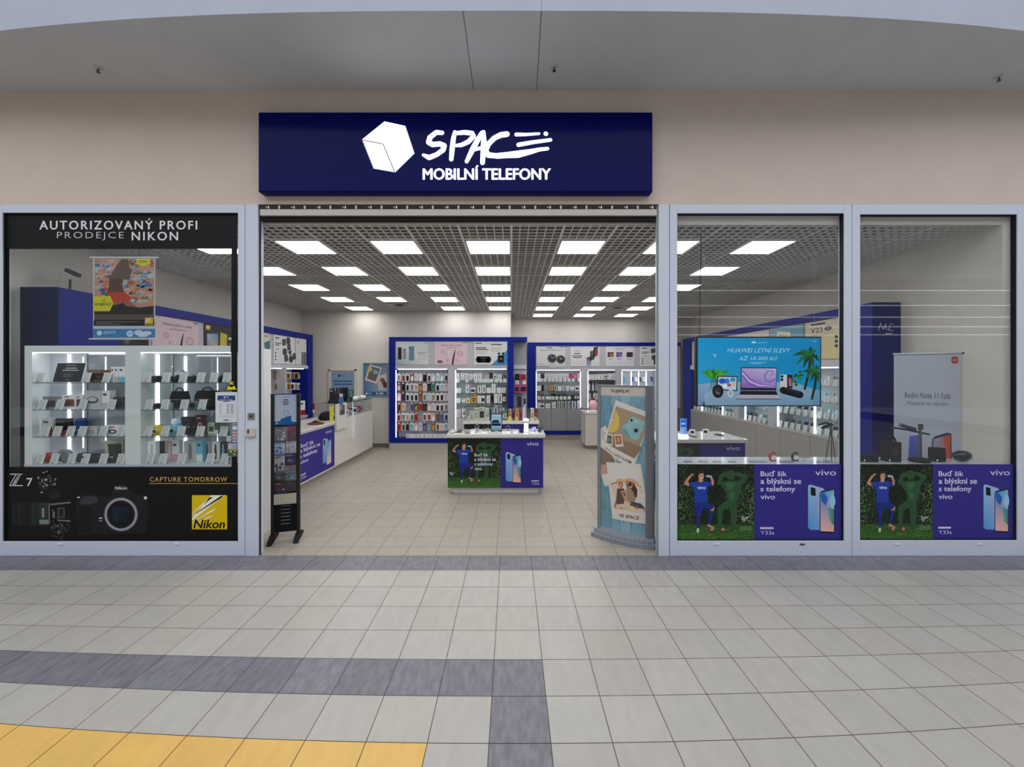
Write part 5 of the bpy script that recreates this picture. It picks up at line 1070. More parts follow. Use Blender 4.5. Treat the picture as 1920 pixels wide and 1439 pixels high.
# white counter far right with pink display, partly behind the totem
t = empty('display_counter', (2.7, 10.8, 0), 'white display counter at the back right, partly hidden by the photo totem', 'counter')
xw = XX(1098, 10.6); G().box(xw, 3.9, 10.6, 11.3, .1, .93, 'satin', rgb(196, 190, 184)).build('counter_body', t); G().box(xw-.02, 3.92, 10.58, 11.32, .93, .965, 'gloss', rgb(206, 204, 202)).build('countertop', t); G().box(xw+.06, 3.84, 10.66, 11.24, 0, .1, 'satin', rgb(130, 124, 118)).build('plinth', t)
t = empty('flower_display', P(1112, 776, 10.8), 'pink figure-like display on the white counter left of the photo totem', 'display')
x = XX(1112, 10.8); a = G(); a.lathe((x, 10.8, .965), [(.10, 0), (.11, .03), (.07, .05)], 'print', WHITE, 'z', 12); a.build('base', t)
a = G(); a.lathe((x, 10.8, 1.015), [(.06, 0), (.12, .08), (.12, .16), (.07, .26)], 'print', PINK, 'z', 12); a.build('pink_body', t)
a = G(); a.lathe((x, 10.8, 1.275), [(.05, 0), (.06, .03), (.02, .07)], 'print', MAROON, 'z', 10); a.build('top_knot', t)

# ================================================= brochure stand
xA, yA_, xB, yB_ = -2.862, 4.86, -2.565, 4.955
t = empty('brochure_stand', ((xA+xB)/2, (yA_+yB_)/2, 0), 'tall black brochure stand with clear pockets just inside the entrance', 'brochure stand')
ux = Vector((xB-xA, yB_-yA_, 0)); wd = ux.length; ux.normalize(); nv = Vector((ux.y, -ux.x, 0)); A0 = Vector((xA, yA_, 0)); kz = H-CY*0
def sb(g, u0, u1, n0, n1, z0, z1, mat='satin', col=BLACK):
    p = [A0+ux*u+nv*n for u, n in ((u0, n1), (u1, n1), (u1, n0), (u0, n0))]
    g.hexa([(q.x, q.y, z0) for q in p]+[(q.x, q.y, z1) for q in p], mat, col); return g
hS = 1.745
sb(G(), 0, .036, -.03, .03, .03, hS).build('side_post', t, bevel=.004); sb(G(), wd-.036, wd, -.03, .03, .03, hS).build('side_post', t, bevel=.004)
for u in (.018, wd-.018):
    g = G(); p = A0+ux*u; w_ = .026
    prof = [(-.19, 0), (-.17, .03), (-.05, .07), (.05, .07), (.17, .03), (.19, 0)]
    g.ext([p+nv*n-ux*w_+Vector((0, 0, z)) for n, z in prof], ux*w_*2, 'matte', rgb(26, 28, 30)); g.build('foot', t)
g = sb(G(), .036, wd-.036, -.012, .012, .09, .62, 'matte', rgb(16, 17, 22))
for k in range(9): sb(g, wd*.34, wd*.66, .0121, .0130, .185+k*.043, .189+k*.043, 'satin', rgb(170, 164, 156))
g.build('vented_panel', t)
sb(G(), .036, wd-.036, -.01, -.004, .62, hS, 'matte', rgb(40, 42, 46)).build('back_panel', t)
def stand_art(u0, u1, z1, z0, n, wl, hl): return span(A0+ux*u0+nv*n+Vector((0, 0, z1)), A0+ux*u1+nv*n+Vector((0, 0, z1)), A0+ux*u0+nv*n+Vector((0, 0, z0)), wl, hl)
a = stand_art(.037, wd-.037, 1.735, 1.37, .004, 40, 60); a.eps = .0006; a.slab(0, 0, 40, 60, .003, rgb(168, 180, 200)); a.poly([(0, 0), (40, 0), (40, 60), (0, 60)], [rgb(176, 190, 206), rgb(160, 170, 200), rgb(176, 186, 204), rgb(186, 196, 206)], 1)
for s_, x0_, x1_, y0_ in ((0, 16, 24, 9), (0, 14, 26, 13), (0, 15, 25, 17)): a.rect(x0_, y0_+.5, x1_, y0_+2.3, rgb(50, 54, 66), 2)
a.lines(17, 20, 23, 2, 1.6, .5, GREY); a.rect(15, 4.4, 26, 5.2, rgb(90, 96, 110), 2); a.poly([(0, 53), (10, 52), (11, 48), (30, 41), (30, 53), (40, 55), (40, 60), (0, 60)], rgb(30, 92, 158), 2)
a.stroke([(20, 44), (15, 37), (16, 33), (20, 31.5), (24, 33), (25.5, 37), (20, 44)], .6, rgb(50, 56, 66), 3); a.stroke([(17.5, 36.5), (20, 34.8), (22.5, 36.5)], .4, GREY, 3); a.ell(3.6, 56.4, 1.8, 1.8, rgb(180, 210, 236), 3); a.text('space', 6.4, 55.4, 15, 57.6, rgb(90, 150, 200), 3); a.build('header_poster', t)
pk = [(1.345, 1.16, 2), (1.15, 1.0, 2), (.99, .79, 2), (.98, .80, 0), (.85, .72, 2)]
def leaf(u0, u1, z1, z0, n, cols_, seed, lab):
    a = stand_art(u0, u1, z1, z0, n, 20, 24); a.eps = .0005; a.slab(0, 0, 20, 24, .004, cols_[0]); r = random.Random(seed)
    a.rect(1.5, 1.5, 13, 3, cols_[1], 1); a.rect(1.5, 4, 9, 4.8, cols_[2], 1)
    for k in range(7): x, y = r.uniform(3, 16), r.uniform(9, 20); a.ell(x, y, r.uniform(1.2, 3), r.uniform(1.2, 3), r.choice(cols_), 1.5+.1*k, 9)
    a.rect(1, 21.5, 19, 23, cols_[-1], 3); a.build('brochure', label=lab, category='brochure', group='brochures in the stand')
W0, W1, Wm = .04, wd-.04, wd/2
L_ = lambda *q: [rgb(*c) for c in q]
leaf(W0, Wm+.02, 1.35, 1.17, .022, L_((120, 118, 122), (60, 56, 60), (170, 170, 176), (200, 200, 206), (90, 86, 90)), 1, 'grey brochure with white discs, top left pocket of the brochure stand')
leaf(Wm+.022, W1, 1.36, 1.17, .020, L_((110, 70, 84), (150, 50, 60), (170, 120, 130), (100, 90, 100), (80, 60, 70)), 2, 'dark red brochure, top right pocket of the brochure stand')
leaf(W0, Wm-.004, 1.16, 1.02, .022, L_((170, 182, 204), (120, 130, 150), (90, 140, 190), (70, 130, 180), (60, 90, 130)), 3, 'light blue brochure, second pocket of the stand on the left')
leaf(Wm+.004, W1, 1.175, 1.03, .022, L_((176, 174, 180), (150, 110, 120), (120, 120, 126), (60, 60, 66), (150, 150, 156)), 4, 'pale brochure with a dark square, second pocket on the right')
leaf(W0, Wm-.004, 1.01, .81, .030, L_((160, 160, 162), (60, 60, 64), (90, 90, 94), (110, 116, 110), (70, 80, 76)), 5, 'pale grey brochure in the left middle pocket of the stand')
leaf(Wm+.002, W1, 1.015, .9, .022, L_((52, 46, 80), (160, 160, 180), (90, 90, 120), (70, 60, 100), (44, 40, 70)), 6, 'dark violet brochure in the right middle pocket of the stand')
leaf(Wm-.01, W1, .89, .80, .036, L_((120, 104, 104), (90, 76, 76), (150, 140, 136), (70, 60, 62), (170, 150, 150)), 7, 'brown magazine in the right pocket below the violet brochure')
leaf(W0, Wm+.0, .80, .71, .022, L_((66, 70, 78), (90, 94, 104), (120, 124, 134), (150, 156, 166), (40, 42, 50)), 8, 'dark grey brochure in the lower left pocket of the stand')
leaf(Wm+.004, W1, .81, .70, .022, L_((90, 124, 136), (60, 150, 170), (40, 100, 120), (150, 180, 186), (60, 80, 96)), 9, 'turquoise brochure in the lower right pocket of the stand')
leaf(W0, Wm+.02, .69, .46+.1, .022, L_((62, 54, 60), (110, 50, 60), (190, 150, 96), (50, 44, 100), (50, 44, 120)), 10, 'dark brochure with violet base in the bottom left pocket')
leaf(Wm+.022, W1, .69, .46+.11, .022, L_((66, 56, 62), (90, 60, 60), (120, 100, 96), (40, 38, 44), (50, 40, 50)), 11, 'dark brown brochure in the bottom right pocket')
for z1, z0 in ((1.26, 1.15), (1.10, 1.0), (.93, .785), (.77, .695)):
    g = sb(G(), .037, wd-.037, .044, .047, z0, z1, 'acrylic'); g.build('clear_pocket', t)
sb(G(), .037, wd-.037, -.003, .044, .43, .55, 'satin', rgb(176, 172, 150)).build('catch_tray', t)
# ================================================= curved totem
pL = Vector((1.055, 5.00, 0)); pR = Vector((1.615, 4.66, 0)); ux2 = (pR-pL); tw = ux2.length; ux2.normalize(); nn = Vector((ux2.y, -ux2.x, 0))
t = empty('totem_display', ((pL+pR)/2), 'tall grey framed curved totem with a blue plank photo poster at the entrance', 'advertising totem')
NS = 14; bulge = lambda u: .055*(1-(2*u/tw-1)**2)
def arcface(g, u0, u1, z0, z1, off0, off1, mat, col, n=NS):     # curved slab between two offsets
    us = [u0+(u1-u0)*i/n for i in range(n+1)]
    F0 = [pL+ux2*u+nn*(bulge(u)+off1) for u in us]; Bk = [pL+ux2*u+nn*(bulge(u)+off0) for u in us]
    for i in range(n):
        g.hexa([(Bk[i].x, Bk[i].y, z0), (Bk[i+1].x, Bk[i+1].y, z0), (F0[i+1].x, F0[i+1].y, z0), (F0[i].x, F0[i].y, z0), (Bk[i].x, Bk[i].y, z1), (Bk[i+1].x, Bk[i+1].y, z1), (F0[i+1].x, F0[i+1].y, z1), (F0[i].x, F0[i].y, z1)], mat, col)
    return g
hz = 1.838; FG = rgb(126, 130, 136)
arcface(G(), .0, tw, .10, hz, -.09, -.004, 'satin', FG).build('housing', t)
arcface(G(), -.0, .045, .10, hz, -.004, .012, 'satin', FG, 3).build('side_frame', t, bevel=.002); arcface(G(), tw-.075, tw, .10, hz, -.004, .012, 'satin', rgb(112, 114, 118), 3).build('side_frame', t, bevel=.002)
arcface(G(), .0, tw, hz, hz+.012, -.09, .014, 'satin', FG).build('top_cap', t); arcface(G(), .04, tw-.07, .10, .135, -.004, .012, 'satin', rgb(150, 156, 166)).build('bottom_rail', t)
g = arcface(G(), -.07, tw+.03, .0, .05, -.20, .07, 'satin', rgb(132, 138, 148)); arcface(g, -.05, tw+.015, .05, .10, -.12, .02, 'satin', rgb(150, 156, 166)); g.build('base_foot', t, bevel=.004)
class CArt(Art):
    def w(s, x, y, lay=0):
        u = .045+(tw-.12)*x/s.wl; z = (hz-.004)-(hz-.139)*y/s.hl
        p = pL+ux2*u+nn*(bulge(u)+.0015+lay*.0006); return Vector((p.x, p.y, z))
    def tess(s, x0, y0, x1, y1, col, lay, n=10):
        for i in range(n): a, b = x0+(x1-x0)*i/n, x0+(x1-x0)*(i+1)/n; s.poly([(a, y0), (b, y0), (b, y1), (a, y1)], col, lay)
        return s
    def grid(s, pts, col, lay):               # cut a polygon into vertical strips so that it follows the curve
        xs_ = sorted(set([p[0] for p in pts]+[min(p[0] for p in pts)+k*9.0 for k in range(1, int((max(p[0] for p in pts)-min(p[0] for p in pts))/9)+1)]))
        for xa_, xb_ in zip(xs_, xs_[1:]):
            poly = clip(clip(pts, xa_, 1), xb_, -1)
            if len(poly) > 2: s.poly(poly, col, lay)
def clip(pts, x, sg_):
    out = []
    for i in range(len(pts)):
        p, q = pts[i-1], pts[i]; a, b = (p[0]-x)*sg_, (q[0]-x)*sg_
        if (a >= 0) != (b >= 0): k = a/(a-b); out.append((p[0]+(q[0]-p[0])*k, p[1]+(q[1]-p[1])*k))
        if b >= 0: out.append(q)
    return out
# local units: the crop of the photo, x 105..495 wide, y 97..1330 high
a = CArt((0, 0, 0), (1, 0, 0), (0, 0, -1)); a.wl = 390; a.hl = 1233; a.eps = .0006
a.T = None
def q(pts): return [(x-105, y-97) for x, y in pts]
PB = [rgb(112, 152, 166), rgb(126, 164, 176), rgb(140, 174, 182), rgb(122, 162, 174)]
for k, (x0, x1) in enumerate(((105, 208), (208, 293), (293, 376), (376, 495))): a.grid(q([(x0+.8, 175), (x1-.8, 175), (x1-.8, 1330), (x0+.8, 1330)]), PB[k], 1)
a.tess(0, 78, 390, 1233, rgb(54, 76, 88), .5)
random.seed(12)
for k in range(700):
    x, y = random.uniform(107, 493), random.uniform(185, 1320); j = random.uniform(.55, 1.2); low = max(0, (y-900)/430)
    a.poly(q([(x, y), (x+1.6, y+6), (x+.8, y+random.uniform(30, 90)), (x-.8, y+12)]), (lin(84*j*(1-.35*low)), lin(126*j*(1-.25*low)), lin(140*j*(1-.2*low)), 1), 1.4+.05*(k % 8)) if y < 1240 else None
a.tess(0, 0, 390, 78, rgb(196, 186, 178), 1); a.text('FUJIFILM', 104, 26, 256, 58, rgb(26, 26, 30), 2, bold=.02); a.stroke(q([(376, 100), (376, 172)]), 1.5, rgb(150, 140, 134), 2)
PW = rgb(216, 206, 196)
a.grid(q([(105, 470), (152, 440), (190, 500), (250, 740), (260, 930), (146, 972), (105, 860)]), PW, 2.4); a.grid(q([(105, 640), (160, 620), (240, 730), (250, 800), (160, 860), (105, 790)]), rgb(130, 110, 96), 2.8)
a.stroke(q([(128, 480), (124, 520), (134, 566)]), 5, rgb(110, 90, 80), 3); a.stroke(q([(146, 500), (150, 512)]), 6, rgb(90, 70, 64), 3); a.grid(q([(105, 790), (160, 780), (166, 850), (118, 880), (105, 850)]), rgb(190, 150, 130), 3.1)
a.grid(q([(250, 212), (495, 300), (495, 470), (396, 797), (122, 640)]), PW, 3.6)
a.grid(q([(252, 262), (495, 342), (495, 468), (408, 700), (150, 590)]), [rgb(166, 146, 120)]*1 and rgb(164, 144, 118), 4); a.grid(q([(232, 520), (470, 600), (408, 700), (160, 592)]), rgb(140, 120, 98), 4.2)
for k in range(26):
    x, y = random.uniform(230, 440), random.uniform(285, 620); a.stroke(q([(x, y), (x+40, y+12)]), 1.4, rgb(138, 118, 94), 4.3, caps=False)
a.grid(q([(248, 300), (268, 330), (281, 372), (280, 430), (262, 468), (230, 492), (196, 496), (184, 486)]), rgb(214, 184, 90), 4.8); a.grid(q([(232, 350), (250, 360), (240, 400), (212, 410)]), rgb(226, 150, 110), 5.2); a.grid(q([(226, 368), (238, 384), (216, 400)]), rgb(230, 200, 180), 5.4)
IC = rgb(140, 184, 186)
a.grid(q([(384, 352), (404, 346), (428, 358), (480, 380), (490, 396), (484, 430), (468, 470), (448, 500), (446, 528), (420, 544), (366, 530), (318, 498), (300, 466), (312, 430), (350, 400), (370, 362)]), IC, 5.2)
a.grid(q([(300, 466), (322, 440), (350, 470), (380, 520), (366, 530), (318, 498)]), rgb(112, 156, 160), 5.5)
for r, c in ((44, rgb(120, 164, 168)), (40, rgb(150, 190, 190)), (28, rgb(110, 150, 156)), (22, rgb(150, 186, 186)), (16, rgb(34, 34, 38))): a.ell(420-105, 462-97, r, r*1.02, c, 5.8+(44-r)*.05, 26)
a.ell(384-105, 378-97, 10, 11, rgb(30, 30, 34), 6, 14); a.grid(q([(404, 378), (420, 374), (432, 388), (412, 402)]), rgb(190, 190, 180), 6); a.ell(476-105, 424-97, 5, 6, rgb(60, 90, 96), 6, 10)
for pts, inn, c in (([(166, 506), (224, 514), (218, 610), (160, 600)], [(172, 520), (214, 524), (210, 596), (168, 590)], rgb(96, 92, 84)), ([(236, 508), (302, 504), (318, 604), (248, 616)], [(244, 518), (296, 514), (304, 584), (254, 594)], rgb(170, 100, 76))):
    a.grid(q(pts), rgb(216, 206, 194), 5); a.grid(q(inn), c, 5.4)
a.ell(262-105+12, 550-97, 12, 24, rgb(200, 150, 120), 5.8, 12); a.ell(190-105, 560-97, 12, 20, rgb(130, 130, 120), 5.8, 12)
def slant(s_, x0, y0, x1, y1, h_, bold=.01):
    vs, fs = text_mesh(s_, bold, .15, 1.05)
    pp = [(x0+(x1-x0)*u-(y1-y0)*0*v, y0+(y1-y0)*u+h_*(1-v)) for u, v in vs]
    for f in fs: a.poly(q([pp[i] for i in f]), rgb(40, 34, 32), 4.6)
slant('LÉTO S', 148, 616, 230, 664, 26); slant('INSTAXEM', 240, 668, 382, 722, 26)
a.grid(q([(160, 756), (458, 740), (495, 1000), (495, 1236), (220, 1236)]), PW, 6.6); a.grid(q([(176, 784), (440, 770), (482, 1010), (495, 1150), (232, 1146)]), rgb(214, 208, 200), 6.9)
S1, S2, HT, HR = rgb(196, 140, 112), rgb(176, 116, 90), rgb(206, 164, 120), rgb(84, 54, 42)
a.grid(q([(205, 945), (300, 925), (330, 980), (325, 1060), (380, 1080), (495, 1110), (495, 1148), (232, 1146), (246, 1060)]), rgb(214, 190, 168), 7.1)
a.grid(q([(330, 905), (352, 888), (400, 900), (432, 960), (428, 1020), (400, 1034), (380, 960), (350, 960)]), HR, 7.5)
a.grid(q([(246, 920), (262, 890), (290, 880), (330, 886), (350, 918), (300, 906)]), HT, 7.8); a.grid(q([(318, 892), (350, 868), (400, 872), (440, 900), (452, 940), (420, 920), (370, 884), (330, 906)]), HT, 7.9)
a.ell(292-105, 930-97, 22, 32, S2, 7.6, 16); a.ell(370-105, 922-97, 24, 34, S1, 7.8, 16); a.stroke(q([(282, 946), (296, 948)]), 4, WHITE, 8); a.stroke(q([(360, 940), (378, 944)]), 4, WHITE, 8.1)
for (x, y) in ((284, 926), (300, 926), (362, 916), (380, 918)): a.ell(x-105, y-97, 3, 2.4, rgb(50, 34, 30), 8.2, 8)
a.grid(q([(262, 970), (320, 960), (336, 1010), (320, 1090), (250, 1110)]), rgb(96, 78, 68), 7.4); a.grid(q([(340, 960), (392, 966), (420, 1040), (400, 1080), (340, 1050)]), rgb(150, 136, 112), 7.6)
a.stroke(q([(340, 980), (300, 990), (330, 1050), (370, 1070)]), [16, 12, 18, 20], S1, 8.3); a.stroke(q([(262, 920), (214, 936), (206, 948)]), [12, 10, 8], S2, 8.3); a.stroke(q([(250, 1090), (240, 1130), (300, 1136)]), [14, 14, 12], S2, 8.2)
a.grid(q([(380, 1060), (460, 1070), (495, 1110), (420, 1112), (372, 1096)]), rgb(80, 78, 90), 8.4); a.stroke(q([(420, 1110), (492, 1118)]), 22, S1, 8.5); a.ell(390-105, 1120-97, 18, 22, rgb(222, 206, 120), 8.6, 14)
for (x, y, r_) in ((452, 930, 14), (462, 970, 10), (300, 1130, 16), (330, 1120, 12)): a.ell(x-105, y-97, r_, r_*.8, rgb(206, 176, 130), 8.0, 12)
a.text('VE SPACE', 280-105, 1180-97, 446-105, 1208-97, rgb(34, 30, 30), 8, bold=.02, shear=.12)
a.build('poster_sheet', t)

# ================================================= hanging screen behind the middle window
dT = 4.86
t = empty('hanging_screen', P(1422, 763, dT), 'wide hanging screen showing a laptop, palm and plants on light blue, behind the window', 'screen')
pbox(G(), 1305, 631.5, 1540, 762.5, dT, .05, 'satin', rgb(14, 16, 20)).build('screen_housing', t, bevel=.003)
a = front(1307, 633, dT-.001, 'screen'); a.eps = .0006
a.poly([(1308.5, 634), (1538, 634), (1537, 760), (1308.5, 760)], [rgb(20, 160, 225), rgb(10, 140, 200), rgb(10, 140, 195), rgb(60, 170, 215)], 1)
def sc(pts): return [(1250+x/5.486, 560+y/5.486) for x, y in pts]
def sp(pts, c, l): a.poly(sc(pts), c, l)
sp([(322, 885), (420, 872), (560, 860), (1300, 862), (1575, 950), (1575, 1100), (320, 1100)], [rgb(140, 175, 205), rgb(140, 180, 215), rgb(150, 185, 215), rgb(150, 180, 210), rgb(100, 160, 200), rgb(90, 140, 170), rgb(110, 150, 185)], 2)
sp([(390, 980), (470, 950), (1500, 960), (1500, 1100), (390, 1100)], [rgb(165, 190, 215), rgb(150, 180, 208), rgb(130, 170, 200), rgb(110, 150, 180), rgb(130, 165, 195)], 3)
for s_, x0, x1, y0, y1 in (('HUAWEI LETNÍ SLEVY', 622, 1275, 500, 556), ('AŽ 10 000 Kč', 740, 1140, 588, 636)): p_ = sc([(x0, y0), (x1, y1)]); a.text(s_, p_[0][0], p_[0][1], p_[1][0], p_[1][1], rgb(190, 230, 245), 3, shear=.25, bold=-.004)
p_ = sc([(850, 658), (1020, 676)]); a.rect(p_[0][0], p_[0][1], p_[1][0], p_[0][1]+.9, rgb(170, 215, 235), 3); a.rect(p_[0][0]+3, p_[0][1]+2, p_[1][0]-8, p_[0][1]+2.7, rgb(170, 215, 235), 3)
for k in range(6):
    an = math.radians(200+k*28); c0 = sc([(895, 462)])[0]; a.stroke([(c0[0]+1.2*math.cos(an), c0[1]+1.0*math.sin(an)), (c0[0]+3.8*math.cos(an), c0[1]+3.6*math.sin(an))], [.8, 1.8], rgb(190, 225, 240), 3)
p_ = sc([(935, 448), (1030, 462)]); a.text('HUAWEI', p_[0][0], p_[0][1], p_[1][0], p_[1][1], rgb(170, 215, 235), 3)
sp([(1490, 432), (1520, 440), (1548, 432), (1520, 448)], rgb(170, 215, 235), 3); sp([(470, 560), (492, 580), (516, 566), (500, 592), (506, 612), (488, 596)], rgb(170, 210, 225), 3)
random.seed(5); GN = (rgb(40, 130, 30), rgb(70, 170, 40), rgb(20, 90, 30), rgb(90, 180, 50))
for k in range(60):
    x = 490+random.gauss(0, 55); an = random.uniform(-2.8, -.35); l_ = random.uniform(50, 130); x2, y2 = x+math.cos(an)*l_, 800+math.sin(an)*l_*.75
    a.stroke(sc([(x*.4+490*.6, 830), ((x+x2)/2, (800+y2)/2-8), (x2, y2)]), [.8, 2.2, .3], random.choice(GN), 3.4+.05*(k % 12), caps=False)
for x in (450, 475, 500, 520): a.stroke(sc([(x, 930), (x*.5+245, 790)]), 1.2, rgb(40, 60, 30), 3.3, caps=False)
sp([(522, 795), (730, 800), (722, 955), (505, 940)], rgb(20, 24, 30), 4.2); sp([(532, 806), (720, 810), (712, 944), (520, 930)], rgb(190, 215, 235), 4.6)
for x, y, r, c in ((570, 850, 6.5, rgb(40, 90, 200)), (615, 850, 6, rgb(70, 120, 220)), (680, 836, 5, rgb(60, 150, 200)), (640, 890, 4, rgb(190, 80, 120)), (690, 880, 4, rgb(230, 200, 120)), (600, 900, 4, rgb(240, 250, 255))): p_ = sc([(x, y)])[0]; a.ell(p_[0], p_[1], r, r*.8, c, 5+.1*r, 14)
p_ = sc([(525, 955)])[0]; a.ell(*p_, 10.5, 12.5, rgb(16, 18, 24), 6.2, 20); a.ell(p_[0]-1, p_[1], 6.5, 8, rgb(60, 50, 56), 6.5, 18); a.stroke([(p_[0]-3, p_[1]+1), (p_[0]+3, p_[1]+5)], .9, rgb(200, 190, 180), 6.8)
p_ = sc([(655, 978)])[0]; a.ell(*p_, 5.6, 7.2, rgb(206, 214, 222), 6.2, 16); a.ell(p_[0], p_[1], 3.6, 4.8, rgb(160, 176, 196), 6.4, 14)
sp([(762, 708), (1132, 712), (1126, 946), (756, 944)], rgb(22, 26, 34), 4.2); sp([(770, 718), (1126, 720), (1120, 922), (766, 920)], [rgb(190, 170, 220), rgb(200, 190, 230), rgb(150, 130, 200), rgb(140, 90, 180)], 4.6)
for w_, c, yy in ((3.2, rgb(150, 110, 200), 0), (2.0, rgb(220, 205, 240), 22), (2.4, rgb(120, 90, 190), 50)): a.stroke(sc([(775, 740+yy), (850, 830+yy), (950, 880+yy*.7), (1110, 905)]), [w_, w_*1.3, w_, .5], c, 5+yy*.01, caps=False)
a.stroke(sc([(1110, 830), (1060, 860), (1015, 840), (1005, 790), (1040, 745), (1090, 750), (1095, 780), (1060, 790)]), [3, 2.6, 2.4, 2.2, 2, 1.6, 1.2, .8], rgb(130, 110, 190), 5.4)
sp([(760, 950), (1126, 952), (1140, 992), (744, 990)], rgb(24, 26, 34), 5); sp([(744, 990), (1140, 992), (1182, 1028), (700, 1028)], rgb(176, 180, 196), 5); sp([(700, 1028), (1182, 1028), (1170, 1044), (716, 1042)], rgb(110, 116, 132), 5)
sp([(1166, 782), (1236, 784), (1236, 930), (1166, 940)], rgb(206, 210, 220), 4.6); sp([(1238, 784), (1294, 786), (1292, 925), (1238, 925)], rgb(30, 34, 50), 4.6); sp([(1252, 820), (1280, 822), (1286, 900), (1256, 905)], rgb(200, 100, 130), 5)
for y in (803, 836): p_ = sc([(1184, y)])[0]; a.ell(*p_, 2.9, 2.7, rgb(20, 22, 28), 5, 14)
p_ = sc([(1195, 944), (1370, 992)]); a.stroke(p_, 13, rgb(18, 20, 26), 6.4); a.stroke([(p_[0][0]+4, p_[0][1]-3), (p_[1][0], p_[1][1]-3)], 1.2, rgb(60, 64, 72), 7.6)
# palms
for (x, y, s_, seed_) in ((1480, 590, 1.0, 1), (1540, 760, .8, 2)):
    a.stroke(sc([(x, y), (x-20*s_, y+180*s_), (x-60*s_, y+340*s_)]), [5, 5, 4.4], rgb(34, 40, 40) if seed_ == 1 else rgb(24, 50, 40), 3.2)
    for k, (dx, dy) in enumerate(((-190, 0), (-150, 90), (-80, 130), (0, -90), (60, -40), (90, 60), (30, 140), (-120, -40))):
        ex, ey = x+dx*s_, y+dy*s_; ex = min(ex, 1568); a.stroke(sc([(x, y), ((x+ex)/2, (y+ey)/2-32*s_), (ex, ey)]), [4, 8*s_, .5], (rgb(20, 84, 40), rgb(34, 110, 50), rgb(16, 66, 34))[k % 3], 3.6+.15*k, caps=False)
for k in range(12):
    x, y = 1330+random.gauss(20, 30), 800+random.gauss(0, 34); p_ = sc([(x, y)])[0]; a.ell(*p_, 3.4, 2.2, random.choice(GN[::2]), 4+.1*k, 9)
for k in range(5): a.stroke(sc([(370+k*5, 1098), (360+k*9, 1056)]), [1, .3], rgb(20, 60, 30), 5)
a.build('picture', t)
g = G(); g.tube([P(1312, 631.5, dT+.02), P(1312.5, 560, dT+.02), P(1314, 480, dT+.02), (XX(1314, dT+.02), dT+.02, CEIL)], .0045, 'matte', BLACK, 6); g.build('power_cable', t)
g = G(); g.tube([P(1527, 631.5, dT+.02), (XX(1527, dT+.02), dT+.02, CEIL)], .0012, 'metal', LGREY, 4); g.tube([P(1320, 631.5, dT+.02), (XX(1320, dT+.02), dT+.02, CEIL)], .0012, 'metal', LGREY, 4); g.build('hanging_wire', t)
# ================================================= roll-up banner behind the right window
bl, br = Vector((XX(1676, 5.16), 5.16, 0)), Vector((XX(1802, 4.93), 4.93, 0)); ub = br-bl; bw = ub.length; ub.normalize(); nb = Vector((ub.y, -ub.x, 0))
zt_ = ZZ(665, 5.16); 
t = empty('rollup_banner', (bl+br)/2, 'white roll-up banner with a small red square mark, behind the window farthest right', 'banner')
def ban(u, z, n=0): p = bl+ub*u+nb*n; return Vector((p.x, p.y, z))
a = span(ban(0, zt_), ban(bw, zt_), ban(0, .1), 100, 250); a.eps = .0008; a.slab(0, 0, 100, 250, .002, rgb(186, 188, 202))
a.ell(92, 7.5, 1, 1, RED, 1); a.poly([(86, 6), (88, 4), (94, 4), (96, 6), (96, 12), (94, 14), (88, 14), (86, 12)], rgb(170, 70, 54), 1.5); a.text('mi', 88, 7, 94, 11, rgb(236, 170, 150), 2.5, bold=.03)
a.text('Redmi Note 11 řada', 17, 55, 85, 64.5, rgb(70, 72, 86), 1); a.text('Postavte se výzvám', 21, 69, 81, 76, rgb(90, 92, 106), 1)
a.poly([(24, 120), (40, 118), (40, 158), (22, 158)], [rgb(90, 100, 190), rgb(110, 110, 200), rgb(60, 80, 170), rgb(50, 70, 160)], 1); a.poly([(58, 124), (62, 119), (80, 113), (86, 114), (87, 158), (56, 158)], rgb(56, 60, 90), 1)
a.poly([(60, 123), (84, 116), (85, 158), (58, 158)], [rgb(150, 160, 190), rgb(190, 100, 90), rgb(200, 90, 70), rgb(130, 150, 190)], 2); a.poly([(74, 119), (84, 116), (85, 150), (80, 152)], rgb(200, 80, 50), 3); a.build('banner_sheet', t)
g = G(); g.tube([ban(-.01, zt_+.006), ban(bw+.01, zt_+.006)], .011, 'metal', rgb(176, 178, 186), 8); g.build('top_rail', t); g = G(); g.tube([ban(bw+.01, zt_+.006), ban(bw+.025, zt_+.006)], .014, 'satin', BLACK, 8); g.build('end_cap', t)
g = G(); p0, p1 = ban(0, 0), ban(bw, 0); g.ext([p0+nb*-.06, p0+nb*.06, p0+nb*.05+Vector((0, 0, .09)), p0+nb*-.05+Vector((0, 0, .09))], p1-p0, 'satin', rgb(150, 152, 160)); g.build('base_cassette', t)
g = G(); m = (p0+p1)/2-nb*.03; g.tube([m+Vector((0, 0, .09)), m+Vector((0, 0, zt_))], .008, 'metal', GREY, 6); g.build('support_pole', t)
# ================================================= ledges behind the right windows
LC = rgb(196, 198, 204); zl = ZZ(872, 4.53)
t = empty('window_ledge', (3.4, 4.72, 0), 'long white display ledge behind the middle and right windows', 'ledge')
xq0, xq1 = XX(1262, 4.53), XR-.004
G().box(xq0, 4.62, 4.532, 4.95, zl-.03, zl, 'gloss', LC).build('ledge_top', t); G().box(4.62, xq1, 4.532, 4.86, zl-.03, zl, 'gloss', LC).build('ledge_top', t); G().box(xq0, xq1, 4.55, 4.86, 0, zl-.03, 'satin', rgb(170, 170, 172)).build('ledge_body', t)
# ================================================= goods in the wall units
def cw(c): return CWORD.get(c, c)
def shelfpack(px0, px1, ytop, ybot, d, z=None, off=0): 
    return (XX((px0+px1)/2, d), d, ZZ(ybot, d)), (px1-px0)*d/F, (ybot-ytop)*d/F
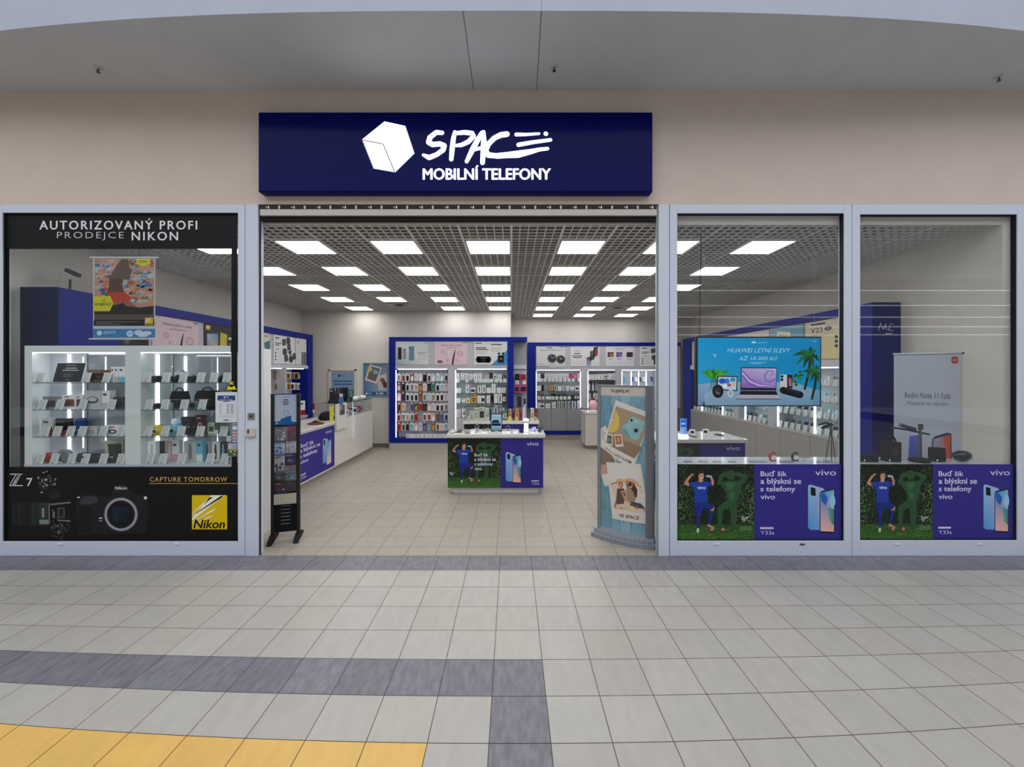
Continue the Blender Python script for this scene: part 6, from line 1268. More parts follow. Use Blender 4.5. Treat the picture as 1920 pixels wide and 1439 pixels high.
# ---- the hook wall, left bay of the back left unit
dH = 10.72
rowsH = [
 (701, 715.5, [('white', 'grey'), ('pale', 'red'), ('white', 'black'), ('red', 'white'), ('white', 'pale'), ('white', 'white'), ('maroon', 'black'), ('white', 'dark'), ('pale', 'white'), ('white', 'pale'), ('sky', 'white'), ('white', 'dark')]),
 (719.6, 733.5, [('brown', 'pale'), ('dark', 'black'), ('white', 'black'), ('white', 'grey'), ('white', 'gold'), ('brown', 'gold'), ('white', 'pink'), ('black', 'dark'), ('teal', 'green'), ('white', 'black'), ('white', 'sky'), ('white', 'pink')]),
 (738.6, 752, [('pink', 'white'), ('dark', 'navy'), ('white', 'black'), ('white', 'dark'), ('white', 'black'), ('brown', 'orange'), ('white', 'green'), ('white', 'pale'), ('cream', 'grey'), ('white', 'black'), ('white', 'black'), ('white', 'pale')]),
 (757, 771, [('orange', 'black'), ('white', 'gold'), None, ('grey', 'blue'), ('black', 'gold'), ('orange', 'red'), ('black', 'dark'), ('pink', 'white'), ('white', 'pale'), ('white', 'black'), ('white', 'maroon'), ('white', 'grey')]),
 (776, 789.6, [('pink', 'maroon'), ('white', 'grey'), ('white', 'gold'), ('white', 'teal'), ('orange', 'red'), None, ('white', 'brown'), ('white', 'red'), ('pink', 'white'), ('green', 'brown'), ('grey', 'blue'), ('white', 'navy')]),
 (794, 808, [('orange', 'maroon'), ('white', 'dark'), ('grey', 'black'), ('white', 'sky'), ('pink', 'white'), ('white', 'pale'), ('navy', 'grey'), None, ('brown', 'gold'), ('white', 'brown'), ('white', 'pink'), ('white', 'sky')])]
RN = ['top', 'second', 'third', 'fourth', 'fifth', 'lowest']
unitL = [o for o in C.objects if o.name.startswith('wall_shelving') and 'phone cases' in o['label']][0]
hk = None
for r, (y0, y1, its) in enumerate(rowsH):
    k = 0
    for i, it in enumerate(its):
        if it is None: continue
        px0 = 744.5+i*8.05; loc, w_, h_ = shelfpack(px0, px0+7.1, y0, y1, dH)
        loc = (loc[0], loc[1]+(.03 if i % 2 else 0), loc[2]+random.uniform(-.008, .008))
        place('phone_case_pack', ('ph', it), m_pack(.099, .193, *it), loc, '%s and %s boxed phone case, %s from left on the %s hook row' % (cw(it[0]), cw(it[1]), ORD[k], RN[r]), 'phone case', 'phone cases on the hook wall'); k += 1
        xh, zh = loc[0], loc[2]+.193
        if hk is None:
            g = G(); g.tube([(0, 0, 0), (0, .22, 0)], .004, 'metal', GREY, 5); g.box(-.02, .02, -.004, 0, -.012, .012, 'satin', WHITE); hk = g.mesh('peg_hook')
        o = bpy.data.objects.new('peg_hook', hk); C.objects.link(o); o.parent = unitL; o.location = Vector((xh, dH-.02, zh+.008))-wloc(unitL)
for i in range(10):
    px0 = 761.5+i*7.8; loc, w_, h_ = shelfpack(px0, px0+7, 813.6, 822, 10.68)
    place('flat_pack', ('fl', i % 4), m_pack(.097, .115, 'white', ('black', 'pale', 'brown', 'dark')[i % 4], .03, 2), (loc[0], loc[1], ZZ(822.6, 10.68)+.001), 'small white accessory pack with %s print, %s from left along the bottom ledge' % (('black', 'pale grey', 'brown', 'dark grey')[i % 4], ORD[i]), 'accessory pack', 'packs along the bottom ledge')
# ---- right bay of the same unit
def row(items, d, yb, name, rowname, grp, mk, cat, zb_=None, hooks=False):
    for i, (px0, px1, yt, c1, c2, st) in enumerate(items):
        w_, h_ = (px1-px0)*d/F*.95, (yb-yt)*d/F; z0 = ZZ(yb, d) if zb_ is None else zb_
        place(name, (name, grp, c1, c2, st, round(w_, 2), round(h_, 2)), mk(round(w_, 2), round(h_, 2), c1, c2, st), (XX((px0+px1)/2, d), d, z0), '%s and %s %s, %s from left, %s' % (cw(c1), cw(c2), name.replace('_', ' '), ORD[i], rowname), cat, grp)
PK = lambda w_, h_, c1, c2, st: m_pack(w_, h_, c1, c2, .03, st)
BX = lambda w_, h_, c1, c2, st: m_box(w_, h_, .1, c1, c2, st)
row([(854, 861, 700.5, 'white', 'dark', 2), (863.5, 869.5, 700.5, 'white', 'black', 2), (871, 877.5, 700.5, 'white', 'pale', 0), (879.5, 886, 701.5, 'white', 'pale', 0), (888, 894.5, 700.5, 'white', 'black', 2), (896, 902.5, 700.5, 'white', 'black', 2),
     (911, 917, 703, 'pale', 'red', 2), (917.5, 924, 700, 'black', 'dark', 0), (925, 931, 702, 'white', 'black', 1), (933, 940, 702, 'white', 'dark', 2), (941.5, 949, 703, 'dark', 'pale', 2)], 10.72, 712.5, 'headset_pack', 'top row of the centre bay', 'headset packs in the centre bay', PK, 'accessory pack')
for i, px in enumerate((855, 872, 889, 897, 904, 911, 918, 927, 935, 943)):
    place('price_card', ('pc10',), m_card(.085, .10, .2), (XX(px+3.5, 10.655), 10.655, ZZ(718, 10.655)+.001), 'small pale price card, %s from left on the upper shelf of the centre bay' % ORD[i], 'price card', 'price cards in the centre bay')
row([(856, 864, 728, 'white', 'pale', 'label'), (873, 880, 721.5, 'white', 'dark', 'label'), (882, 891, 727, 'white', 'dark', 'photo'), (895.5, 902.5, 723, 'white', 'dark', 'tall'), (904, 910.5, 722.5, 'white', 'dark', 'tall'), (912.5, 920.5, 727, 'white', 'pale', 'ring'),
     (921.5, 929.5, 720, 'white', 'pale', 'tall'), (931.5, 939.5, 727, 'white', 'pale', 'label'), (940.5, 948, 727, 'white', 'grey', 'label')], 10.7, 737.3, 'charger_carton', 'second shelf of the centre bay', 'cartons on the second centre shelf', BX, 'box')
row([(856.5, 863, 747, 'white', 'pale', 'label'), (866, 872.5, 748, 'white', 'pale', 'stripe'), (873.5, 882, 746, 'cream', 'yellow', 'photo'), (883, 894, 740, 'gold', 'black', 'label'), (895, 901.5, 743, 'white', 'pale', 'tall'), (902, 909, 743, 'white', 'black', 'photo'),
     (912.5, 919, 742, 'white', 'pale', 'tall'), (920, 925, 742, 'black', 'dark', 'stripe'), (926.5, 933, 738.5, 'white', 'pale', 'tall'), (934, 941.5, 738.5, 'white', 'dark', 'tall'), (942, 949, 740, 'maroon', 'white', 'photo')], 10.7, 756.3, 'gadget_carton', 'third shelf of the centre bay', 'cartons on the third centre shelf', BX, 'box')
row([(856, 864, 768, 'pale', 'grey', 'label'), (866, 874, 766, 'white', 'pale', 'photo'), (925, 934, 762, 'pale', 'dark', 'tall'), (936, 946, 765, 'pale', 'grey', 'photo')], 10.7, 782.8, 'speaker_carton', 'lowest shelf of the centre bay', 'cartons on the lowest centre shelf', BX, 'box')
row([(965, 974, 701.5, 'black', 'dark', 'label'), (975, 986.5, 702, 'red', 'maroon', 'label')], 10.74, 713, 'soft_pouch', 'corner bay', 'pouches in the corner bay', PK if False else BX, 'pouch')
row([(966, 973, 714, 'white', 'pale', 0), (980, 986.5, 714, 'pink', 'white', 0)], 10.74, 721, 'hanging_card', 'corner bay below the pouches', 'cards in the corner bay', PK, 'card')
row([(964.5, 973.5, 722, 'magenta', 'black', 'photo'), (975, 987.5, 721.5, 'magenta', 'black', 'photo')], 10.76, 737, 'toy_carton', 'on the glass shelf of the corner bay', 'cartons in the corner bay', BX, 'box')
row([(970, 978, 744, 'dark', 'black', 'label'), (982, 986, 748, 'navy', 'white', 'stripe')], 10.76, 763.6, 'phone_carton', 'lower shelf of the corner bay', 'cartons low in the corner bay', BX, 'box')
for b_ in (('soft_pouch', 713), ('hanging_card', 721)): pass
g = G(); 
for px in (969, 981): g.tube([P(px, 701, 10.70), P(px, 701, 10.93)], .005, 'metal', GREY, 5)
g.build('peg_hook', unitL)
# ---- bays of the back right unit
unitR = [o for o in C.objects if o.name.startswith('wall_shelving') and 'recessed' in o['label']][0]
dR = 12.22
row([(1006.5+i*7.6, 1013+i*7.6, 700.5, c1, c2, 2) for i, (c1, c2) in enumerate((('white', 'black'), ('dark', 'black'), ('white', 'dark'), ('white', 'black'), ('white', 'blue'), ('white', 'black'), ('white', 'dark'), ('white', 'black'), ('magenta', 'maroon'), ('magenta', 'white'), ('pink', 'red')))],
    dR, 710, 'earphone_pack', 'top row of the recessed bay', 'earphone packs in the recessed bay', PK, 'accessory pack')
for j, (yy, xs_) in enumerate(((716.3, (1008, 1013, 1020, 1028, 1035, 1042, 1049, 1057, 1065, 1073, 1084)), (749.9, (1009, 1016, 1024, 1029, 1035, 1042, 1050, 1057, 1065)))):
    for i, px in enumerate(xs_): place('price_card', ('pc12',), m_card(.085, .10, .2), (XX(px+2, 12.16), 12.16, ZZ(yy, 12.16)+.001), 'small white price card, %s from left on the %s shelf of the recessed bay' % (ORD[i], ('upper', 'lower')[j]), 'price card', 'price cards in the recessed bay')
row([(1007, 1014, 724, 'white', 'pale', 'ring'), (1016, 1020, 722, 'black', 'dark', 'tall'), (1029, 1037, 723.5, 'gold', 'brown', 'label'), (1039, 1044, 722, 'pale', 'dark', 'tall'), (1046, 1053, 725, 'white', 'pale', 'label'), (1054, 1059, 723, 'pale', 'grey', 'tall'), (1061, 1067, 724, 'white', 'grey', 'label'), (1069, 1076, 725, 'white', 'pale', 'stripe'), (1078, 1086, 724, 'white', 'dark', 'photo')],
    12.25, 733.4, 'speaker_carton', 'second shelf of the recessed bay', 'cartons in the recessed bay', BX, 'box')
row([(1007, 1012, 740, 'maroon', 'pale', 'label'), (1014, 1021, 739, 'brown', 'black', 'photo'), (1024, 1031, 741, 'dark', 'pale', 'label'), (1033, 1042, 739.5, 'black', 'dark', 'stripe'), (1044, 1052, 740, 'black', 'grey', 'label'), (1054, 1063, 739.5, 'dark', 'black', 'stripe'), (1065, 1074, 741, 'black', 'white', 'label'), (1076, 1087, 740, 'dark', 'pale', 'photo')],
    12.29, 749.8, 'camera_carton', 'third shelf of the recessed bay', 'dark cartons in the recessed bay', BX, 'box')
row([(1008, 1012, 755, 'white', 'black', 'label'), (1013, 1020, 757, 'white', 'dark', 'photo'), (1023, 1032, 757.5, 'white', 'grey', 'ring'), (1035, 1042, 754.5, 'white', 'black', 'label'), (1045, 1050, 752.5, 'pale', 'dark', 'tall'), (1052, 1057, 752.5, 'pale', 'dark', 'tall'), (1059, 1063, 752.5, 'pale', 'dark', 'tall'), (1065, 1069, 752.5, 'pale', 'dark', 'tall'), (1072, 1080, 753, 'pale', 'navy', 'tall'), (1083, 1088, 752, 'white', 'navy', 'tall')],
    12.22, 766.2, 'gadget_box', 'bottom shelf of the recessed bay', 'boxes on the bottom recessed shelf', BX, 'box')
row([(1103, 1107.5, 702.5, 'white', 'black', 2), (1108.5, 1114, 702.5, 'white', 'black', 2), (1115, 1120, 702.5, 'white', 'black', 2), (1121, 1131, 702, 'white', 'black', 2), (1132, 1139.5, 701.5, 'white', 'dark', 1), (1140.5, 1147, 700.5, 'white', 'black', 2), (1148, 1154, 700, 'white', 'black', 2)],
    dR, 712.5, 'cable_pack', 'top row of the narrow bay', 'cable packs in the narrow bay', PK, 'accessory pack')
row([(1103, 1107, 719, 'pale', 'white', 'tall'), (1110, 1114, 718, 'pale', 'white', 'tall'), (1116.5, 1121, 718, 'pale', 'grey', 'tall')], 12.25, 733.4, 'tall_box', 'second shelf of the narrow bay', 'tall boxes in the narrow bay', BX, 'box')
row([(1103, 1108.5, 737, 'pale', 'grey', 'label'), (1112.5, 1121, 736.5, 'white', 'black', 'label')], 12.25, 746 if False else 749.8, 'gadget_box', 'third shelf of the narrow bay', 'boxes in the narrow bay', BX, 'box')
for i, (px, c) in enumerate(((1172, 'sky'), (1186, 'blue'), (1193, 'white'), (1200, 'dark'), (1208, 'white'), (1223, 'navy'))):
    place('display_phone', ('dp12', c), m_handset(.075, .15, c), (XX(px, 12.25), 12.25, ZZ(716.3, 12.25)+.001), '%s phone on a stand, %s from left in the bay with light strips' % (cw(c), ORD[i]), 'phone', 'phones in the bay with light strips')
# ---- left wall unit: hooks seen obliquely, turned to face the aisle
kx = XL+.16
def sidepack(px, ytop, ybot, side, Xp, i, lab, c1, c2, grp, st=0, name='accessory_pack', rz=90, w_=.12):
    d = F*abs(Xp)/abs(px-CX); h_ = round((ybot-ytop)*d/F, 2)
    return place(name, (name, c1, c2, st, h_, w_), m_pack(w_, h_, c1, c2, .02, st), (Xp, d, ZZ(ybot, d)), lab, 'accessory pack', grp, math.radians(rz))
LX = -5.42
rr = [(697, 711, (('brown', 'gold'), ('brown', 'black'), ('gold', 'black'), ('white', 'brown'), ('grey', 'brown'), ('gold', 'black'), ('brown', 'pale'), ('dark', 'gold'))), (717, 731, (('gold', 'black'), ('grey', 'brown'), ('white', 'black'), ('gold', 'brown'), ('white', 'maroon'), ('pale', 'grey'), ('white', 'dark'), ('white', 'black'))),
      (738, 750, (('pale', 'black'), ('dark', 'pale'), ('white', 'black'), ('white', 'black'), ('white', 'black'), ('pale', 'dark'), ('grey', 'dark'), ('white', 'pale'))), (753, 765, (('dark', 'maroon'), ('white', 'black'), ('pale', 'dark'), ('red', 'white'), ('red', 'pale'), ('white', 'red'), ('red', 'white')))]
for r, (y0, y1, its) in enumerate(rr):
    for i, (c1, c2) in enumerate(its):
        sidepack(519.5+i*7.2, y0+i*.3, y1, 'l', LX, i, '%s and %s hook pack, %s from the near end, row %s of the left wall' % (cw(c1), cw(c2), ORD[i], ('one', 'two', 'three', 'four')[r]), c1, c2, 'hook packs on the left wall', 0, rz=62)
for r, (y0, y1, its) in enumerate(rr): pass
for i, (px, yt, c1, c2) in enumerate(((567, 752, 'white', 'red'), (579, 748, 'red', 'maroon'), (585, 757, 'red', 'white'))):
    d = F*5.3/(CX-px); b = .921
    place('boxed_gadget', ('bg', i), m_box(.15, max(.12, ZZ(yt, d)-b), .06, c1, c2, 'stripe'), (-5.3, d, b), '%s upright box on the left wall shelf near the far post, %s one' % (c1, ('nearest', 'middle', 'farthest')[i]), 'box', 'boxes on the left wall shelf', math.radians(60))
# ---- right wall unit: phones on stands with price cards on four glass shelves
TV = (1303, 628, 1543, 764)
phc = ['dark', 'navy', 'sky', 'black', 'blue', 'teal', 'grey', 'black', 'sky', 'navy', 'dark', 'white', 'pale', 'blue', 'grey', 'black']
shz = [1.78, 1.51, 1.24, .97]; SN = ['top', 'second', 'third', 'lowest']
leds = [F*XG/(px-CX) for px in (1380, 1445)]
n = 0
for s_, zz in enumerate(shz):
    d = 6.22; k = 0
    while d < 11.4:
        px = CX+F*5.2/d; py = CY+(H-zz-.08)*F/d
        vis = not (TV[0]+6 < px < TV[2]-4 and TV[1] < py < TV[3]-2) and px < 1590 and not (px < 1276)
        if all(abs(d-q_) > .15 for q_ in leds) and vis:
            c = phc[(k*5+s_*3+n) % 16]
            near = 'right of the screen' if px > 1535 else ('below the screen' if px > 1304 else 'left of the screen')
            place('display_phone', ('dp', c), m_handset(.075, .155, c, .4), (5.17, d, zz+.001), '%s standing phone, %s shelf of right wall, %s one %s' % (cw(c), SN[s_], ORD[k], near), 'phone', 'phones along the right wall', math.radians(-70))
            place('price_card', ('pcr',), m_card(.07, .11, .25), (5.12, d+.085, zz+.001), 'white price card, %s shelf of right wall, %s one %s' % (SN[s_], ORD[k], near), 'price card', 'price cards along the right wall', math.radians(-70)); n += 1
            k += 1
        d += .165
# ================================================= goods on the central kiosk
def kz(px, d, z0, name, key, mk, lab, cat, rz=0, group=None): return place(name, key, mk, (XX(px, d), d, z0+.001), lab, cat, group, rz)
t = empty('tablet_display', (XX(931, 6.72), 6.72, tk), 'upright tablet with a light blue picture, standing in the middle of the kiosk top', 'tablet')
dt = 6.72; zb_ = tk+.03; zt_ = ZZ(775.5, dt)
G().box(XX(920, dt), XX(941.5, dt), dt, dt+.012, zb_, zt_, 'gloss', rgb(18, 22, 30)).build('tablet_body', t, bevel=.004)
a = front(920, 775, dt-.001, 'screen'); a.eps = .0006; y9 = CY+(H-zb_-.02)*F/dt
a.rect(921.5, 777.5, 940, y9, rgb(150, 185, 205), 1); a.rect(921.5, 777.5, 940, 780, rgb(190, 205, 215), 1.5); a.poly([(922, 791), (926, 788), (934, 788), (939, 797), (939, 799), (922, 799)], rgb(24, 40, 70), 2); a.rect(922, 793, 938, 794.2, rgb(120, 150, 180), 3); a.rect(921.5, y9-5, 940, y9, rgb(120, 155, 180), 1.5); a.build('tablet_screen', t)
g = G(); g.hexa([(XX(927, dt), dt-.03, tk+.0005), (XX(934.5, dt), dt-.03, tk+.0005), (XX(934.5, dt), dt+.08, tk+.0005), (XX(927, dt), dt+.08, tk+.0005), (XX(928, dt), dt-.02, tk+.03), (XX(933.5, dt), dt-.02, tk+.03), (XX(933.5, dt), dt+.04, tk+.06), (XX(928, dt), dt+.04, tk+.06)], 'satin', LGREY); g.build('tablet_stand', t)
t = empty('glowing_lamp', (XX(986.5, 6.85), 6.85, tk), 'white glowing lamp with a disc on a short column, right part of the kiosk top', 'lamp')
x = XX(986.5, 6.85); g = G(); g.lathe((x, 6.85, tk+.001), [(.045, 0), (.045, .008)], 'satin', WHITE, 'z', 20); g.build('lamp_foot', t)
g = G(); g.lathe((x, 6.85, tk+.009), [(.034, 0), (.034, .135)], 'led_strip', WHITE, 'z', 18); g.build('glowing_column', t); g = G(); g.lathe((x, 6.85, tk+.144), [(.008, 0), (.008, .05)], 'satin', LGREY, 'z', 8); g.build('lamp_neck', t)
g = G(); g.lathe((x, 6.85, tk+.194), [(.03, 0), (.048, .012), (.045, .03), (.02, .036)], 'led_strip', WHITE, 'z', 18); g.build('glowing_disc', t)
def m_tag(w_, h_): return lambda: (lambda g: (g.hexa([(-w_/2, 0, 0), (w_/2, 0, 0), (w_/2, .02, 0), (-w_/2, .02, 0), (-w_/2, .03, h_), (w_/2, .03, h_), (w_/2, .034, h_), (-w_/2, .034, h_)], 'print', WHITE), g)[1])(G())
def m_flatphone(k):
    def f():
        g = G(); g.hexa([(-.04, -.08, .008), (.04, -.08, .008), (.04, .07, .03), (-.04, .07, .03), (-.04, -.08, .016), (.04, -.08, .016), (.04, .07, .038), (-.04, .07, .038)], 'gloss', COLS.get(k, k)); s = G(); s.box(-.03, .03, -.05, .06, 0, .012, 'satin', LGREY); return g, [('display_stand', s)]
    return f
for i, (px, c, dd) in enumerate(((850, 'pale', 6.78), (862, 'dark', 6.86), (876, 'grey', 6.76), (889, 'pale', 6.9))): kz(px, dd, tk, 'display_phone', ('fp', c), m_flatphone(c), '%s phone lying on the kiosk top left of the tablet, %s from the left' % (cw(c), ORD[i]), 'phone', .2*i-.3, 'phones on the kiosk top')
watchstand(XX(893, 6.9), 7.02, tk+.001, LGREY, 'silver smart watch on a stand, left part of the kiosk top'); watchstand(XX(907, 6.9), 6.9, tk+.001, BLACK, 'black smart watch on a stand just left of the tablet'); watchstand(XX(914, 6.95), 7.02, tk+.001, rgb(40, 40, 44), 'black smart watch half behind the left edge of the tablet'); watchstand(XX(952, 6.95), 6.9, tk+.001, rgb(200, 190, 190), 'pale smart watch on a stand right of the tablet')
for i, (px, dd, w_) in enumerate(((886, 6.68, .09), (908, 6.68, .12), (945, 6.69, .07), (953, 6.67, .08), (966, 6.69, .09))): kz(px, dd, tk, 'price_card', ('pct', w_), m_tag(w_*.8, .036), 'white price card on the front edge of the kiosk top, %s from the left' % ORD[i], 'price card', 0, 'price cards on the kiosk top')
for i, (px, c, dd) in enumerate(((978, 'navy', 6.70), (998, 'blue', 6.92), (1010, 'dark', 6.84))): kz(px, dd, tk, 'display_phone', ('ds', c), m_handset(.075, .06 if i == 0 else .07, c, 1.2), '%s phone on a low stand, %s right of the tablet' % (cw(c), ORD[i]), 'phone', (.1, -.5, -.7)[i], 'phones right of the tablet')
g = G(); rnd = random.Random(6)
for i, (p, q_) in enumerate((((846, 7.0), (872, 6.95)), ((858, 6.9), (884, 6.85)), ((868, 7.02), (898, 7.0)), ((940, 6.95), (968, 6.9)), ((996, 7.0), (1014, 6.78)))):
    a0 = Vector((XX(p[0], p[1]), p[1], tk+.003)); b0 = Vector((XX(q_[0], q_[1]), q_[1], tk+.003)); pts = [a0.lerp(b0, u/8)+Vector((0, .02*math.sin(u*1.3), .025*math.sin(math.pi*u/8))) for u in range(9)]
    g = G(); g.tube(pts, .0035, 'matte', DGREY, 5); g.build('security_cable', label='thin dark security cable looping over the kiosk top, %s from the left' % ORD[i], category='cable', group='cables on the kiosk top')
# rear kiosk: glass boxes and colourful packs
t = empty('glass_showcase', (XX(895, 8.9), 8.9, tk2), 'clear glass showcase box on the rear counter, behind the tablet', 'showcase')
x0, x1, z1 = XX(871, 8.78), XX(941, 8.78), ZZ(763.5, 8.78)
for q_ in ((x0, x1, 8.78, 8.784, tk2+.001, z1), (x0, x0+.004, 8.784, 9.2, tk2+.001, z1), (x1-.004, x1, 8.784, 9.2, tk2+.001, z1)): G().box(*q_, 'acrylic').build('glass_side', t)
G().box(x0, x1, 8.78, 9.2, z1, z1+.006, 'shelf_glass').build('glass_top', t)
row([(876, 882, 783, 'white', 'pale', 'stripe'), (880.5, 888, 774, 'cream', 'red', 'label'), (889, 897, 767, 'cream', 'grey', 'label'), (898, 909, 765, 'cream', 'dark', 'photo'), (910, 917, 768, 'cream', 'dark', 'ring'), (917.5, 921.5, 770, 'navy', 'blue', 'stripe')], 8.9, 790.3, 'gadget_carton', 'inside the glass showcase on the rear counter', 'cartons inside the rear showcase', BX, 'box', tk2+.001)
row([(942, 951, 772, 'green', 'pale', 'photo'), (953, 959.5, 770, 'gold', 'brown', 'label'), (960.5, 966, 769, 'brown', 'maroon', 'photo'), (967, 972.5, 770, 'gold', 'maroon', 'label'), (973, 979.5, 770, 'brown', 'red', 'photo'), (988, 993.5, 770, 'dark', 'green', 'photo'), (995, 1001, 768, 'cream', 'black', 'label'), (1002, 1006.5, 769, 'maroon', 'orange', 'photo')], 8.95, 790.3, 'game_carton', 'on the rear counter right of the showcase', 'cartons on the rear counter', BX, 'box', tk2+.001)
for i, (px, c) in enumerate(((955.5, rgb(206, 200, 100)), (968, rgb(200, 190, 110)), (1003, rgb(180, 174, 140)))): place('yellow_price_card', ('yc', i), m_card(.06, .09, .2, c), (XX(px, 8.82), 8.82, tk2+.001), 'yellowish price card in front of the rear counter boxes, %s from the left' % ORD[i], 'price card', 'yellow price cards on the rear counter')
t = empty('bottle_display', (XX(982, 8.86), 8.86, tk2), 'white slim dispenser standing between the boxes on the rear counter', 'dispenser')
g = G(); x = XX(982.5, 8.86); g.lathe((x, 8.86, tk2+.001), [(.03, 0), (.03, .26), (.02, .28), (.02, .32)], 'satin', rgb(206, 204, 214), 'z', 14); g.build('dispenser_body', t); g = G(); g.lathe((x, 8.86, tk2+.321), [(.022, 0), (.022, .03)], 'satin', rgb(120, 110, 130), 'z', 12); g.build('dispenser_cap', t)
# right kiosk goods
t = empty('glowing_column', (XX(1282, 6.3), 6.3, tk3), 'blue and white glowing product column on the counter beside the window post', 'light column')
x = XX(1281.5, 6.3); zc_ = ZZ(785, 6.3)
pbox(G(), 1276, 813, 1288, 818, 6.27, .1, 'satin', WHITE); G().box(x-.055, x+.055, 6.25, 6.36, tk3+.001, tk3+.04, 'led_strip').build('light_base', t)
a = front(1276, 785, 6.28, 'screen'); a.eps = .001; g = G().box(x-.05, x+.05, 6.281, 6.34, tk3+.04, zc_, 'acrylic'); g.build('clear_block', t)
yb9 = CY+(H-tk3-.04)*F/6.28
a.poly([(1275.5, 785), (1287.5, 785), (1287.5, yb9), (1275.5, yb9)], [rgb(90, 170, 255), rgb(60, 120, 250), rgb(120, 180, 255), rgb(200, 225, 255)], 0); a.rect(1277, 789, 1286, 792, rgb(20, 70, 240), 1); a.rect(1277, 797, 1286, 801, rgb(20, 80, 240), 1); a.ell(1281, 795, 2, 1.6, WHITE, 2); a.build('glowing_face', t)
def m_wbox(): 
    g = G(); g.box(-.045, .045, 0, .07, 0, .07, 'satin', WHITE); a = Art((-.045, -.001, .07), (.009, 0, 0), (0, 0, -.007)); a.N = Vector((0, -1, 0)); a.rect(2, 2, 8, 8, DGREY, 1); a.ell(5, 5, 2, 2, BLACK, 2); merge(g, a); return g
for i, (px, dd) in enumerate(((1298, 6.55), (1323, 6.6))): kz(px, dd, tk3, 'watch_box', ('wb',), m_wbox, 'white cube stand with a dark watch on the counter, %s of the pair' % ('left one', 'right one')[i], 'watch stand', -.4, 'watch cubes on the window side counter')
for i, (px, dd, c) in enumerate(((1296, 6.28, 'black'), (1347, 6.4, 'black'))): kz(px, dd, tk3, 'display_phone', ('fq', c), m_flatphone(c), 'black phone lying flat on the counter, %s watch cube' % ('below the left', 'right of the right')[i], 'phone', .9)
# window ledge goods, middle window
zq = zl+.001
def ledge(px, d): return XX(px, d)
def cshape(px, d, k, lab):
    t = empty('smart_band', (XX(px, d), d, zq), lab, 'smart band'); x = XX(px, d); g = G()
    pts = [Vector((x+.03*math.cos(q_), d, zq+.048+.042*math.sin(q_))) for q_ in [math.radians(40+280*i/12) for i in range(13)]]
    for p, r in zip(pts, pts[1:]):
        o = lambda v: Vector(((v.x-x)*.4, 0, (v.z-zq-.048)*.4)); w_ = Vector((0, .012, 0)); g.hexa([p-w_, r-w_, r+w_, p+w_, p-w_+o(p), r-w_+o(r), r+w_+o(r), p+w_+o(p)], 'satin', k)
    g.build('strap', t); g = G(); g.box(x+.0, x+.035, d-.008, d+.008, zq+.03, zq+.055, 'satin', WHITE); g.box(x+.008, x+.02, d-.006, d+.006, zq, zq+.03, 'satin', WHITE); g.build('display_stand', t)
cshape(1449, 4.72, rgb(170, 34, 48), 'red smart band on a white stand on the window ledge'); cshape(1491, 4.72, rgb(30, 32, 34), 'black smart band on a white stand on the window ledge')
g = G(); g.tube([(XX(1498, 4.74), 4.74, zq+.035), (XX(1519, 4.74), 4.74, zq+.036)], .003, 'satin', DGREY, 6); g.box(XX(1508, 4.74)-.01, XX(1508, 4.74)+.01, 4.73, 4.75, zq-.0, zq+.033, 'acrylic'); g.build('charging_pen', label='thin dark pen like gadget on a clear foot, right of the black band', category='gadget')
def m_plate(): g = G(); g.box(-.05, .05, 0, .004, 0, .028, 'acrylic'); g.box(-.05, .05, -.02, .03, 0, .003, 'acrylic'); return g
for i, px in enumerate((1290, 1318, 1345, 1372, 1412, 1430, 1465, 1480, 1530, 1552)): place('clear_price_plate', ('cp',), m_plate, (XX(px, 4.66), 4.66, zq), 'clear acrylic price plate on the ledge of the middle window, %s from the left' % ORD[i], 'price plate', 'clear price plates on the ledge')
t = empty('phone_tripod', (XX(1555, 4.8), 4.8, zq), 'black tripod with a long phone gimbal arm, right end of the middle window ledge', 'tripod')
x = XX(1558, 4.8); hub = Vector((x, 4.8, ZZ(800, 4.8))); g = G(); 
for an in (0, 2.1, 4.2): g.tube([hub, (x+.05*math.cos(an), 4.8+.05*math.sin(an), zq+.004)], .005, 'metal', rgb(90, 96, 104), 6)
g.build('tripod_legs', t); g = G(); g.tube([P(1535, 797, 4.8), P(1549, 793, 4.8), P(1556, 796, 4.8)], .011, 'satin', BLACK, 8); g.tube([P(1541, 803, 4.79), P(1560, 796, 4.79)], .016, 'satin', BLACK, 8); g.build('gimbal_arm', t)
g = G(); g.tube([hub, P(1566, 792, 4.8), P(1576, 795, 4.8)], .012, 'satin', rgb(150, 152, 158), 8); g.build('gimbal_head', t)
g = G(); g.tube([(XX(1579.5, 4.7), 4.7, zq+.006), (XX(1578.5, 4.7), 4.7, zq+.08), (XX(1580, 4.7), 4.7, zq+.15)], .008, 'satin', BLACK, 6); g.lathe((XX(1579.5, 4.7), 4.7, zq), [(.02, 0), (.02, .006)], 'satin', BLACK, 'z', 12); g.build('selfie_stick', label='black folded stick standing at the right edge of the middle window', category='stick')
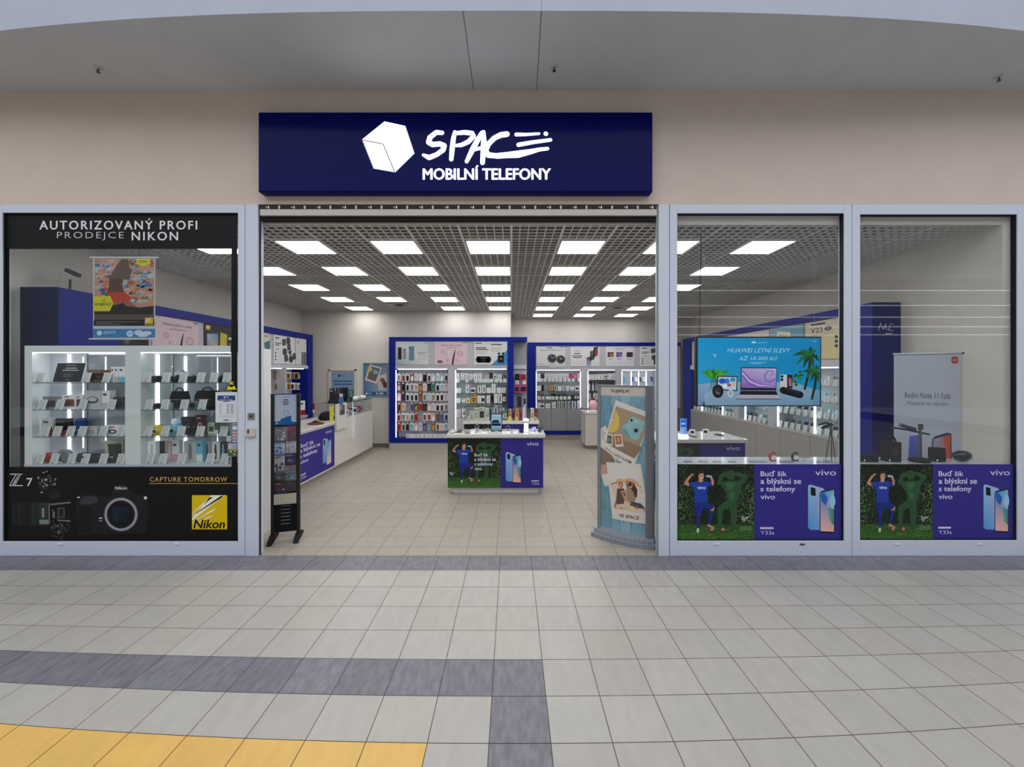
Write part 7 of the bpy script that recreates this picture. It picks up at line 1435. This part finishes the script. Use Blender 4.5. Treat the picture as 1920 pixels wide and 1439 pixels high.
# right window ledge
def P0(px, d): return (XX(px, d), d, zq)
def rbox(px0, px1, yt, d, name, lab, k=rgb(24, 26, 28), dep=.07, cat='speaker', hexagon=False):
    t = empty(name, P0((px0+px1)/2, d), lab, cat); x0, x1, z1 = XX(px0, d), XX(px1, d), ZZ(yt, d)
    g = G(); g.box(x0, x1, d, d+dep, zq, z1, 'matte', k); g.build('speaker_body', t, bevel=.008)
    g = G(); g.box(x0+.012, x0+.028, d-.002, d, zq+.01, zq+.03, 'satin', WHITE); g.build('white_tag', t); return t, x0, x1, z1
rbox(1617.5, 1648, 853.5, 4.66, 'box_speaker', 'low black box speaker, leftmost on the ledge of the window farthest right')
t, x0, x1, z1 = rbox(1665, 1691, 830, 4.66, 'handle_speaker', 'tall black speaker with a top handle on the right window ledge', dep=.1)
g = G(); xm = (x0+x1)/2; g.tube([(xm+.055*math.cos(q_), 4.71, z1-.006+.07*math.sin(q_)) for q_ in [math.pi*i/10 for i in range(11)]], .009, 'matte', rgb(24, 26, 28), 8); g.build('carry_handle', t)
g = G(); g.lathe((xm, 4.66, zq+.11), [(.045, 0), (.045, -.003), (.01, -.004)], 'satin', rgb(34, 36, 40), 'y', 20); g.build('speaker_grille', t)
t = empty('puck_speaker', P0(1724, 4.68), 'flat black puck on the right window ledge with a short metal post', 'speaker')
x = XX(1724, 4.68); g = G(); g.lathe((x, 4.68, zq), [(.085, 0), (.098, .012), (.098, .03), (.07, .045)], 'matte', rgb(26, 28, 30), 'z', 26); g.build('puck_body', t)
x = XX(1728.5, 4.8)
t = empty('gimbal_stand', (x, 4.81, zq), 'grey metal post with a dark drone like gimbal arm behind the flat puck', 'stand')
g = G(); g.lathe((x, 4.82, zq), [(.05, 0), (.05, .01)], 'metal', GREY, 'z', 18); g.lathe((x, 4.82, zq+.01), [(.016, 0), (.015, ZZ(797, 4.82)-zq-.01)], 'metal', rgb(120, 116, 118), 'z', 12); g.build('metal_post', t)
g = G(); g.tube([P(1673, 802, 4.82), P(1700, 806, 4.82), P(1742, 815, 4.82)], .011, 'satin', rgb(36, 34, 48), 8); g.tube([P(1688, 797, 4.80), P(1704, 802, 4.80), P(1716, 805, 4.80)], [.02][0], 'satin', rgb(50, 54, 90), 8); g.build('gimbal_arm', t)
g = G(); g.box(x-.018, x+.018, 4.80, 4.83, ZZ(806, 4.8), ZZ(796, 4.8), 'satin', rgb(70, 70, 78)); g.build('clamp_head', t)
t, x0, x1, z1 = rbox(1754, 1774, 841, 4.66, 'cube_speaker', 'small black cube speaker with a side strap on the right window ledge', dep=.09)
g = G(); g.tube([(x1, 4.7, z1-.01), (x1+.028, 4.7, z1-.05), (x1+.034, 4.7, zq+.01)], .007, 'matte', rgb(30, 32, 34), 6); g.build('strap', t)
t = empty('bulb_speaker', P0(1805, 4.7), 'rounded black bulb shaped speaker, rightmost on the window ledge', 'speaker'); x = XX(1805, 4.7)
g = G(); g.lathe((x-.095, 4.71, zq+.062), [(.01, 0), (.045, .025), (.062, .08), (.062, .12), (.05, .165), (.03, .18)], 'gloss', rgb(20, 22, 24), 'x', 22); g.build('bulb_body', t, smooth=True); g = G(); g.lathe((x+.085, 4.71, zq+.062), [(.034, 0), (.03, .008)], 'metal', LGREY, 'x', 18); g.build('end_ring', t)
g = G(); g.tube([(XX(1620, 4.74), 4.75, zq+.004), (XX(1690, 4.76), 4.78, zq+.004), (XX(1722, 4.76), 4.79, zq+.004)], .003, 'matte', DGREY, 5); g.build('power_cord', label='thin dark cord lying along the right window ledge', category='cable')
